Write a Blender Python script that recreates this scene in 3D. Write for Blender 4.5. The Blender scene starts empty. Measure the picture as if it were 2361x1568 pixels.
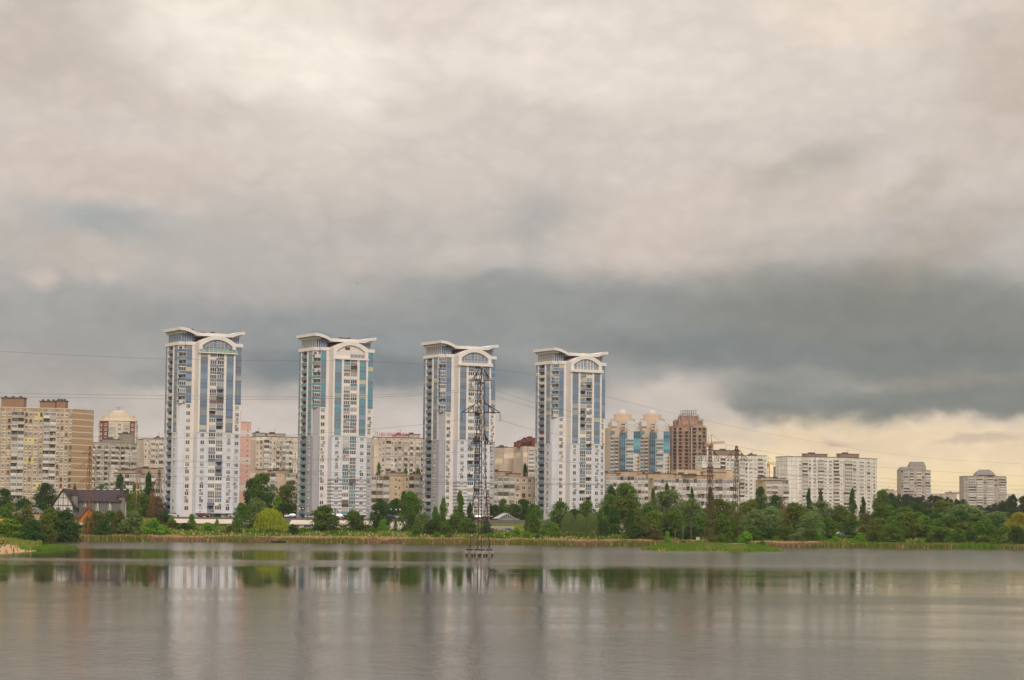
import bpy, math, random
from math import sin, cos, pi, radians, sqrt, atan2
from mathutils import Vector, Matrix, noise as mnoise
random.seed(7)
D = bpy.data
scene = bpy.context.scene
col = scene.collection

# ------------------------------------------------------------------ camera
F, CX, CY = 5430.0, 1180.5, 784.0          # focal length and centre on a 2361 px wide picture
CAM_H = 7.0
PITCH = math.atan(424.0 / F)
ROLL = 0.0097
cam_d = D.cameras.new('camera')
cam = D.objects.new('camera', cam_d); col.objects.link(cam)
cam_d.sensor_width = 36.0
cam_d.lens = 36.0 * F / 2361.0
cam_d.clip_start = 0.5; cam_d.clip_end = 30000
RM = Matrix.Rotation(pi / 2 + PITCH, 3, 'X') @ Matrix.Rotation(ROLL, 3, 'Z')
cam.matrix_world = Matrix.Translation((0, 0, CAM_H)) @ RM.to_4x4()
scene.camera = cam

def ray(px, py):
    return RM @ Vector(((px - CX) / F, -(py - CY) / F, -1.0))
def P(px, py, Y):                          # the point at distance Y seen at (px, py)
    d = ray(px, py); t = Y / d.y
    return Vector((d.x * t, Y, CAM_H + d.z * t))
def XW(px, Y, py=1200): return P(px, py, Y).x
def ZW(px, py, Y): return P(px, py, Y).z

# ------------------------------------------------------------------ colour, materials
def lin(c):
    return tuple(((v / 255.0) / 12.92 if v <= 10 else (((v / 255.0) + 0.055) / 1.055) ** 2.4) for v in c)
class NT:
    def __init__(s, nt): s.nt = nt; s.n = nt.nodes; s.l = nt.links
    def new(s, t, **k):
        n = s.n.new(t)
        for a, b in k.items():
            if a.startswith('i_'): n.inputs[int(a[2:]) if a[2:].isdigit() else a[2:].replace('_', ' ')].default_value = b
            else: setattr(n, a, b)
        return n
    def link(s, a, b): s.l.new(a, b)
    def math(s, op, a, b=None, c=None, clamp=False):
        n = s.n.new('ShaderNodeMath'); n.operation = op; n.use_clamp = clamp
        for i, v in enumerate((a, b, c)):
            if v is None: continue
            if isinstance(v, (int, float)): n.inputs[i].default_value = v
            else: s.l.new(v, n.inputs[i])
        return n.outputs[0]
    def mix(s, f, a, b, bt='MIX'):
        n = s.n.new('ShaderNodeMix'); n.data_type = 'RGBA'; n.blend_type = bt
        for i, v in ((0, f), (6, a), (7, b)):
            if isinstance(v, (int, float)): n.inputs[i].default_value = v
            elif isinstance(v, tuple): n.inputs[i].default_value = (*v, 1) if len(v) == 3 else v
            else: s.l.new(v, n.inputs[i])
        return n.outputs[2]
    def noise(s, vec, scale, detail=3, rough=0.5, dim='3D'):
        n = s.n.new('ShaderNodeTexNoise'); n.noise_dimensions = dim
        n.inputs['Scale'].default_value = scale; n.inputs['Detail'].default_value = detail; n.inputs['Roughness'].default_value = rough
        if vec is not None: s.l.new(vec, n.inputs['Vector'])
        return n
    def ramp(s, fac, a, b, lo=0.0, hi=1.0, smooth=True):
        n = s.n.new('ShaderNodeMapRange'); n.interpolation_type = 'SMOOTHSTEP' if smooth else 'LINEAR'
        s.l.new(fac, n.inputs[0])
        for i, v in ((1, a), (2, b), (3, lo), (4, hi)): n.inputs[i].default_value = v
        return n.outputs[0]
MATS = {}
def base_mat(name):
    m = D.materials.new(name); m.use_nodes = True
    t = NT(m.node_tree); p = t.n['Principled BSDF']
    return m, t, p
def rnd01(t):
    oi = t.new('ShaderNodeObjectInfo'); g = t.new('ShaderNodeNewGeometry')
    s = t.math('ADD', oi.outputs['Random'], g.outputs['Random Per Island'])
    return t.math('FRACT', s)
def mat(name, c, rough=0.8, var=0.0, scale=0.5, stain=0.0, metal=0.0, spec=0.3, isl=False):
    """plain surface with fine mottling; var = spread between objects"""
    if name in MATS: return MATS[name]
    m, t, p = base_mat(name)
    g = t.new('ShaderNodeTexCoord')
    c = lin(c) if max(c) > 1.5 else c
    nz = t.noise(g.outputs['Object'], scale, 4, 0.6)
    k = t.ramp(nz.outputs[0], 0.3, 0.7, 1.0 - stain, 1.0 + stain * 0.4)
    if var > 0:
        r = rnd01(t) if isl else t.new('ShaderNodeObjectInfo').outputs['Random']
        k = t.math('MULTIPLY', k, t.ramp(r, 0, 1, 1 - var, 1 + var, False))
    v = t.new('ShaderNodeVectorMath', operation='SCALE'); v.inputs[0].default_value = c
    t.link(k, v.inputs['Scale']); t.link(v.outputs[0], p.inputs['Base Color'])
    p.inputs['Roughness'].default_value = rough; p.inputs['Metallic'].default_value = metal
    p.inputs['Specular IOR Level'].default_value = spec
    MATS[name] = m; return m
def multi_mat(name, cols, rough=0.7, spec=0.3, wts=None, const=True):
    """each island / object picks one of several colours (a loggia painted by its owner)"""
    if name in MATS: return MATS[name]
    m, t, p = base_mat(name)
    r = rnd01(t)
    cr = t.new('ShaderNodeValToRGB'); cr.color_ramp.interpolation = 'CONSTANT' if const else 'LINEAR'
    e = cr.color_ramp.elements
    wts = wts or [1] * len(cols); tot = sum(wts); acc = 0
    while len(e) < len(cols): e.new(0.5)
    for i, c in enumerate(cols):
        e[i].position = acc / tot; e[i].color = (*(lin(c) if max(c) > 1.5 else c), 1); acc += wts[i]
    t.link(r, cr.inputs[0]); t.link(cr.outputs[0], p.inputs['Base Color'])
    p.inputs['Roughness'].default_value = rough; p.inputs['Specular IOR Level'].default_value = spec
    MATS[name] = m; return m
def panel_mat(name, c, seam=0.75, pw=3.0, ph=2.8, var=0.08, mort=0.04, rough=0.9, alt=None, altw=0.0, stain=0.16):
    """wall of prefabricated panels: UV is in metres; each panel its own tone, seams darker"""
    if name in MATS: return MATS[name]
    m, t, p = base_mat(name)
    c = lin(c) if max(c) > 1.5 else c
    uv = t.new('ShaderNodeUVMap', uv_map='uv')
    b = t.new('ShaderNodeTexBrick', offset=0.0)
    b.inputs['Scale'].default_value = 1.0; b.inputs['Brick Width'].default_value = pw; b.inputs['Row Height'].default_value = ph
    b.inputs['Mortar Size'].default_value = mort; b.inputs['Mortar Smooth'].default_value = 0.2
    c2 = tuple(v * (1 - var) for v in c); c1 = tuple(v * (1 + var) for v in c)
    b.inputs['Color1'].default_value = (*c1, 1); b.inputs['Color2'].default_value = (*c2, 1)
    b.inputs['Mortar'].default_value = (*(v * seam for v in c), 1); b.inputs['Bias'].default_value = 0.0
    t.link(uv.outputs[0], b.inputs['Vector'])
    colr = b.outputs['Color']
    if alt is not None:                    # whole panels repainted by their owners
        sx = t.new('ShaderNodeVectorMath', operation='DIVIDE'); t.link(uv.outputs[0], sx.inputs[0]); sx.inputs[1].default_value = (pw * 2, ph, 1)
        fl = t.new('ShaderNodeVectorMath', operation='FLOOR'); t.link(sx.outputs[0], fl.inputs[0])
        wn = t.new('ShaderNodeTexWhiteNoise'); wn.noise_dimensions = '2D'; t.link(fl.outputs[0], wn.inputs[0])
        f = t.math('LESS_THAN', wn.outputs[0], altw)
        colr = t.mix(f, colr, lin(alt))
    g = t.new('ShaderNodeTexCoord')
    mp = t.new('ShaderNodeMapping'); mp.inputs['Scale'].default_value = (1, 1, 0.25); t.link(g.outputs['Object'], mp.inputs[0])
    nz = t.noise(mp.outputs[0], 0.35, 5, 0.65)
    k = t.ramp(nz.outputs[0], 0.3, 0.7, 1 - stain, 1 + stain * 0.3)
    v = t.new('ShaderNodeVectorMath', operation='SCALE'); t.link(colr, v.inputs[0]); t.link(k, v.inputs['Scale'])
    t.link(v.outputs[0], p.inputs['Base Color']); p.inputs['Roughness'].default_value = rough
    p.inputs['Specular IOR Level'].default_value = 0.2
    MATS[name] = m; return m
def glass_mat(name, cols, rough=0.12, wts=None, spec=0.9):
    if name in MATS: return MATS[name]
    m = multi_mat(name, cols, rough, spec, wts)
    return m
def leaf_mat(name, c, var=0.17, hue=0.05):
    if name in MATS: return MATS[name]
    m, t, p = base_mat(name)
    c = lin(c) if max(c) > 1.5 else c
    oi = t.new('ShaderNodeObjectInfo'); g = t.new('ShaderNodeNewGeometry')
    k = t.math('MULTIPLY', t.ramp(g.outputs['Random Per Island'], 0, 1, 1 - var, 1 + var, False), t.ramp(oi.outputs['Random'], 0, 1, 0.82, 1.2, False))
    hs = t.new('ShaderNodeHueSaturation'); hs.inputs['Color'].default_value = (*c, 1)
    t.link(t.ramp(oi.outputs['Random'], 0, 1, 0.5 - hue * .35, 0.5 + hue * .15, False), hs.inputs['Hue']); t.link(k, hs.inputs['Value'])
    t.link(hs.outputs[0], p.inputs['Base Color']); p.inputs['Roughness'].default_value = 0.7; p.inputs['Specular IOR Level'].default_value = 0.15
    tr = t.new('ShaderNodeBsdfTranslucent'); t.link(hs.outputs[0], tr.inputs[0])
    mx = t.new('ShaderNodeMixShader'); mx.inputs[0].default_value = 0.3
    t.link(p.outputs[0], mx.inputs[1]); t.link(tr.outputs[0], mx.inputs[2])
    t.link(mx.outputs[0], t.n['Material Output'].inputs[0])
    MATS[name] = m; return m

# ------------------------------------------------------------------ mesh builder
class MB:
    def __init__(s): s.v = []; s.f = []; s.m = []; s.uv = []
    def quad(s, pts, m=0, uv=None):
        i = len(s.v); s.v += [tuple(q) for q in pts]; s.f.append(tuple(range(i, i + len(pts)))); s.m.append(m)
        s.uv += uv if uv else [(0, 0)] * len(pts)
    def box(s, x0, x1, y0, y1, z0, z1, m=0, M=None):
        if x1 < x0: x0, x1 = x1, x0
        if y1 < y0: y0, y1 = y1, y0
        c = [Vector((x, y, z)) for z in (z0, z1) for x, y in ((x0, y0), (x1, y0), (x1, y1), (x0, y1))]
        if M is not None: c = [M @ q for q in c]
        i = len(s.v); s.v += [tuple(q) for q in c]
        for f in ((0, 3, 2, 1), (4, 5, 6, 7), (0, 1, 5, 4), (1, 2, 6, 5), (2, 3, 7, 6), (3, 0, 4, 7)):
            s.f.append(tuple(i + k for k in f)); s.m.append(m); s.uv += [(0, 0)] * 4
    def bar(s, a, b, w, m=0, w2=None, n=4):
        a = Vector(a); b = Vector(b); d = b - a; L = d.length
        if L < 1e-6: return
        d /= L; u = d.cross(Vector((0, 0, 1)))
        if u.length < 1e-3: u = Vector((1, 0, 0))
        u.normalize(); v = d.cross(u); w2 = w if w2 is None else w2
        i = len(s.v)
        for c, ww in ((a, w), (b, w2)):
            for k in range(n):
                an = 2 * pi * (k + .5) / n; s.v.append(tuple(c + (u * cos(an) + v * sin(an)) * ww * 0.5 * 1.2))
        for k in range(n):
            k2 = (k + 1) % n; s.f.append((i + k, i + k2, i + n + k2, i + n + k)); s.m.append(m); s.uv += [(0, 0)] * 4
        s.f.append(tuple(i + k for k in range(n))[::-1]); s.m.append(m); s.uv += [(0, 0)] * n
        s.f.append(tuple(i + n + k for k in range(n))); s.m.append(m); s.uv += [(0, 0)] * n
    def wall(s, plan, z0, z1, m=0, closed=True, cap=True, capm=None, u0=0.0):
        """upright faces along a plan (clockwise seen from outside left to right), UV in metres"""
        n = len(plan); u = u0
        for k in range(n if closed else n - 1):
            a = plan[k]; b = plan[(k + 1) % n]; L = math.hypot(b[0] - a[0], b[1] - a[1])
            s.quad([(a[0], a[1], z0), (b[0], b[1], z0), (b[0], b[1], z1), (a[0], a[1], z1)], m, [(u, z0), (u + L, z0), (u + L, z1), (u, z1)])
            u += L
        if cap and closed:
            s.quad([(q[0], q[1], z1) for q in plan], m if capm is None else capm)
    def add(s, mesh, M, mmap=None):
        """append a copy of another MB"""
        i = len(s.v); s.v += [tuple(M @ Vector(q)) for q in mesh.v]
        s.f += [tuple(i + k for k in f) for f in mesh.f]
        s.m += [m if mmap is None else mmap[m] for m in mesh.m]; s.uv += mesh.uv
    def mesh(s, name, mats, smooth=False):
        me = D.meshes.new(name); me.from_pydata(s.v, [], s.f)
        for m in mats: me.materials.append(m)
        me.polygons.foreach_set('material_index', s.m)
        if any(u != (0, 0) for u in s.uv):
            l = me.uv_layers.new(name='uv'); flat = [c for u in s.uv for c in u]; l.data.foreach_set('uv', flat)
        if smooth: me.polygons.foreach_set('use_smooth', [True] * len(s.f))
        me.update(); return me
    def build(s, name, mats, parent=None, smooth=False, **kw):
        return obj(name, s.mesh(name, mats, smooth), parent, **kw)
def obj(name, me, parent=None, loc=None, rz=None, scale=None, label=None, cat=None, group=None, kind=None):
    o = D.objects.new(name, me); col.objects.link(o)
    if parent is not None: o.parent = parent
    if loc is not None: o.location = loc
    if rz is not None: o.rotation_euler = (0, 0, rz)
    if scale is not None: o.scale = scale
    tag(o, label, cat, group, kind); return o
def tag(o, label=None, cat=None, group=None, kind=None):
    if label: o['label'] = label
    if cat: o['category'] = cat
    if group: o['group'] = group
    if kind: o['kind'] = kind
def thing(name, label, cat, loc=(0, 0, 0), rz=0, group=None):
    return obj(name, None, None, loc, rz, None, label, cat, group)

# ------------------------------------------------------------------ facade cells shared by the buildings
WHITE = mat('white_frame', (232, 226, 220), 0.6, 0.06, stain=0.06)
BROWNF = mat('brown_frame', (120, 92, 78), 0.7, 0.1)
GLASS = glass_mat('window_glass', [(66, 66, 70), (88, 88, 92), (112, 110, 110), (150, 146, 138), (58, 60, 66), (176, 168, 152)], wts=[4, 4, 3, 2, 3, 1])
DARK = mat('recess_shade', (98, 88, 88), 0.9, 0.15)  # shade inside loggias and openings, put into the colour of their backs
SLAB = mat('balcony_slab', (186, 178, 170), 0.9, 0.1)
CELL = {}
def _cell(key, mb, mats): CELL[key] = (mb, mats, mb.mesh(key, mats))
def make_window(key, ncol, fmat=None, gl=GLASS, fr=0.09, tr=0.0):
    b = MB()
    b.quad([(-.5, -.03, 0), (.5, -.03, 0), (.5, -.03, 1), (-.5, -.03, 1)], 1)
    for x0, x1, z0, z1 in ((-.5, .5, 0, fr), (-.5, .5, 1 - fr, 1), (-.5, -.5 + fr * .8, fr, 1 - fr), (.5 - fr * .8, .5, fr, 1 - fr)):
        b.box(x0, x1, -.07, .02, z0, z1, 0)
    for k in range(1, ncol):
        x = -.5 + k / ncol; b.box(x - .035, x + .035, -.068, -.02, fr, 1 - fr, 0)
    if tr: b.box(-.41, .41, -.066, -.02, tr - .03, tr + .03, 0)
    b.box(-.54, .54, -.16, .02, -.06, 0, 0)
    _cell(key, b, [fmat or WHITE, gl])
make_window('win2', 2); make_window('win3', 3); make_window('win3t', 3, tr=.68); make_window('winb', 2, BROWNF); make_window('winw', 2, fr=.16)
PAR = multi_mat('balcony_parapet', [(206, 196, 186), (196, 184, 174), (220, 212, 204), (182, 168, 156), (198, 180, 164), (168, 160, 156), (184, 154, 134)], wts=[6, 4, 4, 1.2, 2, .5, .5])
def make_balcony(key, glazed, par, parcol_h=.40, ncol=4, fmat=None, depth=.95, gl=GLASS):
    """unit width, unit storey height; sticks out of the wall"""
    b = MB()
    b.box(-.5, .5, -depth, 0, -.035, .035, 2)
    b.box(-.49, .49, -depth + .02, -depth + .1, .035, parcol_h, 1)
    b.box(-.5, -.47, -depth + .02, 0, .035, parcol_h if not glazed else .93, 1)
    b.box(.47, .5, -depth + .02, 0, .035, parcol_h if not glazed else .93, 1)
    if glazed:
        b.quad([(-.47, -depth + .06, parcol_h), (.47, -depth + .06, parcol_h), (.47, -depth + .06, .9), (-.47, -depth + .06, .9)], 3)
        b.box(-.47, .47, -depth + .0, -depth + .08, .88, .95, 0); b.box(-.47, .47, -depth, -depth + .08, parcol_h + .002, parcol_h + .05, 0)
        for k in range(ncol + 1):
            x = -.46 + .92 * k / ncol; b.box(x - .022, x + .022, -depth - .004, -depth + .055, parcol_h + .05, .88, 0)
    else:
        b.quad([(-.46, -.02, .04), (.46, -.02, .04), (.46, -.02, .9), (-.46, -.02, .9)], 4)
        b.box(-.3, -.02, -.05, -.025, .06, .82, 3)
        b.box(.08, .34, -.05, -.025, .3, .82, 3)
    _cell(key, b, [fmat or WHITE, par, SLAB, gl, DARK])
make_balcony('bal_g', True, PAR); make_balcony('bal_g5', True, PAR, .36, 5); make_balcony('bal_gb', True, PAR, .42, 3, BROWNF); make_balcony('bal_o', False, PAR)

class Parts:
    """keeps count of each kind of part: the first hundred are objects, the rest go in one"""
    def __init__(s, root, cap=100): s.root = root; s.cnt = {}; s.rest = {}; s.cap = cap
    def put(s, key, name, pos, rz=0, scale=(1, 1, 1), label=None, cap=None):
        mb, mats, me = CELL[key]
        n = s.cnt.get(name, 0)
        if n < (cap or s.cap):
            s.cnt[name] = n + 1
            return obj(name, me, s.root, pos, rz, scale, label)
        s.rest.setdefault(name, []).append((key, Matrix.Translation(pos) @ Matrix.Rotation(rz, 4, 'Z') @ Matrix.Diagonal((*scale, 1))))
    def finish(s):
        for name, lst in s.rest.items():
            mats = []; out = MB()
            for key, M in lst:
                mb, ms, _ = CELL[key]; mm = []
                for q in ms:
                    if q not in mats: mats.append(q)
                    mm.append(mats.index(q))
                out.add(mb, M, mm)
            out.build(name, mats, s.root, kind='stuff')
# ------------------------------------------------------------------ sky
world = D.worlds.new('World'); scene.world = world; world.use_nodes = True
w = NT(world.node_tree)
SUN_EL, SUN_AZ = radians(38), radians(172)            # azimuth from +Y towards +X
tc = w.new('ShaderNodeTexCoord')
sx = w.new('ShaderNodeSeparateXYZ'); w.link(tc.outputs['Generated'], sx.inputs[0])
az = w.math('ARCTAN2', sx.outputs[0], sx.outputs[1]); el = w.math('ARCSINE', sx.outputs[2])
U0 = w.math('ADD', w.math('MULTIPLY', az, F), 1180.5)
V0 = w.math('SUBTRACT', 1208.0, w.math('MULTIPLY', el, F))
cb = w.new('ShaderNodeCombineXYZ'); w.link(U0, cb.inputs[0]); w.link(V0, cb.inputs[1])
def wnoise(sx_, sy_, det, rough=.5, off=(0, 0)):
    mp = w.new('ShaderNodeMapping'); mp.inputs['Scale'].default_value = (sx_, sy_, 1); mp.inputs['Location'].default_value = (off[0], off[1], 0)
    w.link(cb.outputs[0], mp.inputs[0])
    return w.noise(mp.outputs[0], 1.0, det, rough, '2D')
def warp(base, n, amp, ampy):
    s = w.new('ShaderNodeVectorMath', operation='SUBTRACT'); w.link(n.outputs['Color'], s.inputs[0]); s.inputs[1].default_value = (.5, .5, .5)
    m = w.new('ShaderNodeVectorMath', operation='MULTIPLY'); w.link(s.outputs[0], m.inputs[0]); m.inputs[1].default_value = (amp, ampy, 0)
    a = w.new('ShaderNodeVectorMath', operation='ADD'); w.link(base, a.inputs[0]); w.link(m.outputs[0], a.inputs[1])
    return a.outputs[0]
big = warp(cb.outputs[0], wnoise(1 / 420, 1 / 200, 2, .5, (3.1, 7.7)), 180, 70)
crd = warp(big, wnoise(1 / 120, 1 / 74, 4, .5, (9.3, 1.2)), 84, 56)
crd2 = warp(crd, wnoise(1 / 46, 1 / 36, 5, .55, (5.3, 11.2)), 30, 22)
svw = w.new('ShaderNodeSeparateXYZ'); w.link(crd, svw.inputs[0])
# base tone by height
rp = w.new('ShaderNodeValToRGB'); rp.color_ramp.interpolation = 'EASE'
stops = [(-400, (228, 216, 205)), (0, (224, 212, 201)), (380, (210, 198, 189)), (560, (188, 181, 175)), (760, (164, 162, 159)), (900, (170, 166, 161)), (1010, (200, 190, 181)), (1200, (222, 206, 184))]
el_ = rp.color_ramp.elements
while len(el_) < len(stops): el_.new(.5)
for i, (yy, c) in enumerate(stops):
    el_[i].position = (yy + 400) / 1600; el_[i].color = (*lin(c), 1)
w.link(w.ramp(svw.outputs[1], -400, 1200, 0, 1, False), rp.inputs[0])
sky = rp.outputs[0]
BLOBS = [  # x, y, rx, ry, rotation, colour, strength, inner edge (0 soft .. 1 hard)
    (90, 120, 300, 210, 0, (196, 183, 173), .8, .2), (330, 175, 130, 70, -20, (196, 184, 174), .6, .1),
    (620, 120, 430, 220, 8, (240, 229, 215), .82, .2), (740, 170, 190, 110, 20, (249, 240, 227), .55, .2), (480, 60, 200, 90, 10, (246, 236, 223), .6, .1),
    (400, 265, 330, 62, 8, (205, 192, 182), .7, .1), (960, 40, 210, 90, 15, (224, 210, 200), .6, .1), (1270, 50, 170, 60, 0, (238, 226, 214), .8, .2),
    (1420, 150, 420, 110, 5, (231, 219, 206), .75, .1), (1250, 190, 230, 60, 12, (236, 224, 211), .7, .4), (1950, 60, 240, 70, 5, (230, 214, 197), .8, .3), (2330, 190, 240, 260, 0, (192, 178, 164), .8, .0),
    (650, 350, 300, 90, 0, (221, 209, 197), .5, .0), (250, 420, 420, 80, 0, (202, 187, 177), .7, .1), (60, 380, 120, 60, 0, (212, 194, 184), .5, .0),
    (250, 520, 220, 52, 6, (163, 167, 166), .9, .2), (620, 560, 500, 90, 0, (186, 180, 175), .5, .0), (190, 610, 130, 58, -4, (192, 182, 173), .85, .35),
    (78, 672, 34, 40, 30, (204, 190, 180), .8, .1), (246, 655, 40, 22, -20, (202, 190, 181), .7, .1), (820, 615, 42, 40, 0, (198, 187, 178), .6, .1), (510, 735, 45, 32, -20, (188, 180, 173), .6, .1),
    (1240, 550, 120, 120, 30, (165, 167, 166), .6, .1), (1180, 690, 260, 90, 0, (158, 160, 159), .7, .1), (1090, 610, 120, 48, -14, (194, 186, 179), .9, .5),
    (1640, 505, 400, 125, -10, (208, 195, 185), .9, .6), (1480, 580, 260, 70, -15, (200, 187, 178), .6, .3), (1850, 430, 180, 60, -20, (196, 184, 173), .5, .2), (1900, 380, 200, 40, -12, (176, 170, 160), .55, .1),
    (1800, 560, 260, 45, -10, (174, 170, 162), .55, .1), (2150, 560, 260, 90, -25, (178, 165, 152), .6, .1), (2120, 440, 150, 40, -25, (186, 172, 158), .5, .3),
    (1550, 655, 300, 50, 0, (182, 174, 166), .7, .1), (2020, 650, 170, 40, -14, (176, 166, 152), .6, .2),
    (1450, 745, 640, 120, 3, (143, 146, 145), .9, .3), (2050, 735, 580, 150, 3, (128, 130, 125), .95, .25), (2150, 825, 420, 60, 1, (120, 126, 123), .9, .3), (1650, 805, 360, 52, 3, (124, 130, 131), .9, .3),
    (800, 800, 620, 95, 4, (140, 145, 147), .9, .25), (260, 800, 420, 90, 4, (156, 155, 153), .7, .1), (900, 858, 420, 46, 2, (120, 128, 133), .92, .35), (470, 880, 240, 30, 4, (146, 147, 147), .7, .2),
    (640, 985, 560, 82, 2, (205, 194, 186), .95, .4), (150, 960, 360, 55, 0, (182, 175, 168), .8, .2), (1560, 925, 200, 62, 4, (204, 192, 182), .95, .35), (1480, 1010, 220, 45, 4, (200, 188, 176), .8, .2),
    (1850, 880, 200, 40, -3, (140, 141, 137), .7, .2), (2230, 880, 240, 26, 0, (138, 134, 126), .7, .2), (1890, 930, 260, 52, 3, (131, 136, 133), .9, .35), (2280, 918, 420, 42, -2, (121, 126, 122), .92, .4), (1850, 958, 170, 26, 4, (124, 130, 127), .9, .3),
    (2120, 1060, 640, 105, 0, (240, 216, 180), .97, .45), (2200, 1110, 560, 60, 0, (250, 224, 172), .9, .1), (1790, 1100, 190, 60, 0, (255, 231, 180), .95, .1), (1155, 1075, 130, 60, 0, (252, 224, 184), .9, .1),
    (1920, 1010, 330, 26, 3, (232, 207, 176), .7, .1), (2250, 1003, 110, 13, -4, (196, 178, 158), .7, .2), (1945, 1012, 50, 12, 6, (188, 172, 156), .7, .1), (1690, 1010, 130, 26, 0, (214, 196, 174), .7, .1),
]
for (x, y, rx, ry, rot, c, st, inner) in BLOBS:
    mp = w.new('ShaderNodeMapping', vector_type='TEXTURE')
    mp.inputs['Location'].default_value = (x, y, 0); mp.inputs['Rotation'].default_value = (0, 0, radians(rot)); mp.inputs['Scale'].default_value = (rx * 1.25, ry * 1.25, 1)
    w.link(crd2 if inner >= .35 else crd, mp.inputs[0])
    ln = w.new('ShaderNodeVectorMath', operation='LENGTH'); w.link(mp.outputs[0], ln.inputs[0])
    sky = w.mix(w.ramp(ln.outputs[1], inner, 1.0, st, 0.0), sky, lin(c))
# soft mottling inside the cloud
d1 = wnoise(1 / 230, 1 / 105, 6, .58, (20, 4)); d2 = wnoise(1 / 40, 1 / 26, 4, .6, (2, 14))
kk = w.math('ADD', w.ramp(d1.outputs[0], .25, .75, -.035, .045), w.ramp(d2.outputs[0], .25, .75, -.008, .008))
d3 = wnoise(1 / 125, 1 / 80, 3, .5, (31, 8)); bl = w.math('ABSOLUTE', w.math('SUBTRACT', d3.outputs[0], .5))
kk = w.math('ADD', kk, w.ramp(bl, 0, .2, -.03, .028))
kk = w.math('ADD', kk, 1.04)
sc_ = w.new('ShaderNodeVectorMath', operation='SCALE'); w.link(sky, sc_.inputs[0]); w.link(kk, sc_.inputs['Scale'])
# overhead and behind the camera: the same overcast, brighter towards the zenith
hi = w.ramp(el, radians(12), radians(50), 0.0, 1.0)
sky2 = w.mix(hi, sc_.outputs[0], (1.12, 1.08, 1.04))
dn = w.ramp(el, radians(-3), radians(-12), 0.0, 1.0)
sky2 = w.mix(dn, sky2, (0.2, 0.18, 0.15))
nis = w.new('ShaderNodeTexSky', sky_type='NISHITA', sun_disc=False); nis.sun_elevation = SUN_EL; nis.sun_rotation = SUN_AZ; nis.air_density = 1.5; nis.dust_density = 3
bg1 = w.new('ShaderNodeBackground'); w.link(nis.outputs[0], bg1.inputs[0]); bg1.inputs[1].default_value = 0.08
bg2 = w.new('ShaderNodeBackground'); w.link(sky2, bg2.inputs[0]); bg2.inputs[1].default_value = 1.0
ms = w.new('ShaderNodeMixShader'); ms.inputs[0].default_value = 0.97
w.link(bg1.outputs[0], ms.inputs[1]); w.link(bg2.outputs[0], ms.inputs[2]); w.link(ms.outputs[0], w.n['World Output'].inputs[0]) if 'World Output' in w.n else None
sd = D.lights.new('sun', 'SUN'); sd.energy = 1.5; sd.angle = radians(14); sd.color = (1.0, 0.93, 0.84)
so = D.objects.new('sun', sd); col.objects.link(so)
sdir = Vector((sin(SUN_AZ) * cos(SUN_EL), cos(SUN_AZ) * cos(SUN_EL), sin(SUN_EL)))
so.rotation_euler = sdir.to_track_quat('Z', 'Y').to_euler(); so.location = (0, 0, 300)
scene.view_settings.view_transform = 'Standard'; scene.view_settings.look = 'None'; scene.view_settings.exposure = 0.0; scene.view_settings.gamma = 1.0
scene.render.engine = 'CYCLES'
scene.cycles.max_bounces = 6; scene.cycles.diffuse_bounces = 3; scene.cycles.glossy_bounces = 3; scene.cycles.transparent_max_bounces = 6; scene.cycles.transmission_bounces = 2
scene.cycles.use_denoising = True

# ------------------------------------------------------------------ terrain
def sst(a, b, x):
    t = max(0.0, min(1.0, (x - a) / (b - a))); return t * t * (3 - 2 * t)
def lerpt(tab, x):
    if x <= tab[0][0]: return tab[0][1]
    for (a, va), (b, vb) in zip(tab, tab[1:]):
        if x <= b: return va + (vb - va) * (x - a) / (b - a)
    return tab[-1][1]
SPIT = [(425, -112), (440, -101), (520, -104.5), (600, -119), (697, -138), (760, -150), (800, -150)]
PROF = [(-30, -2.5), (0, -0.05), (2, .25), (8, .45), (16, .9), (26, 2.0), (38, 3.2), (55, 4.2), (66, 4.7), (80, 7.7), (100, 8.0), (300, 10.0), (600, 14.0), (1400, 17), (6000, 18)]
SPROF = [(-20, -2), (0, -0.05), (3, .3), (12, 1.2), (40, 3.0), (150, 6)]
def H(x, y):
    wob = 3.0 * mnoise.noise(Vector((x * .02, 3.3, 0))) + 1.2 * mnoise.noise(Vector((x * .09, 7.1, 0)))
    s1 = y - (791 + 0.02 * x + wob + (6 if x > 100 else 0) * sst(100, 160, x))
    z = lerpt(PROF, s1)
    if x < -60 and y < 900:
        s2 = min(lerpt(SPIT, y) - x + wob * .6, (y - 432) * .5)
        z = max(z, lerpt(SPROF, s2))
    # low island in front of the far shore
    ex = (x - 58) / 20.5; ey = (y - 672 - .1 * (x - 58)) / 21.0
    q = 1 - sqrt(ex * ex + ey * ey) + .1 * mnoise.noise(Vector((x * .1, y * .1, 1)))
    if q > -1: z = max(z, min(.9, q * 2.6) if q > 0 else q * 2)
    # tongue of flats joining the island to the shore
    q = 1 - max(abs(x - 62) / 17.0, 0) ; q2 = sst(690, 720, y)
    if q > 0 and y < 800: z = max(z, min(.5, q * 1.2) * q2 - (1 - q2) * .2 if q2 > .05 else z)
    if z > 1.0: z += .35 * mnoise.noise(Vector((x * .05, y * .05, 5)))
    return z
xs = [-5000, -2500, -1200, -700, -450, -320] + [-260 + 5 * k for k in range(125)] + [380, 430, 520, 700, 1200, 2500, 5000]
ys = [400 + 8 * k for k in range(46)] + [768 + 2.5 * k for k in range(60)] + [920, 945, 980, 1030, 1100, 1200, 1400, 1700, 2200, 3200, 5000, 9000]
tm = MB(); nx = len(xs)
tm.v = [(x, y, H(x, y) if abs(x) < 700 else H(max(-260, min(360, x)), max(y, 400))) for y in ys for x in xs]
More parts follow.
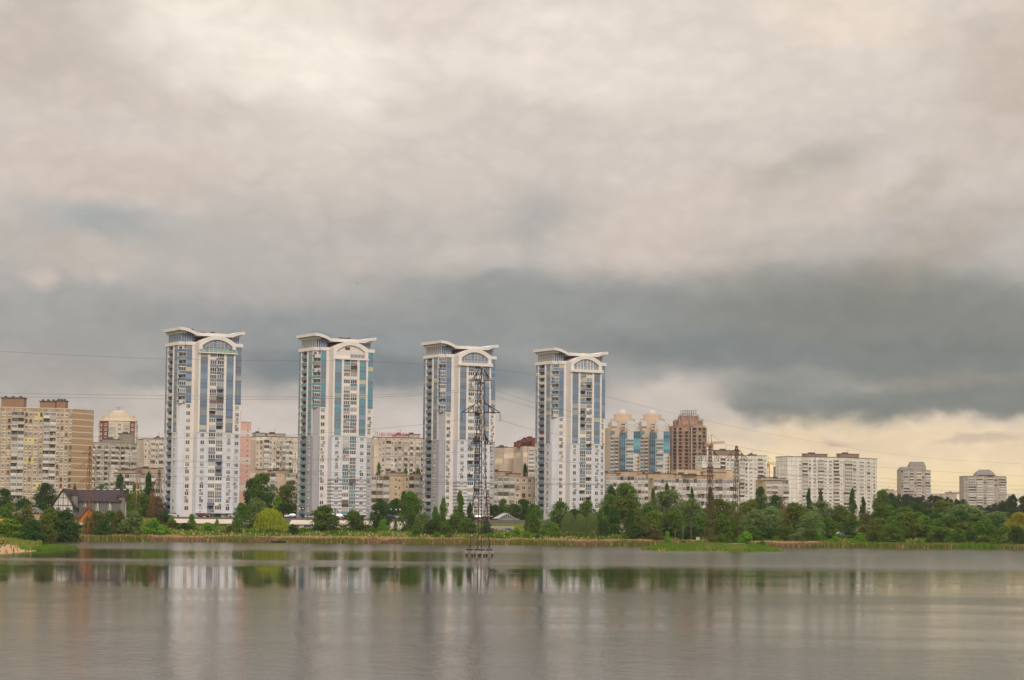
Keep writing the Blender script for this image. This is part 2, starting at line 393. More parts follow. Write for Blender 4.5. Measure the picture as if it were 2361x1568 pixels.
for j in range(len(ys) - 1):
    for i in range(nx - 1):
        a = j * nx + i; tm.f.append((a, a + 1, a + nx + 1, a + nx)); tm.m.append(0); tm.uv += [(0, 0)] * 4
gm, gt, gp = base_mat('meadow_ground')
tcg = gt.new('ShaderNodeTexCoord')
n1 = gt.noise(tcg.outputs['Object'], .045, 5, .6); n2 = gt.noise(tcg.outputs['Object'], .35, 5, .7); n3 = gt.noise(tcg.outputs['Object'], 1.6, 3, .7)
c1 = gt.mix(gt.ramp(n1.outputs[0], .35, .65), lin((86, 104, 38)), lin((124, 118, 62)))
c1 = gt.mix(gt.ramp(n2.outputs[0], .45, .7), c1, lin((64, 88, 30)))
c1 = gt.mix(gt.ramp(n3.outputs[0], .5, .8), c1, lin((140, 120, 78)))
gt.link(c1, gp.inputs['Base Color']); gp.inputs['Roughness'].default_value = 1; gp.inputs['Specular IOR Level'].default_value = .05
o = tm.build('ground', [gm], smooth=True); tag(o, kind='structure')

# water: smooth lanes and ruffled lanes laid by the wind
wm, wt, wp = base_mat('lake_water')
tw = wt.new('ShaderNodeTexCoord'); ws = wt.new('ShaderNodeSeparateXYZ'); wt.link(tw.outputs['Object'], ws.inputs[0])
mpn = wt.new('ShaderNodeMapping'); mpn.inputs['Scale'].default_value = (.006, .02, 1); wt.link(tw.outputs['Object'], mpn.inputs[0])
wn = wt.noise(mpn.outputs[0], 1.0, 4, .6)
yy = wt.math('ADD', ws.outputs[1], wt.ramp(wn.outputs[0], .2, .8, -14, 14, False))
yy = wt.math('ADD', yy, wt.math('MULTIPLY', ws.outputs[0], -0.02))
def lane(a, b, c, d): return wt.math('MULTIPLY', wt.ramp(yy, a, b), wt.ramp(yy, c, d, 1, 0))
calm = wt.math('MAXIMUM', wt.math('MULTIPLY', lane(232, 264, 360, 388), wt.ramp(ws.outputs[0], 5, 45, 1, .58)), wt.math('MULTIPLY', wt.math('MULTIPLY', lane(404, 440, 520, 620), .86), wt.ramp(ws.outputs[0], -35, 25, 1, .2)))
mps = wt.new('ShaderNodeMapping'); mps.inputs['Scale'].default_value = (.012, .09, 1); wt.link(tw.outputs['Object'], mps.inputs[0])
ns = wt.noise(mps.outputs[0], 1.0, 5, .6)
calm = wt.math('MULTIPLY', calm, wt.ramp(ns.outputs[0], .25, .5, .82, 1.0))
CALM = calm
farr = wt.math('MULTIPLY', wt.ramp(yy, 385, 425), wt.math('SUBTRACT', 1.0, calm))
rough = wt.math('ADD', wt.ramp(calm, 0, 1, .05, .024, False), wt.math('MULTIPLY', farr, .085))
wt.link(rough, wp.inputs['Roughness'])
mpr = wt.new('ShaderNodeMapping'); mpr.inputs['Scale'].default_value = (.55, .3, 1); mpr.inputs['Rotation'].default_value = (0, 0, .25); wt.link(tw.outputs['Object'], mpr.inputs[0])
rip_ = wt.noise(mpr.outputs[0], 1.6, 5, .7)
mpq = wt.new('ShaderNodeMapping'); mpq.inputs['Scale'].default_value = (.22, .07, 1); mpq.inputs['Rotation'].default_value = (0, 0, -.2); wt.link(tw.outputs['Object'], mpq.inputs[0])
rip2 = wt.noise(mpq.outputs[0], 1.0, 4, .6)
mpz = wt.new('ShaderNodeMapping'); mpz.inputs['Scale'].default_value = (.018, .03, 1); mpz.inputs['Rotation'].default_value = (0, 0, .4); wt.link(tw.outputs['Object'], mpz.inputs[0])
pat = wt.noise(mpz.outputs[0], 1.0, 4, .6)
ripsum = wt.math('ADD', rip_.outputs[0], wt.math('MULTIPLY', rip2.outputs[0], 1.4))
bp = wt.new('ShaderNodeBump'); bp.inputs['Distance'].default_value = .12
wt.link(ripsum, bp.inputs['Height']); wt.link(wt.math('MULTIPLY', wt.ramp(calm, 0, 1, .27, .03, False), wt.math('ADD', wt.ramp(pat.outputs[0], .35, .65, .45, 1.25), wt.math('MULTIPLY', farr, 1.6))), bp.inputs['Strength'])
wt.link(bp.outputs[0], wp.inputs['Normal'])
wp.inputs['Base Color'].default_value = (*lin((70, 58, 42)), 1); wp.inputs['IOR'].default_value = 1.33; wp.inputs['Specular IOR Level'].default_value = .5
wb = MB(); wb.quad([(-3000, -400, 0), (3000, -400, 0), (3000, 1000, 0), (-3000, 1000, 0)])
o = wb.build('water', [wm]); tag(o, kind='structure')
# sand at the near left
sb = MB(); pts = []
SAND = mat('sand', (190, 152, 118), 1, 0, .6, .2, spec=.1)
for j in range(26):
    for i in range(11):
        y = 436 + j * 6.0; x = lerpt(SPIT, y) + 1.2 - i * (2.2 + .6 * sin(j * .5)); pts.append((x, y, max(H(x, y) + .06, .02 if i else -.1)))
sb.v = pts
for j in range(25):
    for i in range(10):
        a = j * 11 + i; sb.f.append((a + 1, a, a + 11, a + 12)); sb.m.append(0); sb.uv += [(0, 0)] * 4
o = sb.build('beach', [SAND], smooth=True); tag(o, kind='structure')
# ------------------------------------------------------------------ the four lakeside towers
FH = 2.75
GT = {}
MULL = mat('mullion_pale_blue', (158, 166, 176), .5, .1)
def glaze_cells(pal, sp):
    """curtain glazing, one storey: glass above a coloured spandrel"""
    spm = multi_mat('spandrel_' + pal, sp, .45, .5)
    gls = [glass_mat('glass_blue_' + pal, [tuple(int(v * 1.02) for v in sp[0]), (112, 130, 152), (140, 156, 172)], .08, [2, 2, 1]),
           glass_mat('glass_grey_' + pal, [(126, 128, 134), (142, 140, 138), (112, 118, 126)], .08),
           glass_mat('glass_curtain_' + pal, [(196, 188, 168), (172, 166, 154), (206, 196, 160)], .2)]
    for k, g in enumerate(gls):
        for nc in (2, 3):
            b = MB()
            b.quad([(-.5, -.05, .36), (.5, -.05, .36), (.5, -.05, 1), (-.5, -.05, 1)], 1)
            b.box(-.5, .5, -.09, .02, 0, .36, 2)
            b.box(-.5, .5, -.12, -.05, .345, .375, 0); b.box(-.5, .5, -.11, -.05, .96, 1.0, 0)
            for q in range(nc + 1):
                x = -.485 + .97 * q / nc; b.box(x - .015, x + .015, -.115, -.05, .375, .96, 0)
            _cell('glz%d%d_%s' % (k, nc, pal), b, [MULL, g, spm])
    parm = multi_mat('tower_parapet_' + pal, sp + [(206, 202, 198)], .6, .4, [3] * len(sp) + [.8])
    b = MB(); b.box(-.5, .5, -.1, .0, .0, .36, 0); b.box(-.5, .5, -.13, -.0, .36, .39, 1)
    _cell('par_' + pal, b, [parm, WHITE])
    b = MB(); b.box(-.5, .5, -.1, .0, .0, .36, 0); b.box(-.5, .5, -.13, -.0, .36, .39, 0)
    _cell('parw_' + pal, b, [WHITE])
b = MB()                                      # loggia recess: slab edge, back wall with door
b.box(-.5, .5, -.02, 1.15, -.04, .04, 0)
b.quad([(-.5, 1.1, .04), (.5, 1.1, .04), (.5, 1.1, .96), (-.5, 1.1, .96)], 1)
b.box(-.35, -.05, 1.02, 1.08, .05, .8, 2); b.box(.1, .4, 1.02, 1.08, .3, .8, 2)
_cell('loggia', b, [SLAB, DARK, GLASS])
for nm, fm, gl in (('white', WHITE, GLASS), ('brown', BROWNF, GLASS)):
    for nc in (3, 4):
        b = MB()
        b.quad([(-.48, -.02, .38), (.48, -.02, .38), (.48, -.02, .95), (-.48, -.02, .95)], 1)
        b.box(-.5, .5, -.08, .0, .92, .97, 0); b.box(-.5, .5, -.08, .0, .375, .43, 0)
        for q in range(nc + 1):
            x = -.47 + .94 * q / nc; b.box(x - .024, x + .024, -.075, -.0, .43, .92, 0)
        _cell('lgl_%s%d' % (nm, nc), b, [fm, gl])
        b2 = MB(); b2.add(b, Matrix.Identity(4))
        b2.quad([(-.48, -.02, .05), (.48, -.02, .05), (.48, -.02, .375), (-.48, -.02, .375)], 1); b2.box(-.5, .5, -.08, .0, .0, .06, 0)
        for q in range(nc + 1):
            x = -.47 + .94 * q / nc; b2.box(x - .02, x + .02, -.07, -.0, .06, .375, 0)
        _cell('lgf_%s%d' % (nm, nc), b2, [fm, gl])
ACM = mat('conditioner_casing', (214, 210, 204), .6, .1); ACG = mat('conditioner_grille', (96, 92, 90), .8)
b = MB(); b.box(-.45, .45, -.42, -.08, 0, .62, 0); b.box(-.3, .3, -.43, -.415, .08, .54, 1); b.box(-.4, -.36, -.4, 0, -.08, 0, 1); b.box(.36, .4, -.4, 0, -.08, 0, 1)
_cell('ac', b, [ACM, ACG])

UPW = panel_mat('tower_wall_cream', (236, 226, 218), .9, 1.5, .92, .03, .035, stain=.10)
LOW = panel_mat('tower_wall_pale_blue', (218, 217, 222), .9, 1.5, .92, .035, .035, stain=.12)
GRYW = panel_mat('tower_wall_grey', (176, 173, 175), .88, 1.5, .92, .03, .04, stain=.08)
STRW = None
def stripe_mat():
    m, t, p = base_mat('tower_wall_grey_striped')
    uv = t.new('ShaderNodeUVMap', uv_map='uv'); s = t.new('ShaderNodeSeparateXYZ'); t.link(uv.outputs[0], s.inputs[0])
    f = t.math('LESS_THAN', t.math('FRACT', t.math('DIVIDE', s.outputs[1], FH / 2)), .5)
    t.link(t.mix(f, lin((216, 213, 214)), lin((150, 147, 150))), p.inputs['Base Color']); p.inputs['Roughness'].default_value = .9
    return m
STRW = stripe_mat()
TRIM = mat('tower_trim', (232, 222, 214), .8, stain=.06)
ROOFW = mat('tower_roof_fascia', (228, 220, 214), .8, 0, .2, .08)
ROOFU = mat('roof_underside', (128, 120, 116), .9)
PIER = mat('tower_pier', (196, 192, 194), .85, 0, .3, .06)
DARKROOF = mat('dark_roof_gear', (88, 82, 80), .8)
RAILG = mat('terrace_glass_rail', (150, 176, 156), .15, spec=.8)
PLANTER = mat('planter_leaves', (66, 92, 40), .9)

def seg_frame(a, b):
    ang = atan2(b[1] - a[1], b[0] - a[0]); L = math.hypot(b[0] - a[0], b[1] - a[1])
    return ang, L
def tower(cx, cy, zb, pal, sp, label, seed, kind):
    rnd = random.Random(seed)
    if pal not in GT: glaze_cells(pal, sp); GT[pal] = 1
    R = thing('apartment_tower', label, 'apartment tower', (cx, cy, zb), radians(30), 'white towers in a row behind the lake')
    pp = Parts(R)
    z0 = 2.45; NF = 23
    def zf(i): return z0 + (NF - 1 - i) * FH                # floor level of storey i, counted from the top
    TOPW = z0 + NF * FH                                      # 65.7
    def put_seg(key, name, a, b, u, z, wdt, h, out=0.0, label=None, cap=None):
        ang, L = seg_frame(a, b)
        x = a[0] + cos(ang) * u + sin(ang) * out; y = a[1] + sin(ang) * u - cos(ang) * out
        return pp.put(key, name, (x, y, z), ang, (wdt, 1, h), label, cap)
    # ---- walls
    XW_, XI, XB = 13.2, 11.0, 7.5
    YF, YN, YB, YL = -6.75, -4.85, -10.35, -9.15
    YR = 8.4; XR = 11.7
    left = [(-XW_, YR), (-XW_, 5.9), (-XW_ + 1.4, 5.9), (-XW_ + 1.4, 1.0), (-XW_, 1.0), (-XW_, YN), (-XI, YN), (-XI, YF), (-XB, YF)]
    right = [(XB, YF), (XR, YF), (XR, YR)]
    wing = [(-XB, 11), (-XB, YR)] + left + right + [(XB, YR), (XB, 11)]
    bay = [(-XB, YF), (-XB, YB), (-2.9, YB), (-2.9, YL), (2.9, YL), (2.9, YB), (XB, YB), (XB, YF)]
    zs = zf(11)                                              # change from glazing to walls at storey 12
    wl = MB()
    split = zs
    zg = zf(17)
    wl.wall(wing, 0, split, 2 if kind in (1, 2) else 1, cap=False); wl.wall(wing, split, TOPW, 0)
    if kind in (1, 2):
        wl.wall(bay, 0, zg, 3, False); wl.wall(bay, zg, split, 1, False)
    else: wl.wall(bay, 0, split, 1, False)
    wl.wall(bay, split, zf(0), 0, False)
    wl.quad([(-XB, YF, zf(0)), (-XB, YB, zf(0)), (XB, YB, zf(0)), (XB, YF, zf(0))], 0)
    wl.build('wall', [UPW, LOW if kind in (0, 3) else LOW, GRYW, STRW], R)
    # ---- corner notch: slim pier above, rounded wall below storey 8
    for s in (-1,):
        q = MB(); n = 9; pts = []
        for k in range(n + 1):
            an = pi / 2 * k / n
            pts.append((s * (XI + (XW_ - XI) * cos(an) - .02), YN - (YN - YF) * -sin(an) * -1))
        q.wall([(-XI + .02, YN + .02), (-XW_ + .03, YN + .02), (-XW_ + .03, YN - .35), (-XI - .75, YF + .35), (-XI + .02, YF + .35)], 0, zf(7) + .02, 0)
        q.build('corner_pier', [GRYW if kind in (1, 2) else LOW], R)
        q = MB(); q.box(-XI + .02, -8.75, YF - .018, YF + .02, 0, zf(7), 0); q.build('window_bay', [TRIM], R)
        for i in range(8):
            z = zf(i)
            xm = s * (XI + 1.3)
            g = rnd.random()
            o = None
            bb = 'cbal'
            if bb not in CELL:
                m = MB(); m.box(-1.3, 1.3, -1.8, .1, -.12, .12, 0); m.quad([(-1.3, .06, .1), (1.3, .06, .1), (1.3, .06, 2.5), (-1.3, .06, 2.5)], 1); m.box(-.9, .3, -.0, .05, .1, 2.2, 2)
                _cell(bb, m, [TRIM, PIER, GLASS])
            o = pp.put(bb, 'balcony', (xm, YN, z))
            if o is not None:
                gl = g < .3 and s < 0
                obj('parapet', CELL['par_' + pal][2], o, (0, -1.72, .1), 0, (2.5, 1, FH))
                obj('parapet', CELL['par_' + pal][2], o, (s * 1.25, -.85, .1), -s * pi / 2 * -1 if s > 0 else -pi / 2, (1.7, 1, FH))
                if gl: obj('glazing', CELL['lgl_white3'][2], o, (0, -1.74, .1), 0, (2.5, 1, FH * .96))
            if rnd.random() < .3: pp.put('ac', 'air_conditioner', (xm + rnd.uniform(-.5, .5), YN - 1.8, z + .2))
    # ---- trims: ledges, pilasters, caps
    for zz, th in ((split, .28), (zg, .22)):
        for x0, x1, y0, y1 in ((-XW_ - .12, -XW_ + .3, YN - .1, .9), (-XW_ - .12, -XW_ + .3, 6.0, YR + .1), (-XI - .12, -XB, YF - .14, YF + .3), (XB, XR + .12, YF - .14, YF + .3),
                               (-XB - .12, -2.95, YB - .14, YB + .3), (2.95, XB + .12, YB - .14, YB + .3)):
            t = MB(); t.box(x0, x1, y0, y1, zz - th, zz, 0); t.build('ledge', [PIER if th < .25 else TRIM], R)
    cp = MB()                                                # parapet band on the wings
    cp.box(-XW_ - .35, -XB - .02, YN - .5, YR + .2, TOPW, TOPW + 1.25); cp.box(XB + .02, XR + .35, YF - .35, YR + .2, TOPW, TOPW + 1.25)
    cp.box(-XI - .3, -XB - .02, YF - .35, YN - .5, TOPW, TOPW + 1.25)
    cp.build('roof_parapet', [TRIM], R)
    for x0, x1 in ((-7.5, -6.75), (-3.8, -2.9), (2.9, 3.8), (6.75, 7.5)):
        q = MB(); q.box(x0, x1, YB - .28, YB + .05, split, zf(0) - .2); q.build('pilaster', [TRIM], R)
    for s in (-1, 1):
        q = MB(); q.box(s * 7.55, s * 8.75, YF - .22, YF + .03, 0, TOPW); q.build('pilaster', [TRIM], R)
    for y0, y1 in ((-4.85, -4.0), (.2, .98), (5.92, 6.5)):
        q = MB(); q.box(-(XW_ + .18), -(XW_ - .03), y0, y1, split, TOPW); q.build('pilaster', [TRIM], R)
    # ---- glazing and windows of the bay flanks
    SEG_B = ((-7.5, YB), (7.5, YB)); SEG_W = ((-11.0, YF), (11.0, YF)); SEG_L = ((-XW_, YR), (-XW_, YN)); SEG_R = ((XR, YF), (XR, YR)); SEG_N = ((-XI, YN), (-XI, YF))
    def gkey(nc): return 'glz%d%d_%s' % (rnd.choices((0, 1, 2), (5, 3, 1.3))[0], nc, pal)
    for i in range(1, 12):
        for u in (2.22, 12.78):
            put_seg(gkey(3), 'glazing_panel', *SEG_B, u, zf(i), 2.9, FH, cap=100)
    for i in range(0, 8):
        for u, wd in ((1.15, 2.2), (21.2, 2.85)): put_seg(gkey(2), 'glazing_panel', *SEG_W, u, zf(i), wd, FH)
        put_seg(gkey(2), 'glazing_panel', *SEG_N, .95, zf(i), 1.75, FH)
    for i in range(0, 12):
        put_seg(gkey(3), 'glazing_panel', *SEG_L, 10.3, zf(i), 2.9, FH)
        put_seg(gkey(2), 'glazing_panel', *SEG_L, 1.2, zf(i), 2.2, FH)
    for i in range(0, 12): put_seg(gkey(3), 'glazing_panel', *SEG_R, 2.0, zf(i), 2.9, FH, cap=100)
    WK = ('win3t', 'win3t', 'win3', 'win2')
    def wn(seg, u, i, wd=1.9, out=0.0, hh=1.75):
        put_seg(rnd.choice(WK), 'window', *seg, u, zf(i) + .75, wd, hh, out)
        if rnd.random() < .32: put_seg('ac', 'air_conditioner', *seg, u + rnd.choice((-.5, .5, 0)), zf(i) + .02, 1, 1, out)
    for i in range(12, NF):
        for u in (2.1, 12.9): wn(SEG_B, u, i, 1.7)
    for i in range(8, NF):
        wn(SEG_W, 1.15, i, 1.75)
        wn(SEG_W, 21.2, i, 1.6)
    for i in range(12, NF):
        wn(SEG_L, 10.3, i, 1.6)
    # white box bays below the wing glazing
    for i in range(8, NF):
        put_seg('win2', 'window', *SEG_N, .95, zf(i) + .75, 1.1, 1.7, 0)
    for i in range(12, NF): wn(SEG_L, 1.3, i, 1.3)
    # ---- centre loggias: two per storey
    def loggia(seg, u, z, wdt, style, name='loggia'):
        o = put_seg('loggia', name, *seg, u, z, wdt, FH, cap=100)
        if o is None: return
        sx_ = 1.0
        if style == 'open': obj('parapet', CELL['par_' + pal][2], o, (0, 0, .04))
        elif style == 'blueglass': obj('parapet', CELL['par_' + pal][2], o, (0, 0, .04)); obj('glazing', CELL['lgl_white%d' % rnd.choice((3, 4))][2], o, (0, -.02, 0))
        elif style == 'white': obj('parapet', CELL['parw_' + pal][2], o, (0, 0, .04)); obj('glazing', CELL['lgl_white%d' % rnd.choice((3, 4))][2], o, (0, -.02, 0))
        elif style == 'full': obj('glazing', CELL['lgf_white%d' % rnd.choice((3, 4))][2], o, (0, -.03, 0))
        else: obj('parapet', CELL['par_' + pal][2], o, (0, 0, .04)); obj('glazing', CELL['lgf_brown3'][2], o, (0, -.1, 0))
    for i in range(1, NF):
        for u in (6.02, 8.98):
            st = rnd.choices(('open', 'blueglass', 'white', 'full', 'brown'), (3, 3.2, 3.2, 3.4, .35))[0]
            loggia(SEG_B, u, zf(i), 2.84, st)
        if rnd.random() < .3: put_seg('ac', 'air_conditioner', *SEG_B, rnd.choice((5.2, 7.5, 9.6)), zf(i) + .15, 1, 1, .12)
    dv = MB(); dv.box(-.09, .09, YB + .02, YL + .05, z0, zf(0) - .05); dv.build('divider', [TRIM], R)
    # ---- side loggias
    for i in range(NF):
        o = put_seg('loggia', 'loggia', *SEG_L, 4.95, zf(i), 4.85, FH, cap=100)
        if o is not None: obj('parapet', CELL['par_' + pal][2], o, (0, 0, .04))
    for i in range(4): put_seg('loggia', 'loggia', *SEG_R, 8.65, zf(i), 4.85, FH, cap=100)
    # ---- ground storey
    g = MB(); g.box(-14.0, 12.4, -10.9, 9.4, 0, .35, 1); g.box(-9, 9, -11.6, -10.2, 2.15, 2.4, 1)
    g.build('plinth', [TRIM, PIER], R)
    for x in (-5.5, -1.8, 1.8, 5.5):
        q = MB(); q.box(x - 1.2, x + 1.2, YB - .05, YB + .02, .4, 2.1, 0) if abs(x) > 3 else q.box(x - 1.2, x + 1.2, YL - .05, YL + .02, .4, 2.1, 0)
        q.build('shop_window', [GLASS], R)
    # ---- crown: terrace beam, arch, glazed attic, upswept roof
    zt = zf(0)                                               # terrace level, 62.95
    bm = MB()
    if kind == 0: bm.box(-7.9, 7.9, -11.4, YB + .3, zt - .35, zt + .02)
    elif kind == 1: bm.box(-7.75, 7.75, -10.8, YB + .3, zt - .7, zt + .02)
    else: bm.box(-7.9, 7.9, -11.3, YB + .3, zt - .6, zt + .55)
    bm.build('terrace_beam', [TRIM], R)
    def outer(x): return zt + 3.7 + 2.75 * (1 - (x / 7.5) ** 2)
    def inner(x): return zt + 2.5 + 2.45 * (1 - (x / 6.1) ** 2)
    N = 24; ar = MB(); y0, y1 = YB - .35, YB + .35
    for k in range(N):
        xa, xb = -6.1 + 12.2 * k / N, -6.1 + 12.2 * (k + 1) / N
        A = [(xa, inner(xa)), (xb, inner(xb)), (xb, outer(xb)), (xa, outer(xa))]
        ar.quad([(x, y0, z) for x, z in A]); ar.quad([(x, y1, z) for x, z in A[::-1]])
        ar.quad([(xa, y0, inner(xa)), (xa, y1, inner(xa)), (xb, y1, inner(xb)), (xb, y0, inner(xb))])
        ar.quad([(xa, y0, outer(xa)), (xb, y0, outer(xb)), (xb, y1, outer(xb)), (xa, y1, outer(xa))])
    for s in (-1, 1):
        xo = s * 7.5; xi = s * 6.1
        pl = [(xo, zt), (xi, zt), (xi, outer(xi)), (xo, outer(xo))]
        if s < 0: pass
        ar.quad([(x, y0, z) for x, z in (pl if s < 0 else pl[::-1])]); ar.quad([(x, y1, z) for x, z in (pl[::-1] if s < 0 else pl)])
        ar.quad([(xo, y0, zt), (xo, y1, zt), (xo, y1, outer(xo)), (xo, y0, outer(xo))]); ar.quad([(xi, y0, zt), (xi, y1, zt), (xi, y1, inner(xi)), (xi, y0, inner(xi))])
        ar.quad([(xo, y0, outer(xo)), (xi, y0, outer(xi)), (xi, y1, outer(xi)), (xo, y1, outer(xo))])
    ar.build('arch', [TRIM], R)
    # vault behind the arch
    va = MB()
    for k in range(N):
        xa, xb = -7.45 + 14.9 * k / N, -7.45 + 14.9 * (k + 1) / N
        za, zb_ = outer(xa) - .15, outer(xb) - .15
        va.quad([(xa, y1, za), (xb, y1, zb_), (xb, 8, zb_), (xa, 8, za)]); va.quad([(xa, y1, zt), (xb, y1, zt), (xb, y1, zb_), (xa, y1, za)])
        va.quad([(xb, 8, zt), (xa, 8, zt), (xa, 8, za), (xb, 8, zb_)])
    va.quad([(-7.45, 8, zt), (-7.45, y1, zt), (-7.45, y1, outer(7.45) - .15), (-7.45, 8, outer(7.45) - .15)]); va.quad([(7.45, y1, zt), (7.45, 8, zt), (7.45, 8, outer(7.45) - .15), (7.45, y1, outer(7.45) - .15)])
    va.build('vault', [UPW if False else TRIM], R)
    ga = MB(); yg = YB + .3
    nb = 8
    for k in range(nb):
        xa, xb = -6.1 + 12.2 * k / nb, -6.1 + 12.2 * (k + 1) / nb
        for (za, zb_, m) in ((0, 1.55, 1), (1.55, 2.35, 0), (2.35, 9, 1 if k % 3 else 0)):
            if kind == 1: m = 2 if za != 0 or k < 4 else 1
            ta, tb = min(zt + zb_, inner(xa)), min(zt + zb_, inner(xb)); 
            ba, bb_ = min(zt + za, inner(xa)), min(zt + za, inner(xb))
            ga.quad([(xa, yg, ba), (xb, yg, bb_), (xb, yg, tb), (xa, yg, ta)], m)
        ga.box(xa - .04, xa + .04, yg - .08, yg + .01, zt, inner(xa), 3)
    for zz in (1.55, 2.35, 3.6): ga.box(-5.9 if zz < 3 else -4.3, 5.9 if zz < 3 else 4.3, yg - .075, yg + .01, zt + zz - .03, zt + zz + .03, 3)
    if kind == 1: ga.box(-2.2, -.2, yg - .1, yg + .02, zt + 3.1, zt + 4.2, 4)
    if kind == 3:
        for x in (-3.9, -2.5, -1.1, .6, 2.2, 3.6): ga.box(x - .16, x + .16, yg - .1, yg - .02, zt + .4, inner(x) - .3, 3)
    ga.build('arch_glazing', [glass_mat('arch_glass_blue', [(112, 134, 158)], .08), glass_mat('arch_glass_grey', [(150, 150, 154)], .08), TRIM, WHITE, DARK], R)
    if kind == 0:
        rl = MB(); rl.box(-7.8, 7.8, -11.35, -11.3, zt + .02, zt + 1.1)
        for k in range(9): x = -7.7 + k * 1.925; rl.box(x - .04, x + .04, -11.4, -11.35, zt + .02, zt + 1.15, 1)
        rl.build('terrace_railing', [RAILG, WHITE], R)
        pl = MB()
        for x in (-4.6, 5.4, 6.4):
            for k in range(26):
                c = Vector((x + rnd.uniform(-.6, .6), -11 + rnd.uniform(-.3, .2), zt + .2 + rnd.uniform(0, 1.2))); d = Vector((rnd.uniform(-1, 1), rnd.uniform(-1, 0), rnd.uniform(-.4, 1))).normalized() * .25
                e = d.cross(Vector((0, 0, 1))); pl.quad([c - d - e, c + d - e, c + d + e, c - d + e])
        pl.build('terrace_plants', [PLANTER], R)
    # attic glazing on both wings
    for s in (-1, 1):
        at = MB(); zA, zB = TOPW + 1.25, TOPW + 4.6
        x0, x1 = (-12.4, -7.6) if s < 0 else (7.6, 11.2)
        top = lambda x: TOPW + 3.5 + 1.5 * max(0, 1 - ((14.3 - abs(x)) / 6.8) ** 2)
        n = 5
        for k in range(n):
            xa, xb = x0 + (x1 - x0) * k / n, x0 + (x1 - x0) * (k + 1) / n
            at.quad([(xa, -5.2, zA), (xb, -5.2, zA), (xb, -5.2, top(xb)), (xa, -5.2, top(xa))], 0)
            at.box(xa - .05, xa + .05, -5.28, -5.19, zA, top(xa), 1)
        xs_ = -12.4 if s < 0 else 11.2
        for k in range(8):
            ya, yb = -5.2 + 13.2 * k / 8, -5.2 + 13.2 * (k + 1) / 8
            at.quad([(xs_, yb, zA), (xs_, ya, zA), (xs_, ya, top(12.2)), (xs_, yb, top(12.2))], 2 if kind else 0)
            at.box(xs_ - .06, xs_ + .06, ya - .05, ya + .05, zA, top(12.2), 1)
        at.quad([(x0, 8, zA), (x0, 8, top(x0)), (x1, 8, top(x1)), (x1, 8, zA)], 1)
        at.build('attic_glazing', [glass_mat('attic_glass_blue', [(92, 118, 150)], .08), WHITE, glass_mat('attic_glass_grey', [(152, 148, 146)], .1)], R)
    rf = MB(); N = 12
    def zt_(x, tip=14.3): return TOPW + 4.8 + (1.8 if tip > 13 else 1.15) * (1 - ((tip - x) / (tip - 7.5)) ** 2)
    yf, yb = -8.0, 9.2
    for s, tip in ((-1, 14.3), (1, 12.3)):
        for k in range(N):
            xa, xb = 7.5 + (tip - 7.5) * k / N, 7.5 + (tip - 7.5) * (k + 1) / N
            za, zb_ = zt_(xa, tip), zt_(xb, tip); th = 1.15
            A = (s * xa, s * xb)
            rf.quad([(A[0], yf, za), (A[1], yf, zb_), (A[1], yb, zb_), (A[0], yb, za)])
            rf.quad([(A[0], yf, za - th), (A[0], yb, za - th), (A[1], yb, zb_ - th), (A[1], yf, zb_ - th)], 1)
            rf.quad([(A[0], yf, za - th), (A[1], yf, zb_ - th), (A[1], yf, zb_), (A[0], yf, za)])
            rf.quad([(A[1], yb, zb_ - th), (A[0], yb, za - th), (A[0], yb, za), (A[1], yb, zb_)])
        x = s * tip; z = zt_(tip, tip)
        rf.quad([(x, yf, z - 1.15), (x, yb, z - 1.15), (x, yb, z), (x, yf, z)])
        rf.box(s * 7.6, s * 13.2, -6.3, 10.4, TOPW + 2.7, zt_(9.0) - 1.0, 0) if False else None
        # inner lower lip under the wing
        rf.box(s * (tip - 3.4), s * (tip - 1.3), -6.6, 9.2, z - 2.1, z - 1.2, 0)
    zc = zt_(7.5)
    rf.box(-7.5, 7.5, yf - .6, yb, zc - 1.25, zc - .05)
    rf.quad([(-7.5, yf - .6, zc - .05), (7.5, yf - .6, zc - .05), (7.5, yb, zc + .2), (-7.5, yb, zc + .2)])
    rf.build('roof', [ROOFW, ROOFU], R)
    # roof gear
    gx_ = [(-8.6, -6.0, .5, 1.6)] if kind == 0 else []
    for (x, y, a, h) in gx_ + [(rnd.uniform(-5, 5), rnd.uniform(-2, 6), rnd.uniform(.4, .9), rnd.uniform(.5, 1.3)) for _ in range(4)]:
        q = MB(); q.box(x - a, x + a, y - a, y + a, zc - .05, zc + .2 + h * .6); q.box(x - a * 1.2, x + a * 1.2, y - a * 1.2, y + a * 1.2, zc + .2 + h * .6, zc + .35 + h * .6, 1)
        q.build('vent', [DARKROOF if rnd.random() < .6 else TRIM, DARKROOF], R)
    rr = MB()
    if kind == 1:
        for s in (-1, 1):
            for k in range(9):
                x = s * (7.5 + k); rr.bar((x, yf + .1, zt_(abs(x))), (x, yf + .1, zt_(abs(x)) + .7), .05)
            for k in range(8): rr.bar((s * (7.5 + k), yf + .1, zt_(7.5 + k) + .7), (s * (8.5 + k), yf + .1, zt_(8.5 + k) + .7), .05)
        rr.build('roof_railing', [DARKROOF], R)
    pp.finish()
    return R
BLUE1 = [(108, 126, 150), (120, 138, 160), (98, 116, 142)]
TEAL = [(92, 146, 160), (106, 158, 168), (92, 134, 152)]
STEEL = [(114, 136, 160), (126, 148, 170), (104, 126, 152)]
TW = [(469, 900.0, 'denim', BLUE1, 'tall white tower with dark blue panels and green plants on its arched roof terrace', 11, 0),
      (776, 922.0, 'teal', TEAL, 'tall white tower with teal panels, its top arch filled with white wall', 12, 1),
      (1062, 953.0, 'steel', STEEL, 'tall white tower with blue panels directly behind the big lattice pylon', 13, 2),
      (1319, 986.0, 'pale', STEEL, 'tall white tower with blue panels and white columns inside its glass arch', 14, 3)]
ZB = 8.0
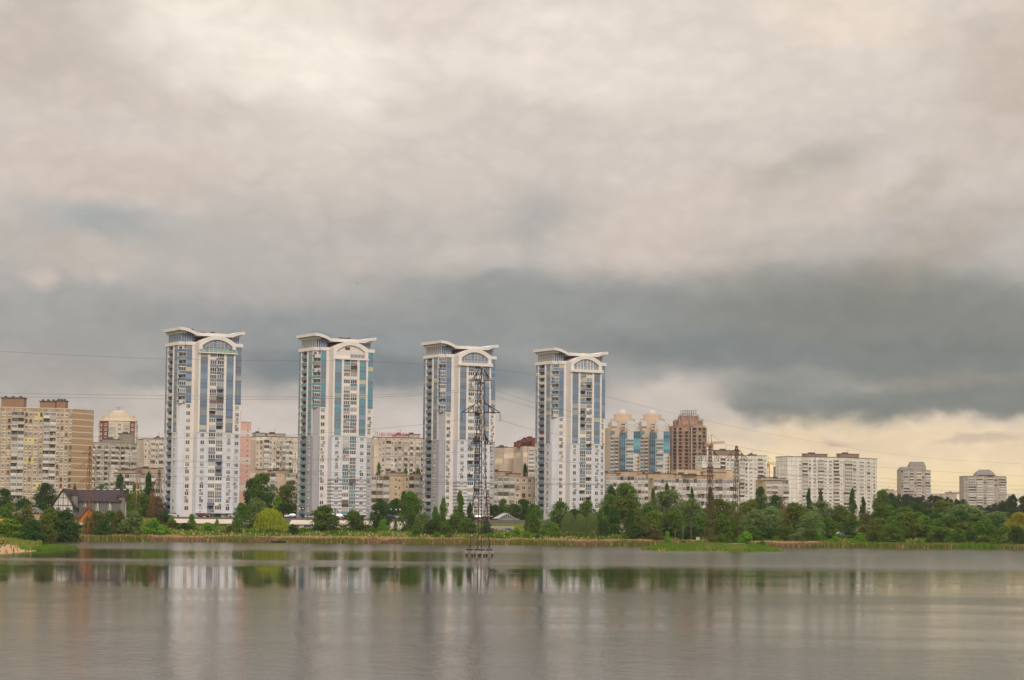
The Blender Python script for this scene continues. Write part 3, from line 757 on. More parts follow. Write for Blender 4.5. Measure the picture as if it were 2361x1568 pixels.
for px, Y, pal, sp, lab, sd_, kd in TW:
    tower(XW(px, Y, 1190), Y, ZB - .3, pal, sp, lab, sd_, kd)
# ------------------------------------------------------------------ panel blocks and other buildings
def local_plan(R0, pts):                        # world xy -> root local xy
    return [(p[0] - R0[0], p[1] - R0[1]) for p in pts]
def block(name, label, cat, front, top, zb, floors, cols, wall, depth=12.0, seed=1, group=None, roofbits=(), cap_h=.9, attic=True,
          wcap=100, side=None, keys=None, wsize=(.58, .56), capmat=None, nolow=0, roofm=None):
    """front: [(px, D), ...] left to right; cols: one pattern string per front edge; top/py at the first corner"""
    rnd = random.Random(seed)
    W = [(XW(px, Y, (top + 1180) / 2), Y) for px, Y in front]
    z1 = ZW(front[0][0], top, front[0][1])
    R0 = ((W[0][0] + W[-1][0]) / 2, (W[0][1] + W[-1][1]) / 2 + depth / 2)
    R = thing(name, label, cat, (R0[0], R0[1], zb), 0, group)
    L = local_plan(R0, W); Ht = z1 - zb
    ang = atan2(L[-1][1] - L[0][1], L[-1][0] - L[0][0])
    back = [(L[-1][0] - sin(ang) * depth, L[-1][1] + cos(ang) * depth), (L[0][0] - sin(ang) * depth, L[0][1] + cos(ang) * depth)]
    plan = L + back
    att = 1.5 if attic else .0
    fh = (Ht - att) / floors
    wl = MB(); wl.wall(plan, 0, Ht, 0, capm=1); wl.build('wall', [wall, roofm or DARKROOF], R)
    cm = capmat or DARKROOF
    rp_ = MB()
    for a, b_ in zip(plan, plan[1:] + plan[:1]):
        an, Ln = seg_frame(a, b_); M = Matrix.Translation((a[0], a[1], 0)) @ Matrix.Rotation(an, 4, 'Z')
        rp_.box(-.12, Ln + .12, -.15, .2, Ht - .02, Ht + .28, 0, M)
    rp_.build('parapet_cap', [cm], R)
    pp = Parts(R, wcap)
    K = {'w': ('win2', 'win3', 'winw', 'winb'), 'W': ('win3', 'win3t', 'win3'), 'b': ('bal_o',), 'g': ('bal_g', 'bal_g5', 'bal_gb'), 'm': ('bal_g', 'bal_g5', 'bal_gb', 'bal_o', 'bal_o'), 's': ('win2', 'winb')}
    if keys: K.update(keys)
    for i in range(floors - nolow):
        z = Ht - att - (i + 1) * fh
        for e, (a, b_) in enumerate(zip(L, L[1:])):
            pat = cols[e] if e < len(cols) else ''
            if not pat: continue
            an, Ln = seg_frame(a, b_)
            wt_ = [1.35 if c in 'bgmW' else (.5 if c == ',' else .9) for c in pat]; tot = sum(wt_); u = 0
            for c, q in zip(pat, wt_):
                wd = Ln * q / tot; uc = u + wd / 2; u += wd
                if c in '.,': continue
                x = a[0] + cos(an) * uc; y = a[1] + sin(an) * uc
                key = rnd.choice(K[c])
                if c in 'bgm': pp.put(key, 'balcony', (x, y, z), an, (wd * .97, 1, fh))
                else:
                    ww = wd * (wsize[0] if c != 's' else .3); hh = fh * (wsize[1] if c != 's' else .3)
                    pp.put(key, 'window', (x, y, z + fh * .27), an, (ww, 1, hh))
                    if rnd.random() < .07: pp.put('ac', 'air_conditioner', (x + rnd.uniform(-.6, .6), y, z + fh * .05), an, (.9, 1, .8))
    if attic:                                    # small attic vents
        for e, (a, b_) in enumerate(zip(L, L[1:])):
            if e < len(cols) and cols[e].strip('.,'):
                an, Ln = seg_frame(a, b_); n = max(2, len(cols[e]) // 2)
                for k in range(n):
                    u = Ln * (k + .5) / n
                    q = MB(); M = Matrix.Translation((a[0] + cos(an) * u, a[1] + sin(an) * u, Ht - 1.1)) @ Matrix.Rotation(an, 4, 'Z')
                    q.box(-.28, .28, -.03, .05, 0, .5, 0, M); q.build('attic_vent', [DARK], R)
    for rb in roofbits:                          # (fraction along, half width, height, mat, y offset)
        f, hw, h, m = rb[:4]; yo = rb[4] if len(rb) > 4 else depth * .45
        Ltot = math.hypot(L[-1][0] - L[0][0], L[-1][1] - L[0][1]); u = Ltot * f
        M = Matrix.Translation((L[0][0] + cos(ang) * u - sin(ang) * yo, L[0][1] + sin(ang) * u + cos(ang) * yo, Ht)) @ Matrix.Rotation(ang, 4, 'Z')
        q = MB(); q.box(-hw, hw, -2.4, 2.4, 0, h, 0, M); q.box(-hw - .2, hw + .2, -2.6, 2.6, h, h + .25, 1, M)
        if hw > 1.5:
            q.box(-hw * .5, -hw * .1, -1.5, 1.5, h + .25, h + 1.0, 1, M)
        q.build('lift_housing', [m, DARKROOF], R)
        if rnd.random() < .8:
            q = MB(); q.bar(M @ Vector((0, 0, h)), M @ Vector((0, 0, h + 3.0)), .09); q.bar(M @ Vector((-.7, 0, h + 2.4)), M @ Vector((.7, 0, h + 2.4)), .05); q.bar(M @ Vector((-.4, 0, h + 2.8)), M @ Vector((.4, 0, h + 2.8)), .05)
            q.build('antenna', [DARKROOF], R)
    pp.finish()
    return R, L, Ht, fh, ang

GRND = 9.0
ORG = panel_mat('panel_brown_tile', (184, 160, 136), 1.4, 3.2, 2.8, .05, .26, alt=(226, 204, 130), altw=.06)
PEACH = panel_mat('panel_peach', (212, 184, 156), .74, 2.9, 2.8, .05, .05)
CREAM = panel_mat('panel_cream', (212, 194, 178), .8, 3.0, 2.8, .09, .05, alt=(236, 226, 214), altw=.14)
GREYP = panel_mat('panel_grey', (178, 168, 154), .78, 3.0, 2.8, .08, .05, alt=(206, 198, 186), altw=.15)
WHTP = panel_mat('panel_white', (230, 220, 210), .5, 3.0, 2.75, .05, .10)
BEIG = panel_mat('panel_beige', (202, 182, 166), .82, 3.2, 2.8, .04, .04, alt=(234, 214, 190), altw=.2)
FARG = panel_mat('far_concrete', (186, 168, 156), .85, 3.0, 2.8, .05, .05)
TILEW = mat('brown_tile_wall', (158, 124, 98), .9, 0, .5, .1)
PINK = None
def band_mat(name, c1, c2, n, k, ph=2.8):
    m, t, p = base_mat(name)
    uv = t.new('ShaderNodeUVMap', uv_map='uv'); s = t.new('ShaderNodeSeparateXYZ'); t.link(uv.outputs[0], s.inputs[0])
    r = t.math('FRACT', t.math('DIVIDE', s.outputs[1], ph * n)); f = t.math('LESS_THAN', r, k / n)
    e = t.math('LESS_THAN', t.math('FRACT', t.math('DIVIDE', s.outputs[1], ph)), .05)
    c = t.mix(f, lin(c1), lin(c2)); c = t.mix(t.math('MULTIPLY', e, .35), c, lin((120, 90, 84)))
    t.link(c, p.inputs['Base Color']); p.inputs['Roughness'].default_value = .9
    return m
PINK = band_mat('panel_pink_white_bands', (232, 184, 170), (232, 212, 204), 4, 1)
ENDW = band_mat('end_wall_tile_bands', (178, 146, 112), (220, 206, 190), 1, .16)

# left: big block cut by the frame, with blank end wall
block('apartment_block', 'brown and cream panel block with striped blank end wall, cut by the left edge', 'apartment block',
      [(-60, 1028), (166, 1040), (214, 1052)], 938, GRND, 16, ['wmmwwWwmmwwWwmmwwww', ''], ORG, seed=3, capmat=mat('cream_cap', (222, 206, 190), .8), wcap=100)
# its striped end wall and roof houses
def slab_piece(nm, label_parent, front, top, zb, m, parent=None, depth=10):
    pass
last = [o for o in col.objects if o.name.startswith('apartment_block')][-1]
def facing(R, front, top, bottom, m, name, out=.06, seed=0):
    """a skin on one front edge, set proud of the wall"""
    a = P(front[0][0], top, front[0][1]); b_ = P(front[1][0], top, front[1][1])
    an, Ln = seg_frame((a.x, a.y), (b_.x, b_.y)); q = MB()
    zt = a.z - R.location.z; zb_ = ZW(front[0][0], bottom, front[0][1]) - R.location.z
    o = Vector((sin(an) * out, -cos(an) * out))
    pl = [(a.x - R.location.x + o.x, a.y - R.location.y + o.y), (b_.x - R.location.x + o.x, b_.y - R.location.y + o.y)]
    q.wall(pl, zb_, zt, 0, closed=False)
    q.build(name, [m], R)
R = D.objects['apartment_block']
facing(R, [(167, 1039.4), (213.5, 1051.2)], 947, 1190, ENDW, 'tiled_end_wall')
for px0, px1, top in ((3, 55, 918), (92, 128, 926), (130, 151, 925)):
    a = P(px0, top, 1046); b_ = P(px1, top, 1046); q = MB()
    zz = ZW(px0, 944, 1046); q.box(a.x - R.location.x, b_.x - R.location.x, 0, 6, zz - R.location.z, a.z - R.location.z, 0)
    q.box(a.x - R.location.x - .3, b_.x - R.location.x + .3, -.3, 6.3, a.z - R.location.z, a.z - R.location.z + .4, 1)
    for k in range(3):
        x = a.x + (b_.x - a.x) * (k + .5) / 3 - R.location.x; q.box(x - .5, x + .5, 1, 2, a.z - R.location.z + .4, a.z - R.location.z + 1.1, 1)
    q.build('lift_housing', [TILEW, DARKROOF], R)

# red and cream tower with stepped crown, behind
def round_tower(name, label, px, Y, wpx, top, zb, seed, group=None):
    rnd = random.Random(seed); cx = XW(px, Y, 1000); r = wpx / 2 * Y / F; zt = ZW(px, top, Y)
    R = thing(name, label, 'apartment tower', (cx, Y + r, zb), 0, group); Ht = zt - zb
    RED = mat('red_brick', (138, 74, 62), .9, 0, .5, .1); CRM = mat('cream_render', (214, 196, 178), .9, 0, .4, .06); LCR = mat('light_cream', (232, 212, 190), .9)
    n = 16; pl = [(r * 1.0 * sin(2 * pi * k / n - pi), r * .8 * -cos(2 * pi * k / n - pi) * -1) for k in range(n)]
    pl = [(r * cos(pi + 2 * pi * k / n), r * .8 * sin(pi + 2 * pi * k / n)) for k in range(n)]
    q = MB(); body = Ht - 7.2
    for k in range(n):
        a, b_ = pl[k], pl[(k + 1) % n]
        m = 1 if k in (1, 2, 6, 9, 13) else 0
        q.quad([(*a, 0), (*b_, 0), (*b_, body), (*a, body)], m)
    q.quad([(*p, body) for p in pl], 0); q.build('wall', [CRM, RED], R)
    for (s, z0, z1, m) in ((1.04, body, body + .8, LCR), (.88, body + .8, body + 3.7, CRM), (.53, body + 3.7, body + 5.9, CRM), (.3, body + 5.9, body + 6.8, LCR)):
        q = MB(); q.wall([(x * s, y * s) for x, y in pl], z0, z1, 0); q.build('crown_step', [m], R)
    q = MB(); q.bar((0, 0, body + 6.8), (0, 0, body + 9.6), .2); q.bar((-1.8, 0, body + 9), (1.8, 0, body + 9), .12); q.bar((-1.2, 0, body + 8.2), (1.2, 0, body + 8.2), .12); q.build('antenna', [DARKROOF], R)
    pp = Parts(R, 60); fh = 2.9; nf = int(body / fh)
    for i in range(min(nf, 9)):
        z = body - 1.0 - (i + 1) * fh
        for k in range(0, 8):
            a, b_ = pl[k], pl[k + 1]; an, Ln = seg_frame(a, b_); x, y = (a[0] + b_[0]) / 2, (a[1] + b_[1]) / 2
            if k in (0, 3, 5, 7): pp.put('bal_g5', 'balcony', (x, y, z), an, (Ln * .9, .7, fh))
            else: pp.put(rnd.choice(('win2', 'win3')), 'window', (x, y, z + .7), an, (Ln * .42, 1, 1.6))
    pp.finish(); return R
round_tower('apartment_tower', 'cream round tower with red brick strips and a stepped crown, behind the grey block', 265, 1500, 88, 944, 12, 5)
block('apartment_block', 'long grey panel block left of the first white tower, under the red and cream tower', 'apartment block',
      [(206, 1235), (300, 1250), (331, 1262)], 1020, GRND + 1, 13, ['gwmWmwgmwmgw', 'mwb'], GREYP, seed=6, wcap=100, capmat=mat('grey_cap', (150, 140, 130), .9), roofbits=[(.5, 4, 2.2, GREYP), (.78, 3, 5.5, GREYP)])
block('apartment_block', 'brownish grey panel block close to the left side of the first white tower', 'apartment block',
      [(331, 1200), (382, 1205)], 1012, GRND + 1, 12, ['wsmwgw'], CREAM, seed=7, wcap=70, roofbits=[(.8, 2, .8, CREAM)])
block('low_apartment_block', 'low peach block with long balconies behind the half timbered house', 'apartment block',
      [(262, 1010), (382, 1014)], 1092, 8, 6, ['ggmgmggmgg'], PEACH, seed=8, depth=11, wcap=60, attic=False, roofbits=[(.3, 5, 1.6, PEACH), (.7, 6, 2.4, PEACH)])
block('slim_apartment_block', 'pink block with white bands rising right beside the first white tower', 'apartment block',
      [(546, 962), (577.5, 967)], 972, GRND - 1, 19, ['.s'], PINK, seed=9, depth=14, attic=False, wsize=(.6, .5), keys={'s': ('win3', 'win2')}, roofbits=[(.3, 2.2, 3.0, PINK), (.5, 1.2, 4.4, mat('red_brick', (138, 74, 62), .9, 0, .5, .1))], capmat=TRIM)
block('slim_apartment_block', 'narrow beige slab end standing behind the pink banded block', 'apartment block',
      [(577, 1000), (589, 1003)], 1008, GRND - 1, 16, [''], BEIG, seed=10, depth=18, attic=False, roofbits=[(.3, .6, .8, BEIG)], capmat=TRIM)
block('apartment_block', 'cream panel block with mixed balconies between the first and second white towers', 'apartment block',
      [(588, 1200), (636, 1206), (694, 1212)], 1006, GRND, 14, ['swgws', 'mwggmwWws'], CREAM, seed=11, wcap=100, roofbits=[(.15, 2.5, 1.8, CREAM), (.5, 5, 1.6, CREAM)])
block('low_apartment_block', 'peach nine storey block with loggias behind trees between first and second white towers', 'apartment block',
      [(586, 1030), (634, 1034), (694, 1040)], 1090, 8, 7, ['gggg', 'ww.mgww'], PEACH, seed=12, depth=12, wcap=60, attic=False, roofbits=[(.12, 3, 1.6, PEACH), (.6, 4, 1.2, PEACH)], capmat=PEACH)
Rr, Lr, Hr, fr_, ar_ = block('apartment_block', 'panel block carrying red rooftop letters between the second and third white towers', 'apartment block',
      [(862, 1170), (916, 1176), (978, 1182)], 1008, GRND, 14, ['.swgww', 'msgsmsgwb'], CREAM, seed=13, wcap=100, roofbits=[(.6, 3.4, 1.6, CREAM), (.85, 3, 2, CREAM)])
block('low_apartment_block', 'peach six storey block with brown seams between the second and third white towers', 'apartment block',
      [(852, 1000), (908, 1001), (980, 1004)], 1097, 8, 6, ['gmg.', 'ws.wmgg'], PEACH, seed=14, depth=12, wcap=60, attic=False, roofbits=[(.5, 4, 1.4, PEACH), (.85, 2, 1.2, PEACH)], capmat=PEACH)
block('apartment_block', 'beige tall block with blank end wall, lower neighbour of the red brick attic', 'apartment block',
      [(1161, 1320), (1186, 1322), (1206, 1330)], 1032, GRND + 1, 17, ['', ''], BEIG, seed=15, depth=14, attic=False, wcap=60, roofbits=[(.3, 2, .6, BEIG)])
RBR = mat('red_brick', (138, 74, 62), .9, 0, .5, .1)
block('apartment_block', 'cream tall block with red brick attic at the left edge of the fourth white tower', 'apartment block',
      [(1206, 1300), (1246, 1304)], 1029, GRND + 1, 17, ['.gg'], BEIG, seed=16, depth=14, attic=True, wcap=60, roofbits=[(.35, 3.6, 3.2, RBR), (.75, 4.6, 4.8, RBR), (.05, 2.6, 2.2, RBR)])
block('low_apartment_block', 'peach six storey block with dark glazed loggias between the third and fourth white towers', 'apartment block',
      [(1132, 1004), (1186, 1006), (1242, 1010)], 1099, 8, 6, ['gggg', 'wwww'], PEACH, seed=17, depth=12, wcap=60, attic=False, roofbits=[(.22, 4.4, 2.2, PEACH), (.5, 3.4, 1.4, PEACH)], capmat=PEACH)
# rooftop sign
sg = thing('rooftop_sign', 'faded red letters on a frame over the panel block roof', 'sign', (XW(905, 1169, 1000), 1169, ZW(905, 1008, 1169) + .3))
REDL = mat('red_letters', (206, 84, 84), .6); srnd = random.Random(8); q = MB(); x = -7.7
for k in range(12):                              # too small to read in the photograph: strokes of the right size only
    w_, h_ = srnd.uniform(.75, 1.15), (2.0 if k in (0, 8) else 1.35); q.box(x, x + .3, -.12, .0, .35, .35 + h_)
    if k % 3: q.box(x + w_ - .28, x + w_, -.12, .0, .35, .35 + h_)
    q.box(x + .3, x + w_ - .28, -.12, .0, .35 + h_ * (.4 if k % 2 else .78), .35 + h_ * (.4 if k % 2 else .78) + .28)
    x += w_ + (.75 if k == 7 else .28)
q.build('lettering', [REDL], sg)
q = MB(); q.bar((-8, .1, .3), (8, .1, .3), .12); q.bar((-8, .1, 1.9), (8, .1, 1.9), .1)
for k in range(8): x = -7.6 + k * 2.2; q.bar((x, .1, -.4), (x, .1, 2.2), .1)
q.build('sign_frame', [mat('pale_rust', (176, 140, 134), .8)], sg)
q = MB(); 
for k in range(12):
    a0, a1 = 2 * pi * k / 12, 2 * pi * (k + 1) / 12
    q.bar((-9.6 + 1.25 * cos(a0), 0, 1.5 + 1.25 * sin(a0)), (-9.6 + 1.25 * cos(a1), 0, 1.5 + 1.25 * sin(a1)), .22)
q.bar((-9.6, .1, -.4), (-9.6, .1, .3), .15); q.build('round_emblem', [mat('sign_ring', (120, 112, 108), .7)], sg)

# ---- domed towers
def domed(label, px, Y, seed, zb=10):
    rnd = random.Random(seed); sc = Y / F; cx = XW(px, Y, 1000)
    R = thing('domed_tower', label, 'apartment tower', (cx, Y + 12, zb), radians(8), 'domed blue glass towers')
    Z = lambda py: ZW(px, py, Y) - zb
    ORC = mat('apricot_render', (204, 178, 156), .9, 0, .4, .05); GRW = mat('pale_grey_render', (206, 200, 198), .9, 0, .4, .05); DOM = mat('white_dome', (206, 202, 200), .5); TAN = mat('tan_render', (200, 166, 132), .9, 0, .4, .05)
    hw = 35.5 * sc; d = 12
    zt = Z(1040); zf_ = Z(990)
    pl = [(-hw, -4), (-hw + 2, -9), (-hw + 11, -10), (-hw + 12, -12), (hw - 11, -13), (hw - 3, -12), (hw, -9), (hw, 12), (-hw, 12)]
    q = MB(); q.wall(pl, 0, Z(986), 0); q.build('wall', [ORC], R)
    q = MB(); q.wall([(-hw + 12.2, -12.3), (hw - 9, -13.2), (hw - 1.5, -12.5), (hw - 1, 0), (-hw + 12.2, 0)], 0, Z(977), 0); q.build('front_bay', [GRW], R)
    # crown tiers, dome, barrel arches
    for (s, z0, z1, m) in ((.93, Z(986), Z(974), ORC), (.78, Z(974), Z(965), ORC), (.57, Z(965), Z(954), ORC)):
        q = MB(); n = 12; q.wall([(hw * s * 1.05 * cos(pi + 2 * pi * k / n), hw * s * .8 * sin(pi + 2 * pi * k / n)) for k in range(n)], z0, z1, 0); q.build('crown_tier', [m], R)
    q = MB(); n = 16; rr = 10.5 * sc; zb_ = Z(954); hh = Z(942) - zb_
    q.wall([(rr * 1.15 * cos(2 * pi * k / n), rr * 1.15 * sin(2 * pi * k / n)) for k in range(n)], zb_, zb_ + .8, 0)
    for j in range(5):
        t0, t1 = pi / 2 * j / 5, pi / 2 * (j + 1) / 5
        for k in range(n):
            a0, a1 = 2 * pi * k / n, 2 * pi * (k + 1) / n
            f = lambda t, a: (rr * cos(t) * cos(a), rr * cos(t) * sin(a), zb_ + .8 + hh * .75 * sin(t))
            q.quad([f(t0, a0), f(t0, a1), f(t1, a1), f(t1, a0)])
    q.build('dome', [DOM], R, smooth=False)
    q = MB()
    for k in range(8):
        a = 2 * pi * k / 8
        q.bar((rr * 1.25 * cos(a), rr * 1.25 * sin(a), zb_ + .8), (rr * .9 * cos(a), rr * .9 * sin(a), zb_ + hh * .8), .3); q.bar((rr * .9 * cos(a), rr * .9 * sin(a), zb_ + hh * .8), (rr * .25 * cos(a), rr * .25 * sin(a), zb_ + hh * 1.15), .3)
    q.build('dome_ribs', [DOM], R)
    for (x0, x1, zc, y) in ((hw * .08, hw * .62, 973, -12.8), (-hw * .86, -hw * .5, 972, -9.4)):
        q = MB(); N = 10; r = (x1 - x0) / 2; xc = (x0 + x1) / 2; zz = Z(zc)
        for k in range(N):
            a0, a1 = pi * k / N, pi * (k + 1) / N
            A, B = (xc + r * cos(a0), zz + r * .8 * sin(a0)), (xc + r * cos(a1), zz + r * .8 * sin(a1))
            q.quad([(A[0], y, A[1]), (A[0], 2, A[1]), (B[0], 2, B[1]), (B[0], y, B[1])]); q.quad([(xc, y + .4, zz), (A[0], y + .4, A[1]), (B[0], y + .4, B[1])], 1)
        q.box(x0, x1, y + .4, y + 4, zz - 4, zz, 0); q.build('barrel_gable', [DOM, GRW], R)
    TL = glass_mat('curtain_glass_blue', [(44, 92, 128), (60, 118, 148), (38, 78, 110), (96, 150, 168)], .08, [4, 3, 3, 1]); TT = glass_mat('curtain_glass_teal', [(82, 148, 162), (102, 168, 178), (66, 128, 148)], .08); TD = glass_mat('curtain_glass_dark', [(34, 58, 82), (48, 78, 100), (70, 110, 128)], .08)
    fh = 2.95
    if 'bal_bl' not in CELL: make_balcony('bal_bl', True, mat('beige_parapet', (196, 180, 166), .8, .12), .34, 3, mat('mullion_grey', (126, 140, 150), .5), .7, TL)
    for key, g in (('cw_b', TL), ('cw_t', TT), ('cw_d', TD)):
        if key not in CELL:
            b = MB(); b.box(-.5, .5, -.12, 0, .03, .97, 1); b.box(-.5, .5, -.16, 0, -.03, .03, 0)
            for x in (-.5, -.17, .17, .48): b.box(x - .01, x + .02, -.15, -.1, .03, .97, 0)
            _cell(key, b, [mat('mullion_grey', (126, 140, 150), .5), g])
    pp = Parts(R, 100)
    def cols(x0, x1, y, key, ztop, zbot, name, ang=0, s=1.0):
        z = ztop - fh
        while z > zbot:
            pp.put(key if isinstance(key, str) else rnd.choice(key), name, ((x0 + x1) / 2, y, z), ang, ((x1 - x0) * s, 1, fh)); z -= fh
    mid = Z(1008); low = Z(1051); end = Z(1130)
    X = lambda f: -hw + 2 * hw * f
    cols(X(.0) + .6, X(.17), -9.2, 'cw_t', Z(993), Z(1008), 'glass_panel'); cols(X(.0) + .6, X(.15), -9.0, 'bal_bl', mid, end, 'balcony')
    cols(X(.17), X(.28), -10.1, 'bal_o', mid, end, 'balcony')
    cols(X(.31), X(.50), -12.4, 'cw_d', Z(997), end, 'glass_panel')
    cols(X(.50), X(.80), -12.7, 'cw_b', Z(994), Z(1012), 'glass_panel')
    cols(X(.51), X(.76), -12.75, ('bal_bl', 'bal_bl', 'bal_o'), Z(1013), end, 'balcony')
    cols(X(.77), X(.99), -12.8, ('cw_b', 'cw_t'), Z(994), low, 'glass_panel')
    z = low - fh
    while z > end:
        for f in (.83, .93): pp.put('winb', 'window', (X(f), -12.7, z + .8), 0, (1.5, 1, 1.5))
        z -= fh
    q = MB(); q.box(X(.79), X(.99), -12.62, -12.3, end, low, 0); q.build('tan_panel', [TAN], R)
    for f in (.42, .6, .9):
        for py in (981, 988):
            pp.put('bal_o', 'attic_opening', (X(f), -12.5, Z(py + 2)), 0, (3.6, .4, 2))
    pp.finish(); return R
domed('left domed tower of apricot walls and blue glass, touching the fourth white tower', 1437, 1900, 21)
domed('right domed tower of apricot walls and blue glass, touching the unfinished brick tower', 1506, 1912, 22)
# ---- tower under construction
def unfinished(px, Y, zb=10):
    rnd = random.Random(5); R = thing('unfinished_tower', 'unfinished brown brick tower with bare floor slabs and a scaffolded crown', 'apartment tower', (XW(px, Y, 1000), Y + 12, zb), radians(8))
    Z = lambda py: ZW(px, py, Y) - zb
    sc = Y / F; hw = 40 * sc
    BRK = panel_mat('raw_brick', (164, 122, 102), .8, 3.4, 2.95, .16, .12, alt=(178, 150, 132), altw=.25); CON = mat('raw_concrete', (168, 152, 142), .95, .1, .4, .12)
    pl = [(-hw, -4), (-hw + 3, -9), (-hw + 13, -10), (-hw + 14, -13), (hw - 9, -13.5), (hw - 1, -10), (hw, 12), (-hw, 12)]
    q = MB(); q.wall([(x * .97, y * .97) for x, y in pl], 0, Z(981), 0); q.build('brick_wall', [BRK], R)
    fh = 2.95; z = Z(985); n = 0
    while z > Z(1150):
        q = MB(); q.wall(pl, z - .3, z, 0); q.build('floor_slab', [CON], R); n += 1
        z -= fh
    for x, y in pl[:6]:
        q = MB(); q.box(x - .35, x + .35, y - .35, y + .35, 0, Z(985)); q.build('column', [CON], R)
    HOLE = mat('black_opening', (50, 40, 40), 1); b = MB(); b.box(-.5, .5, -.06, .0, 0, 1, 0); b.box(-.55, .55, -.12, 0, -.08, 0, 1); _cell('hole', b, [HOLE, CON])
    pp = Parts(R, 100); z = Z(985) - fh
    L = pl[:6]
    while z > Z(1150):
        for a, b_ in zip(L, L[1:] + [pl[6]]):
            an, Ln = seg_frame(a, b_); k = max(1, int(Ln / 3.4))
            for i in range(k):
                u = Ln * (i + .5) / k
                if rnd.random() < .9: pp.put('hole', 'window_opening', (a[0] * .97 + cos(an) * u, a[1] * .97 + sin(an) * u - .1, z + .5), an, (rnd.choice((2.2, 2.7, 2.0)), 1, 2.0))
        z -= fh
    for s, z0, z1 in ((.76, Z(981), Z(968)), (.52, Z(968), Z(958))):
        q = MB(); q.wall([(x * s, y * s) for x, y in pl], z0, z1, 0, capm=1); q.build('crown_tier', [BRK, CON], R)
        for x, y in pl[:6]:
            q = MB(); q.box(x * s * 1.05 - .4, x * s * 1.05 + .4, y * s * 1.05 - .4, y * s * 1.05 + .4, z0, z1 + 1); q.build('column', [CON], R)
    q = MB(); DK = mat('scaffold_dark', (92, 78, 74), .8)
    za, zb2 = Z(958), Z(945)
    for k in range(7):
        x = -5.4 + k * 1.8
        for y in (-5, 4): q.bar((x, y, za - 1), (x, y, zb2 + rnd.uniform(-1.2, 1.5)), .3)
    for zz in (za + 1, (za + zb2) / 2, zb2 - .3):
        for y in (-5, 4): q.bar((-6, y, zz), (6, y, zz), .26)
    for s in (-1, 1):
        q.bar((s * 11.5, -6, Z(972)), (s * 5, -5, za + 2), .3); q.bar((s * 9, -6, Z(968)), (s * 5.4, -5, za), .3)
    q.build('scaffold', [DK], R)
    q = MB()
    for k in range(4):
        x = hw - 8 + k * 2.6; q.bar((x, -14.2, Z(1140)), (x, -14.2, Z(1003)), .16)
    z = Z(1003)
    while z > Z(1140): q.bar((hw - 8.4, -14.2, z), (hw + .4, -14.2, z), .14); z -= fh
    q.build('scaffold', [DK], R)
    pp.finish()
unfinished(1589, 1925)
# ---- white blocks right of centre
block('apartment_block', 'white panel block behind the two portal pylons', 'apartment block', [(1618, 1392), (1652, 1395), (1768, 1402)], 1049, GRND + 2, 15, ['', 'smwWwmwWsms'], WHTP, seed=31, wcap=100,
      roofbits=[(.42, 7.5, 3, mat('roof_brick', (150, 122, 108), .9)), (.6, 2, .8, WHTP), (.82, 2, .8, WHTP)])
block('apartment_block', 'large white panel block with many balconies behind dark poplars on the right', 'apartment block', [(1815, 1440), (1840, 1441), (1944, 1448), (2022, 1474)], 1053, GRND + 2, 17, ['', 'smwWmwWms', 'mwWws'], WHTP, seed=32, wcap=100,
      roofbits=[(.36, 8, 2.2, mat('roof_brick', (150, 122, 108), .9)), (.73, 7, 2.8, mat('roof_brick', (150, 122, 108), .9))])
block('apartment_block', 'dim grey slab peeking out behind the large white block on its left', 'apartment block', [(1799, 1700), (1818, 1702)], 1076, 12, 15, ['.g'], mat('dim_grey_wall', (150, 136, 130), .9), seed=33, wcap=60, attic=False)
# ---- long terraces of flats
for (front, top, cols_, lab, zb_, fl, rb) in (
        ([(1396, 1050), (1510, 1053)], 1098, ['ggmgmggmgggmgg'], 'long low block with rows of glazed balconies right of the fourth white tower', 8, 7, [(.1, 5, 1.4, PEACH), (.5, 6, 2.2, PEACH), (.85, 4, 1.2, PEACH)]),
        ([(1506, 1000), (1698, 1004)], 1103, ['ggmggmgggmgggmgggmgggmg'], 'long low block with pale glazed balconies above the willows', 8, 6, [(.12, 6, 2, PEACH), (.4, 5, 1.8, PEACH), (.55, 7, 1.4, PEACH), (.75, 5, 3, PEACH)])):
    block('low_apartment_block', lab, 'apartment block', front, top, zb_, fl, cols_, CREAM, seed=int(front[0][0]), depth=12, wcap=100, attic=False, roofbits=rb, capmat=PEACH, roofm=PEACH)
block('low_apartment_block', 'higher rear wing with peach roof rising behind the long glazed block', 'apartment block', [(1560, 1080), (1690, 1084)], 1083, 9, 8, [''], PEACH, seed=36, depth=12, attic=False, capmat=PEACH, roofm=PEACH, roofbits=[(.7, 5, .8, PEACH)])
block('low_apartment_block', 'short stepped block with dark loggias right of the white portal pylon block', 'apartment block', [(1765, 1190), (1792, 1192)], 1108, 9, 8, ['gg'], PEACH, seed=37, depth=12, wcap=40, attic=False, roofbits=[(.3, 3, 1.6, PEACH)])
block('low_apartment_block', 'yellowish low block against the left end of the large white block', 'apartment block', [(1790, 1250), (1818, 1252)], 1108, 9, 8, ['gm'], BEIG, seed=38, depth=12, wcap=40, attic=False, roofbits=[(.4, 4, 1.2, BEIG)])
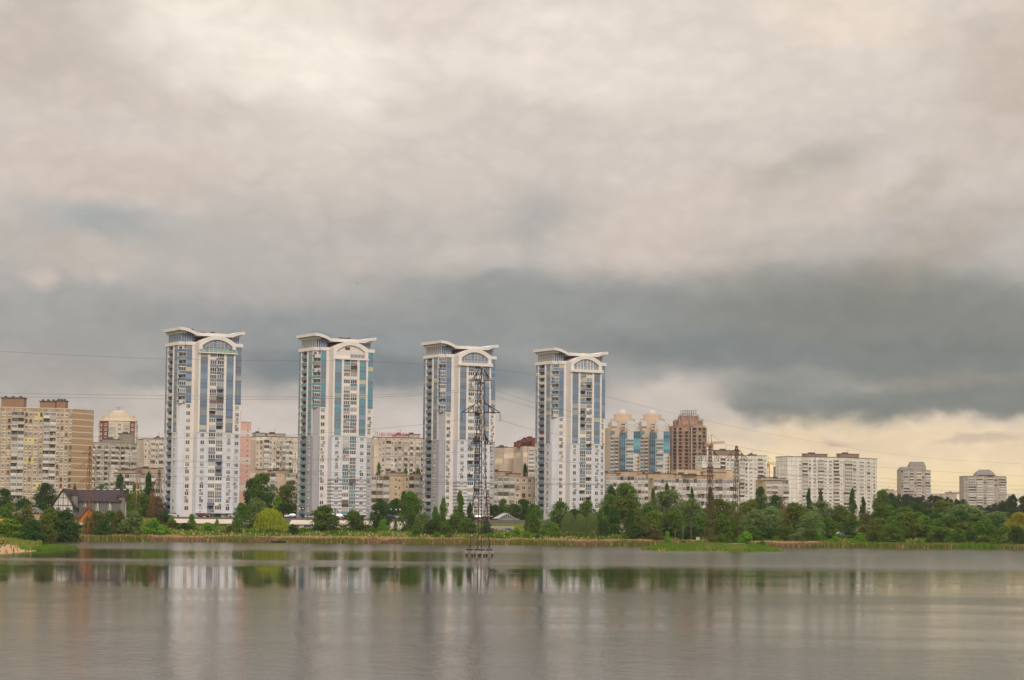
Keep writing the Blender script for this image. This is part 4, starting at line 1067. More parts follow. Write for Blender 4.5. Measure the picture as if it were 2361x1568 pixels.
# ---- far right pair
def far_tower(label, x0, x1, Y, top, crown, seed, crownshape, zb=14):
    R, L, Ht, fh, an = block('apartment_tower', label, 'apartment tower', [(x0, Y), (x0 + (x1 - x0) * .3, Y - 8), (x0 + (x1 - x0) * .7, Y - 8), (x1, Y)], top, zb, 17, ['wm', 'gwg', 'wm'], FARG, seed=seed, wcap=40, attic=False, depth=20)
    Z = lambda py: ZW(x0, py, Y) - zb
    cx = (x0 + x1) / 2
    for (a, b_, t0, t1, ch) in crownshape:
        xa = XW(a, Y, 1080) - R.location.x; xb = XW(b_, Y, 1080) - R.location.x; q = MB(); z0, z1 = Z(t0), Z(t1); c = ch * (xb - xa)
        q.box(xa, xb, -6, 8, z0, z0 + (z1 - z0) * .55, 0)
        zz = z0 + (z1 - z0) * .55
        A = [(xa, -6), (xb, -6), (xb, 8), (xa, 8)]; B = [(xa + c, -4), (xb - c, -4), (xb - c, 6), (xa + c, 6)]
        for k in range(4): q.quad([(*A[k], zz), (*A[(k + 1) % 4], zz), (*B[(k + 1) % 4], z1), (*B[k], z1)], 1)
        q.quad([(*p, z1) for p in B], 1); q.build('roof_storey', [FARG, mat('far_metal_roof', (132, 128, 126), .7)], R)
far_tower('far concrete tower with a chamfered roof box, left of the far right pair', 2076, 2145, 2250, 1084, 0, 41, [(2099, 2137, 1087, 1064, .12), (2077, 2101, 1089, 1076, .15), (2137, 2147, 1096, 1083, .1)])
far_tower('far wide concrete tower with a domed roof top, nearest the right edge', 2222, 2320, 2050, 1098, 0, 42, [(2255, 2295, 1100, 1082, .25), (2252, 2298, 1101, 1090, .1)])
block('distant_block', 'small pale block peeking from the pines right of the domed roof tower', 'building', [(2321, 1700), (2334, 1701)], 1141, 15, 6, ['w'], mat('pale_wall', (214, 206, 198), .9), seed=43, wcap=10, attic=False)
block('distant_block', 'distant low ochre block on the horizon right of the large white block', 'building', [(2040, 2600), (2078, 2602)], 1132, 15, 5, [''], BEIG, seed=44, wcap=10, attic=False, roofbits=[(.3, 6, 1.5, BEIG)])
block('distant_block', 'distant low block on the horizon between the far right pair, nearer the left one', 'building', [(2148, 2700), (2168, 2702)], 1139, 15, 5, [''], BEIG, seed=45, wcap=10, attic=False)
block('distant_block', 'distant stepped block on the horizon between the far right pair, nearer the right one', 'building', [(2170, 2700), (2206, 2702)], 1139, 15, 5, [''], FARG, seed=46, wcap=10, attic=False, roofbits=[(.8, 8, 2, FARG)])
# ------------------------------------------------------------------ trees, shrubs, reeds
BARK = mat('bark', (96, 80, 66), .95, .15, 1.0, .2)
BARKP = mat('bark_pale', (140, 128, 110), .95, .15, 1.0, .2)
G_MID = leaf_mat('leaves_mid_green', (84, 116, 34)); G_DARK = leaf_mat('leaves_dark_green', (56, 88, 32)); G_OLIVE = leaf_mat('leaves_olive', (98, 114, 40)); G_GREY = leaf_mat('leaves_grey_green', (110, 133, 72))
G_YEL = leaf_mat('leaves_yellow_green', (148, 156, 36)); G_BRT = leaf_mat('leaves_bright_green', (106, 146, 36)); G_PINE = leaf_mat('needles_pine', (58, 72, 46)); G_BRN = leaf_mat('leaves_brownish', (92, 90, 48)); G_GOLD = leaf_mat('leaves_golden_green', (142, 133, 40))
LEAFC = {'mid': G_MID, 'dark': G_DARK, 'olive': G_OLIVE, 'grey': G_GREY, 'yellow': G_YEL, 'bright': G_BRT, 'pine': G_PINE, 'brown': G_BRN, 'gold': G_GOLD}
def rvec(r):
    z = r.uniform(-1, 1); a = r.uniform(0, 2 * pi); q = sqrt(1 - z * z); return Vector((q * cos(a), q * sin(a), z))
def leafq(mb, c, nrm, s, r, asp=1.0):
    t = nrm.cross(rvec(r))
    if t.length < 1e-3: t = Vector((1, 0, 0))
    t.normalize(); b_ = nrm.cross(t).normalized()
    mb.quad([c - t * s - b_ * s * asp * .6, c + t * s * .9 - b_ * s * asp * .5, c + t * s * .7 + b_ * s * asp * .7, c - t * s * .8 + b_ * s * asp * .6])
def env_radius(shape, h):                       # crown half width at height h (0..1)
    if shape == 'round': return .5 * max(0, sin(pi * min(1, max(0, (h * .92 + .06)))) ) ** .55
    if shape == 'poplar': return .5 * (sst(0, .18, h)) * (1 - h ** 2.2) ** .8
    if shape == 'bush': return .5 * max(0, 1 - h * h) ** .5
    if shape == 'cone': return .5 * (1 - h) ** .75 * sst(-.05, .12, h)
    if shape == 'pine': return .5 * sst(.42, .62, h) * max(0, (1 - ((h - .62) / .4) ** 2 if h > .62 else 1)) ** .5
    return .5
def crown_mesh(name, shape, seed, nl, nleaf, leaf, lo=0.0, lob=.17, squash=.8):
    """unit height, unit width crown: leaves on the skins of many overlapping boughs"""
    r = random.Random(seed); mb = MB(); lobes = []
    tries = 0
    while len(lobes) < nl and tries < 4000:
        tries += 1
        h = r.uniform(lo, 1.0); R_ = env_radius(shape, h)
        if R_ < .03: continue
        a = r.uniform(0, 2 * pi); rad = R_ * sqrt(r.uniform(.12, 1)) ; ls = lob * r.uniform(.55, 1.25) * (.6 + .8 * R_)
        if shape == 'poplar': ls *= .9
        c = Vector((max(0, rad - ls * .5) * cos(a), max(0, rad - ls * .5) * sin(a), lo + (h - lo) * 1.0 - ls * .35))
        lobes.append((c, ls))
    per = nleaf // len(lobes)
    for c, ls in lobes:
        tone = r.random()
        for k in range(per):
            n = rvec(r)
            if n.z < -.35 and r.random() < .7: n.z = -n.z
            p = c + Vector((n.x, n.y, n.z * squash)) * ls * r.uniform(.72, 1.12)
            p += rvec(r) * ls * .12
            if p.z < 0: p.z = abs(p.z) * .3
            nn = (n * .8 + rvec(r) * .8 + Vector((0, 0, .35))).normalized()
            leafq(mb, p, nn, leaf * r.uniform(.6, 1.3), r)
    me = mb.mesh(name, [G_MID]); return me
def willow_mesh(name, seed, leaf=.016):
    r = random.Random(seed); mb = MB()
    for k in range(250):
        a = r.uniform(0, 2 * pi); h = r.uniform(.4, 1.0)
        irr = 1 + .32 * mnoise.noise(Vector((cos(a) * 1.6, sin(a) * 1.6, h * 2.5 + seed)))
        R_ = .5 * sqrt(max(0, 1 - ((h - .42) / .6) ** 2)) * r.uniform(.5, 1.0) * irr
        h = min(1.0, h * (1 + .16 * mnoise.noise(Vector((cos(a) * 2.2, sin(a) * 2.2, seed + 9)))))
        x, y, z = R_ * cos(a), R_ * sin(a), h
        L = r.uniform(.3, .75) * h * (1.15 if R_ > .3 else .7); st = int(L / .022)
        for j in range(st):
            f = j / st; out = 1 + .13 * sin(f * 1.6)
            p = Vector((x * out + r.uniform(-.012, .012), y * out + r.uniform(-.012, .012), z - L * f))
            if p.z < .01: break
            d = Vector((r.uniform(-.3, .3), r.uniform(-.3, .3), -1)).normalized(); s = Vector((cos(r.uniform(0, 6.3)), sin(r.uniform(0, 6.3)), 0)) * leaf * r.uniform(.5, .9)
            mb.quad([p - s, p + s, p + s * .7 + d * .034, p - s * .7 + d * .034])
    for k in range(900):
        n = rvec(r); n.z = abs(n.z); q_ = 1 + .28 * mnoise.noise(n * 2.3 + Vector((seed, 0, 0))); p = Vector((n.x * .42 * q_, n.y * .42 * q_, .53 + n.z * .40 * q_)) + rvec(r) * .04
        leafq(mb, p, (n + rvec(r) * .7).normalized(), leaf * 1.1, r)
    return mb.mesh(name, [G_YEL])
def bare_mesh(name, seed):
    r = random.Random(seed); mb = MB()
    def grow(p, d, L, w_, dep):
        q = p + d * L; mb.bar(p, q, w_, 0, w_ * .6, 4)
        if dep == 0: return
        for _ in range(r.choice((2, 3))):
            nd = (d + rvec(r) * .45); nd.z = abs(nd.z) + .25; grow(q if r.random() < .7 else p + d * L * r.uniform(.5, .95), nd.normalized(), L * r.uniform(.45, .75), w_ * .55, dep - 1)
    for k in range(2): grow(Vector((r.uniform(-.05, .05), r.uniform(-.05, .05), 0)), Vector((r.uniform(-.2, .2), r.uniform(-.2, .2), 1)).normalized(), .42, .035, 4)
    return mb.mesh(name, [BARKP])
def trunk_mesh(name, seed, hgt=.5, w_=.045, limbs=5, m=BARK):
    r = random.Random(seed); mb = MB(); p = Vector((0, 0, -.02)); segs = 5; pts = []
    for k in range(segs + 1):
        pts.append(Vector((r.uniform(-.012, .012) * k, r.uniform(-.012, .012) * k, -.02 + (hgt + .02) * k / segs)))
    for k in range(segs): mb.bar(pts[k], pts[k + 1], w_ * (1 - k * .12), 0, w_ * (1 - (k + 1) * .12), 6)
    for k in range(limbs):
        f = r.uniform(.35, 1.0); b_ = pts[min(segs, int(f * segs))]; a = r.uniform(0, 2 * pi)
        e = b_ + Vector((cos(a) * .22, sin(a) * .22, r.uniform(.12, .3))); mb.bar(b_, e, w_ * .5, 0, w_ * .22, 5)
        for j in range(2):
            a2 = a + r.uniform(-.9, .9); mb.bar(e, e + Vector((cos(a2) * .12, sin(a2) * .12, r.uniform(.05, .16))), w_ * .22, 0, w_ * .1, 4)
    return mb.mesh(name, [m])
PRO = {'round': [crown_mesh('crown_round', 'round', s, 54, 6200, .021, .08, .21) for s in (1, 2, 3, 4)],
       'open': [crown_mesh('crown_open', 'round', s, 30, 2800, .019, .2, .15) for s in (11, 12)],
       'bush': [crown_mesh('crown_bush', 'bush', s, 40, 4600, .027, 0, .24) for s in (5, 6, 7)],
       'poplar': [crown_mesh('crown_poplar', 'poplar', s, 60, 4200, .024, .03, .22) for s in (8, 9)],
       'cone': [crown_mesh('crown_cone', 'cone', s, 46, 3600, .025, .03, .22) for s in (10,)],
       'pine': [crown_mesh('crown_pine', 'pine', s, 26, 2800, .024, .4, .2, .5) for s in (14, 15)],
       'willow': [willow_mesh('crown_willow', s) for s in (16, 17)],
       'bare': [bare_mesh('bare_branches', s) for s in (18, 19)]}
TRUNK = {'t': [trunk_mesh('tree_trunk', s) for s in (1, 2, 3)], 'p': [trunk_mesh('pine_trunk', s, .72, .03, 3) for s in (4,)]}
_lc = {}
def colored(me, c):
    k = (me.name, c)
    if k not in _lc:
        m2 = me.copy(); m2.materials.clear(); m2.materials.append(LEAFC[c]); _lc[k] = m2
    return _lc[k]
TREES = []
trnd = random.Random(99)
def tree(px, top, wp, Y, kind, colr, label=None, name=None, group=None, base=None, trunk=True, sink=.3):
    if px > 1400 and 820 <= Y < 880: Y -= 15
    x = XW(px, Y, 1210); zb = H(x, Y) if base is None else base
    zt_ = ZW(px, top, Y); h = max(1.2, zt_ - zb + sink); wd = wp * Y / F * (1.12 if kind not in ('willow', 'bare') else 1.0)
    nm = name or {'round': 'broadleaf_tree', 'open': 'broadleaf_tree', 'bush': 'shrub', 'poplar': 'poplar_tree', 'cone': 'young_tree', 'pine': 'pine_tree', 'willow': 'weeping_willow', 'bare': 'bare_tree'}[kind]
    ct = {'shrub': 'shrub'}.get(nm, 'tree')
    R = thing(nm, label, ct, (x, Y, zb - sink), trnd.uniform(0, 6.28), group)
    me = trnd.choice(PRO[kind])
    if kind == 'bare': obj('branches', me, R, scale=(wd, wd, h)); return R
    obj('crown', colored(me, colr), R, scale=(wd, wd, h))
    if trunk and kind not in ('bush',):
        ts = min(wd, h * .8)
        obj('trunk', trnd.choice(TRUNK['p' if kind == 'pine' else 't']), R, scale=(ts, ts, h * (1 if kind != 'poplar' else .9)))
    elif kind == 'bush':
        obj('stems', TRUNK['t'][0], R, scale=(wd * .5, wd * .5, h * .8))
    TREES.append((px, top, R)); return R
T = tree
# left shore, in front of the big block and the house
T(8, 1128, 44, 880, 'round', 'dark', 'dark tree at the left edge of the photo under the brown block')
T(104, 1117, 56, 890, 'round', 'dark', 'dark full tree just left of the half timbered house')
T(52, 1150, 60, 870, 'round', 'dark', 'low dark tree between the left edge and the timbered house')
T(62, 1170, 78, 760, 'bush', 'olive', 'olive brown shrub in front of the grey hipped roof')
T(8, 1172, 70, 770, 'bush', 'mid', 'green shrub at the left edge above the orange spot')
T(20, 1198, 90, 690, 'bush', 'bright', 'bright green shrub at the left edge behind the beach')
T(76, 1200, 62, 655, 'bush', 'dark', 'very dark shrub at the end of the beach')
T(118, 1172, 70, 775, 'bush', 'olive', 'olive shrub below the left gable of the timbered house', sink=.8)
T(150, 1180, 88, 750, 'bush', 'dark', 'dark wide shrub below the orange gable', sink=.8)
T(104, 1190, 50, 700, 'bush', 'olive', 'olive topped shrub beside the very dark beach shrub')
T(222, 1181, 54, 812, 'round', 'olive', 'olive tree in front of the timbered house behind the left lattice pylon', sink=1)
T(256, 1178, 50, 822, 'round', 'mid', 'green tree covering the right wall of the timbered house', sink=1)
T(238, 1200, 44, 800, 'bush', 'dark', 'dark low shrub right of the left lattice pylon foot')
T(275, 1178, 36, 810, 'bush', 'brown', 'brownish shrub before the light grey green one')
T(307, 1182, 66, 806, 'bush', 'grey', 'light grey green dome shaped shrub near the left shore', sink=.6)
T(352, 1196, 56, 806, 'bush', 'bright', 'light green shrub right of the grey green dome', sink=.6)
T(275, 1096, 34, 930, 'round', 'dark', 'dark tree top rising behind the timbered house roof')
T(341, 1090, 34, 935, 'poplar', 'dark', 'tall dark tree left of the first white tower')
T(312, 1116, 40, 925, 'round', 'bright', 'bright green tree between the two dark trees behind the house')
T(326, 1140, 64, 900, 'round', 'mid', 'green tree filling the gap right of the timbered house')
T(296, 1140, 34, 915, 'round', 'olive', 'olive tree touching the right turret of the timbered house')
T(356, 1148, 50, 895, 'round', 'brown', 'brownish tree beside the left base of the first white tower')
T(232, 1118, 44, 940, 'round', 'mid', 'green tree peeping over the timbered house roof')
# before the first tower
T(398, 1200, 36, 838, 'bush', 'olive', 'small olive shrub left of the pointed green one at the wall')
T(442, 1186, 34, 834, 'cone', 'bright', 'bright green pointed shrub in front of the first white tower', name='shrub')
T(424, 1206, 38, 832, 'bush', 'dark', 'dark low shrub at the foot of the pointed green one')
T(479, 1206, 34, 830, 'bush', 'bright', 'small bright round shrub before the first white tower')
T(500, 1196, 14, 850, 'poplar', 'bright', 'thin sapling growing against the white garage wall')
T(395, 1192, 20, 842, 'bush', 'bright', 'bright yellowish shrub by the left base of the first white tower')
T(590, 1149, 52, 846, 'round', 'grey', 'silvery grey green tree left of the yellow willow', sink=.6)
T(557, 1160, 38, 842, 'round', 'mid', 'darker tree on the left flank of the silvery tree', sink=.6)
T(623, 1171, 78, 826, 'willow', 'yellow', 'yellow green weeping willow between the first and second white towers', sink=.4)
T(675, 1210, 28, 822, 'bush', 'dark', 'dark round shrub right of the yellow weeping willow')
T(602, 1094, 64, 935, 'round', 'mid', 'large green tree before the peach block between the first two towers')
T(580, 1105, 44, 940, 'round', 'dark', 'dark green tree beside the pink banded block')
T(666, 1112, 58, 930, 'round', 'olive', 'tall greyish tree touching the left side of the second white tower')
T(640, 1142, 32, 900, 'poplar', 'bright', 'slim bright tree behind the yellow weeping willow')
T(612, 1140, 40, 905, 'round', 'dark', 'dark green tree standing behind the silvery tree')
T(655, 1160, 44, 895, 'round', 'dark', 'low dark tree just behind the right side of the yellow willow')
# before and after the second tower
T(748, 1168, 80, 838, 'bush', 'mid', 'big bushy tree covering the left base of the second white tower', name='broadleaf_tree', sink=.8)
T(816, 1180, 60, 836, 'bush', 'mid', 'bushy tree covering the right base of the second white tower', name='broadleaf_tree', sink=.8)
T(875, 1152, 52, 846, 'round', 'dark', 'dark tree right of the second white tower', sink=.4)
T(884, 1198, 26, 838, 'bush', 'bright', 'small bright shrub under the dark tree right of the second tower')
T(946, 1134, 60, 840, 'round', 'mid', 'tall full green tree left of the third white tower', sink=.4)
T(912, 1150, 40, 905, 'round', 'dark', 'dark tree behind and left of the tall full green tree')
T(896, 1172, 44, 880, 'bush', 'dark', 'low dark trees gap filler behind the small sapling', name='broadleaf_tree')
T(912, 1192, 12, 838, 'poplar', 'mid', 'small lone sapling in front of the pale bank')
T(930, 1134, 34, 900, 'cone', 'dark', 'pointed dark tree behind the tall full green tree', name='broadleaf_tree')
T(976, 1185, 44, 832, 'bush', 'grey', 'dim grey green shrub at the left base of the third white tower')
for (px, top, wp, Y, k, c, lb) in (
    (1022, 1145, 27, 838, 'poplar', 'mid', 'tall poplar before the left part of the third white tower'), (1003, 1166, 26, 842, 'poplar', 'mid', 'slightly shorter poplar left of the tall poplar at the third tower'),
    (1060, 1133, 30, 846, 'poplar', 'mid', 'tallest poplar before the third white tower'), (1083, 1160, 22, 846, 'poplar', 'dark', 'short poplar just left of the big lattice pylon'),
    (1046, 1188, 50, 834, 'bush', 'mid', 'green shrub between the two tall poplars'), (1000, 1200, 50, 828, 'bush', 'dark', 'dark green shrub below the leftmost poplar of the third tower'),
    (1078, 1196, 46, 828, 'bush', 'mid', 'green shrub at the left foot of the lattice pylon'), (1120, 1200, 32, 826, 'bush', 'dark', 'very dark shrub seen through the legs of the lattice pylon'),
    (1024, 1206, 44, 826, 'bush', 'mid', 'low green shrub at the bottom of the tall poplar'),
    (1140, 1164, 30, 950, 'round', 'dark', 'dark green tree below the peach block, nearest the pylon'), (1160, 1152, 32, 955, 'round', 'mid', 'green tree below the peach block above the glass gable'),
    (1183, 1162, 30, 950, 'round', 'mid', 'green tree over the right slope of the glass gable roof'), (1206, 1152, 42, 945, 'round', 'dark', 'darkest tree below the peach block right of the glass gable'),
    (1230, 1162, 34, 925, 'round', 'mid', 'green tree at the left base of the fourth white tower'),
    (1191, 1218, 28, 826, 'bush', 'bright', 'light green shrub in front of the market hall end'), (1214, 1190, 15, 832, 'poplar', 'mid', 'thin poplar in front of the orange awning'),
    (1236, 1172, 38, 836, 'round', 'mid', 'leafy green tree left of the willow group by the fourth tower'), (1150, 1230, 26, 815, 'bush', 'bright', 'low grass green shrub below the market hall'), (1215, 1226, 26, 818, 'bush', 'bright', 'low bright shrub under the thin poplar'),
    (1264, 1198, 26, 832, 'bush', 'grey', 'grey shrub between the leafy tree and the willow group'),
    (1292, 1158, 54, 850, 'round', 'mid', 'tall tree at the left end of the willow group'), (1278, 1206, 36, 824, 'bush', 'bright', 'fresh green shrub at the foot of the willow group, left side'),
    (1354, 1157, 52, 850, 'round', 'mid', 'tall tree in the middle behind the willow group'), (1326, 1174, 40, 846, 'round', 'dark', 'dark tree in the dip behind the willow group'),
    (1384, 1172, 26, 846, 'poplar', 'mid', 'slim tree near the right base of the fourth white tower'), (1399, 1162, 24, 842, 'poplar', 'dark', 'dark column shaped tree at the right end of the willow group'),
    (1311, 1180, 34, 826, 'willow', 'grey', 'first drooping willow at the left of the willow group'), (1338, 1184, 36, 824, 'willow', 'grey', 'second drooping willow of the group from the left'),
    (1366, 1182, 36, 824, 'willow', 'grey', 'third drooping willow of the group from the left'), (1390, 1196, 28, 824, 'willow', 'dark', 'dark drooping willow closing the group on the right'),
    # right wood, near rows
    (1443, 1116, 64, 960, 'round', 'mid', 'big deep green tree right of the fourth white tower'), (1408, 1120, 34, 965, 'round', 'dark', 'dark tree hugging the right edge of the fourth white tower'),
    (1440, 1152, 84, 880, 'round', 'olive', 'broad yellowish green tree right of the fourth tower'), (1412, 1166, 44, 850, 'poplar', 'dark', 'dark narrow tree left of the gap with the green kiosk'),
    (1454, 1176, 38, 840, 'poplar', 'dark', 'dark narrow tree right of the gap with the green kiosk'), (1472, 1192, 54, 838, 'bush', 'olive', 'olive green shrub right of the kiosk gap'),
    (1506, 1127, 26, 955, 'cone', 'brown', 'dark conifer against the long glazed block'), (1537, 1112, 22, 962, 'poplar', 'dark', 'small dark tree top against the long glazed block'),
    (1541, 1132, 74, 880, 'round', 'grey', 'large grey green tree at the left of the right wood'), (1494, 1160, 50, 900, 'round', 'mid', 'green tree between the yellowish tree and the large grey green tree'),
    (1506, 1180, 60, 845, 'round', 'olive', 'olive tree in front of the large grey green tree'), (1502, 1212, 56, 826, 'bush', 'brown', 'brownish shrub at the water side under the olive tree'),
    (1556, 1176, 56, 842, 'round', 'mid', 'dark green tree behind the bare trunks'), (1595, 1152, 72, 872, 'round', 'grey', 'grey green tree left of the left portal pylon'),
    (1595, 1122, 18, 950, 'poplar', 'dark', 'thin dusky tree top against the long block, mid way'), (1638, 1122, 22, 950, 'poplar', 'dark', 'dusky narrow tree behind the left portal pylon'),
    (1658, 1152, 66, 872, 'round', 'olive', 'olive tree between the two portal pylons'), (1622, 1184, 50, 838, 'bush', 'mid', 'green tree at the shore left of the left portal pylon'),
    (1664, 1190, 56, 836, 'bush', 'mid', 'green tree at the shore between the portal pylons'), (1729, 1153, 56, 872, 'round', 'olive', 'olive tree right of the right portal pylon'),
    (1690, 1158, 50, 880, 'round', 'grey', 'grey green tree directly behind the right portal pylon'), (1753, 1124, 30, 960, 'round', 'dark', 'dark tree before the white portal pylon block, right end'),
    (1788, 1143, 44, 955, 'round', 'dark', 'dark green tree left of the big white block'), (1742, 1176, 70, 845, 'round', 'grey', 'grey green round tree nearest the water right of the portal pylons'),
    (1778, 1170, 60, 850, 'round', 'grey', 'second grey green round tree left of the rusty lattice pylon'), (1833, 1160, 76, 860, 'round', 'olive', 'large round olive tree right of the rusty lattice pylon'),
    (1872, 1180, 62, 846, 'round', 'grey', 'grey green tree in front of the big white block, left half'), (1891, 1157, 64, 900, 'round', 'grey', 'grey green tree at the foot of the big white block'),
    (1865, 1126, 19, 1010, 'poplar', 'dark', 'left poplar of two standing before the big white block'), (1892, 1128, 19, 1010, 'poplar', 'dark', 'right poplar of two standing before the big white block'),
    (1965, 1127, 24, 1000, 'poplar', 'dark', 'tallest dark poplar before the big white block'), (1990, 1146, 20, 1000, 'poplar', 'dark', 'shorter dark poplar near the right end of the big white block'),
    (1936, 1165, 54, 900, 'round', 'olive', 'olive tree between the poplar pairs of the big white block'), (1910, 1196, 52, 848, 'bush', 'mid', 'green shrub left of the white van'),
    (1940, 1204, 34, 858, 'bush', 'mid', 'green shrub above the white van'), (1962, 1198, 44, 852, 'round', 'dark', 'dark tree beside the white van'),
    (1982, 1228, 30, 830, 'bush', 'bright', 'bright round shrub right of the white van'), (2024, 1196, 62, 846, 'round', 'olive', 'round olive tree on the shore right of the big white block'),
    (2000, 1186, 44, 870, 'round', 'brown', 'brownish tree at the lower right of the big white block'), (2090, 1181, 74, 850, 'round', 'olive', 'largest round willow tree on the right shore'),
    (2063, 1142, 28, 1020, 'poplar', 'dark', 'dark poplar standing alone right of the big white block'), (2034, 1131, 40, 1150, 'round', 'mid', 'green tree at the upper right corner of the big white block'),
    (2130, 1190, 40, 860, 'round', 'bright', 'fresh green tree behind the largest round willow'), (2174, 1154, 60, 960, 'round', 'olive', 'tall olive tree left of centre in the right hand wood'),
    (2222, 1164, 96, 940, 'round', 'grey', 'broad light green tree below the domed roof tower'), (2166, 1222, 34, 828, 'bush', 'dark', 'dark round shrub at the water below the olive wood'),
    (2213, 1220, 38, 832, 'bush', 'mid', 'mid green shrub at the water left of the white sheds'), (2272, 1198, 56, 846, 'round', 'mid', 'round tree on the shore behind the white sheds'),
    (2300, 1180, 60, 880, 'round', 'grey', 'grey green tree behind the white sheds'), (2318, 1218, 40, 838, 'bush', 'mid', 'green shrub right of the white sheds'),
    (2352, 1184, 60, 860, 'round', 'gold', 'golden green tree at the right edge of the photo'), (2344, 1214, 40, 830, 'round', 'dark', 'dark shrub near the right edge at the water'),
    (2134, 1176, 56, 930, 'round', 'dark', 'dark green tree right of the lone poplar'), (2110, 1160, 50, 1000, 'round', 'dark', 'dark tree under the chamfered far tower'),
    (2070, 1180, 40, 900, 'round', 'dark', 'dark tree left above the largest round willow'), (2250, 1192, 50, 880, 'round', 'dark', 'dark tree between the broad light tree and the sheds'),
    (2195, 1190, 50, 880, 'round', 'mid', 'green tree below the broad light green tree'), (1812, 1196, 40, 840, 'bush', 'olive', 'olive shrub at the foot of the rusty lattice pylon'),
    (1850, 1218, 40, 830, 'bush', 'grey', 'grey green shrub on the shore right of the rusty pylon'), (1700, 1206, 40, 836, 'bush', 'dark', 'dark shrub behind the concrete island base'),
    (1539, 1226, 27, 770, 'cone', 'bright', 'small bright green tree at the left tip of the grassy island'),
    (2050, 1216, 36, 840, 'bush', 'mid', 'green shrub between the round olive tree and the largest willow'), (1888, 1226, 24, 826, 'bush', 'bright', 'tiny bright shrub at the water before the big white block')):
    T(px, top, wp, Y, k, c, lb, sink=.5)
T(1574, 1207, 26, 812, 'bare', None, 'bare dry tree with several pale trunks, the left of two'); T(1594, 1205, 26, 812, 'bare', None, 'bare dry tree with pale trunks, the right of two'); T(1556, 1220, 18, 815, 'bare', None, 'small leaning bare tree left of the two dry trees')
# island growth
for (px, top, wp, Y, c, lb) in ((1576, 1247, 26, 684, 'mid', 'low green shrub on the left part of the island'), (1610, 1246, 30, 690, 'bright', 'low light shrub on the island left of the portal pylons'), (1756, 1248, 30, 680, 'mid', 'low shrub on the right part of the island'), (1697, 1196, 46, 681, 'mid', 'green climber shrub wrapped round the right portal pylon'), (1720, 1226, 40, 676, 'bright', 'green shrub on the island right of the concrete base'), (1664, 1232, 40, 690, 'olive', 'pale olive shrub on the island between the pylons'),
                            (1642, 1240, 34, 684, 'brown', 'brownish scrub at the foot of the left portal pylon'), (1684, 1226, 34, 678, 'mid', 'green shrub just left of the concrete base')):
    T(px, top, wp, Y, 'bush', c, lb, base=.3)
# woods behind: fill between the named trees
frnd = random.Random(4242)
SKY = [(1400, 1128), (1480, 1160), (1520, 1150), (1600, 1158), (1700, 1160), (1760, 1152), (1800, 1160), (1900, 1172), (2000, 1186), (2022, 1150), (2060, 1150), (2110, 1156), (2160, 1160), (2200, 1166), (2260, 1176), (2300, 1168), (2361, 1160)]
px = 1404
GW = 'trees filling the wood on the right shore'
while px < 2370:
    for (Y0, dt) in ((838, 56), (870, 34), (915, 16)):
        Y = Y0 + frnd.uniform(-12, 16); q = px + frnd.uniform(-10, 10)
        if 1418 < q < 1446 and Y < 880: continue
        c = frnd.choice(('mid', 'dark', 'olive', 'mid', 'dark', 'grey'))
        lb = 'ordinary green tree buried among others in the wood on the right shore'
        t = T(q, lerpt(SKY, q) + dt + frnd.uniform(-6, 10), frnd.uniform(38, 60), Y, 'round', c, lb, group=GW)
    px += 27
px = 2026; GP = 'pines along the ridge on the right'
while px < 2380:
    for Y, dt in ((1330, 0), (1250, 12)):
        q = px + frnd.uniform(-5, 5)
        T(q, lerpt([(2026, 1140), (2100, 1143), (2150, 1146), (2210, 1150), (2240, 1166), (2290, 1164), (2318, 1150), (2340, 1142), (2361, 1146)], q) + dt + frnd.uniform(-4, 5), frnd.uniform(22, 34), Y + frnd.uniform(-25, 25), frnd.choice(('pine', 'pine', 'round')), 'pine',
          'dark ridge tree with a ragged crown on the skyline at the right', name='pine_tree', group=GP)
    px += 15
# rows behind the shore at the far left and between towers
for px, top, Y in ((20, 1160, 840), (60, 1165, 838), (96, 1160, 845), (30, 1190, 800), (130, 1165, 850), (375, 1180, 860)):
    T(px, top, 50, Y, 'bush', frnd.choice(('dark', 'mid', 'olive')), 'ordinary green bush in the thicket at the left shore', group='bushes filling the thicket on the left shore', sink=.6)
for px, Y, c in ((1008, 815, 'bright'), (1036, 812, 'olive'), (1130, 815, 'bright'), (1170, 822, 'bright'), (1240, 818, 'mid'), (1250, 826, 'mid'), (550, 822, 'mid'), (572, 826, 'bright'), (516, 822, 'olive'), (530, 828, 'olive'), (700, 832, 'bright'), (770, 826, 'mid'), (845, 828, 'olive'), (860, 828, 'mid'), (960, 822, 'mid'), (378, 815, 'bright'), (330, 805, 'mid'), (1420, 818, 'bright'), (1440, 820, 'mid'), (1490, 814, 'mid'), (1530, 816, 'bright'), (1640, 815, 'mid'), (1680, 816, 'olive'), (1716, 814, 'mid'), (1760, 816, 'mid'), (1790, 815, 'bright'), (1830, 817, 'olive'), (1868, 816, 'mid'), (1925, 820, 'bright'), (1990, 817, 'mid'), (2040, 817, 'olive'), (2080, 817, 'mid'), (2118, 818, 'dark'), (2140, 817, 'mid'), (2190, 818, 'mid'), (2290, 820, 'mid'), (2330, 820, 'olive')):
    z = H(XW(px, Y, 1220), Y); top = 1213 - (z + frnd.uniform(1.0, 2.6) - 7) * F / Y + .0097 * (px - 1180) - 5
    T(px, top, frnd.uniform(18, 34), Y, 'bush', c, 'low green bush growing on the grassy bank above the reeds', group='low bushes on the grassy bank')
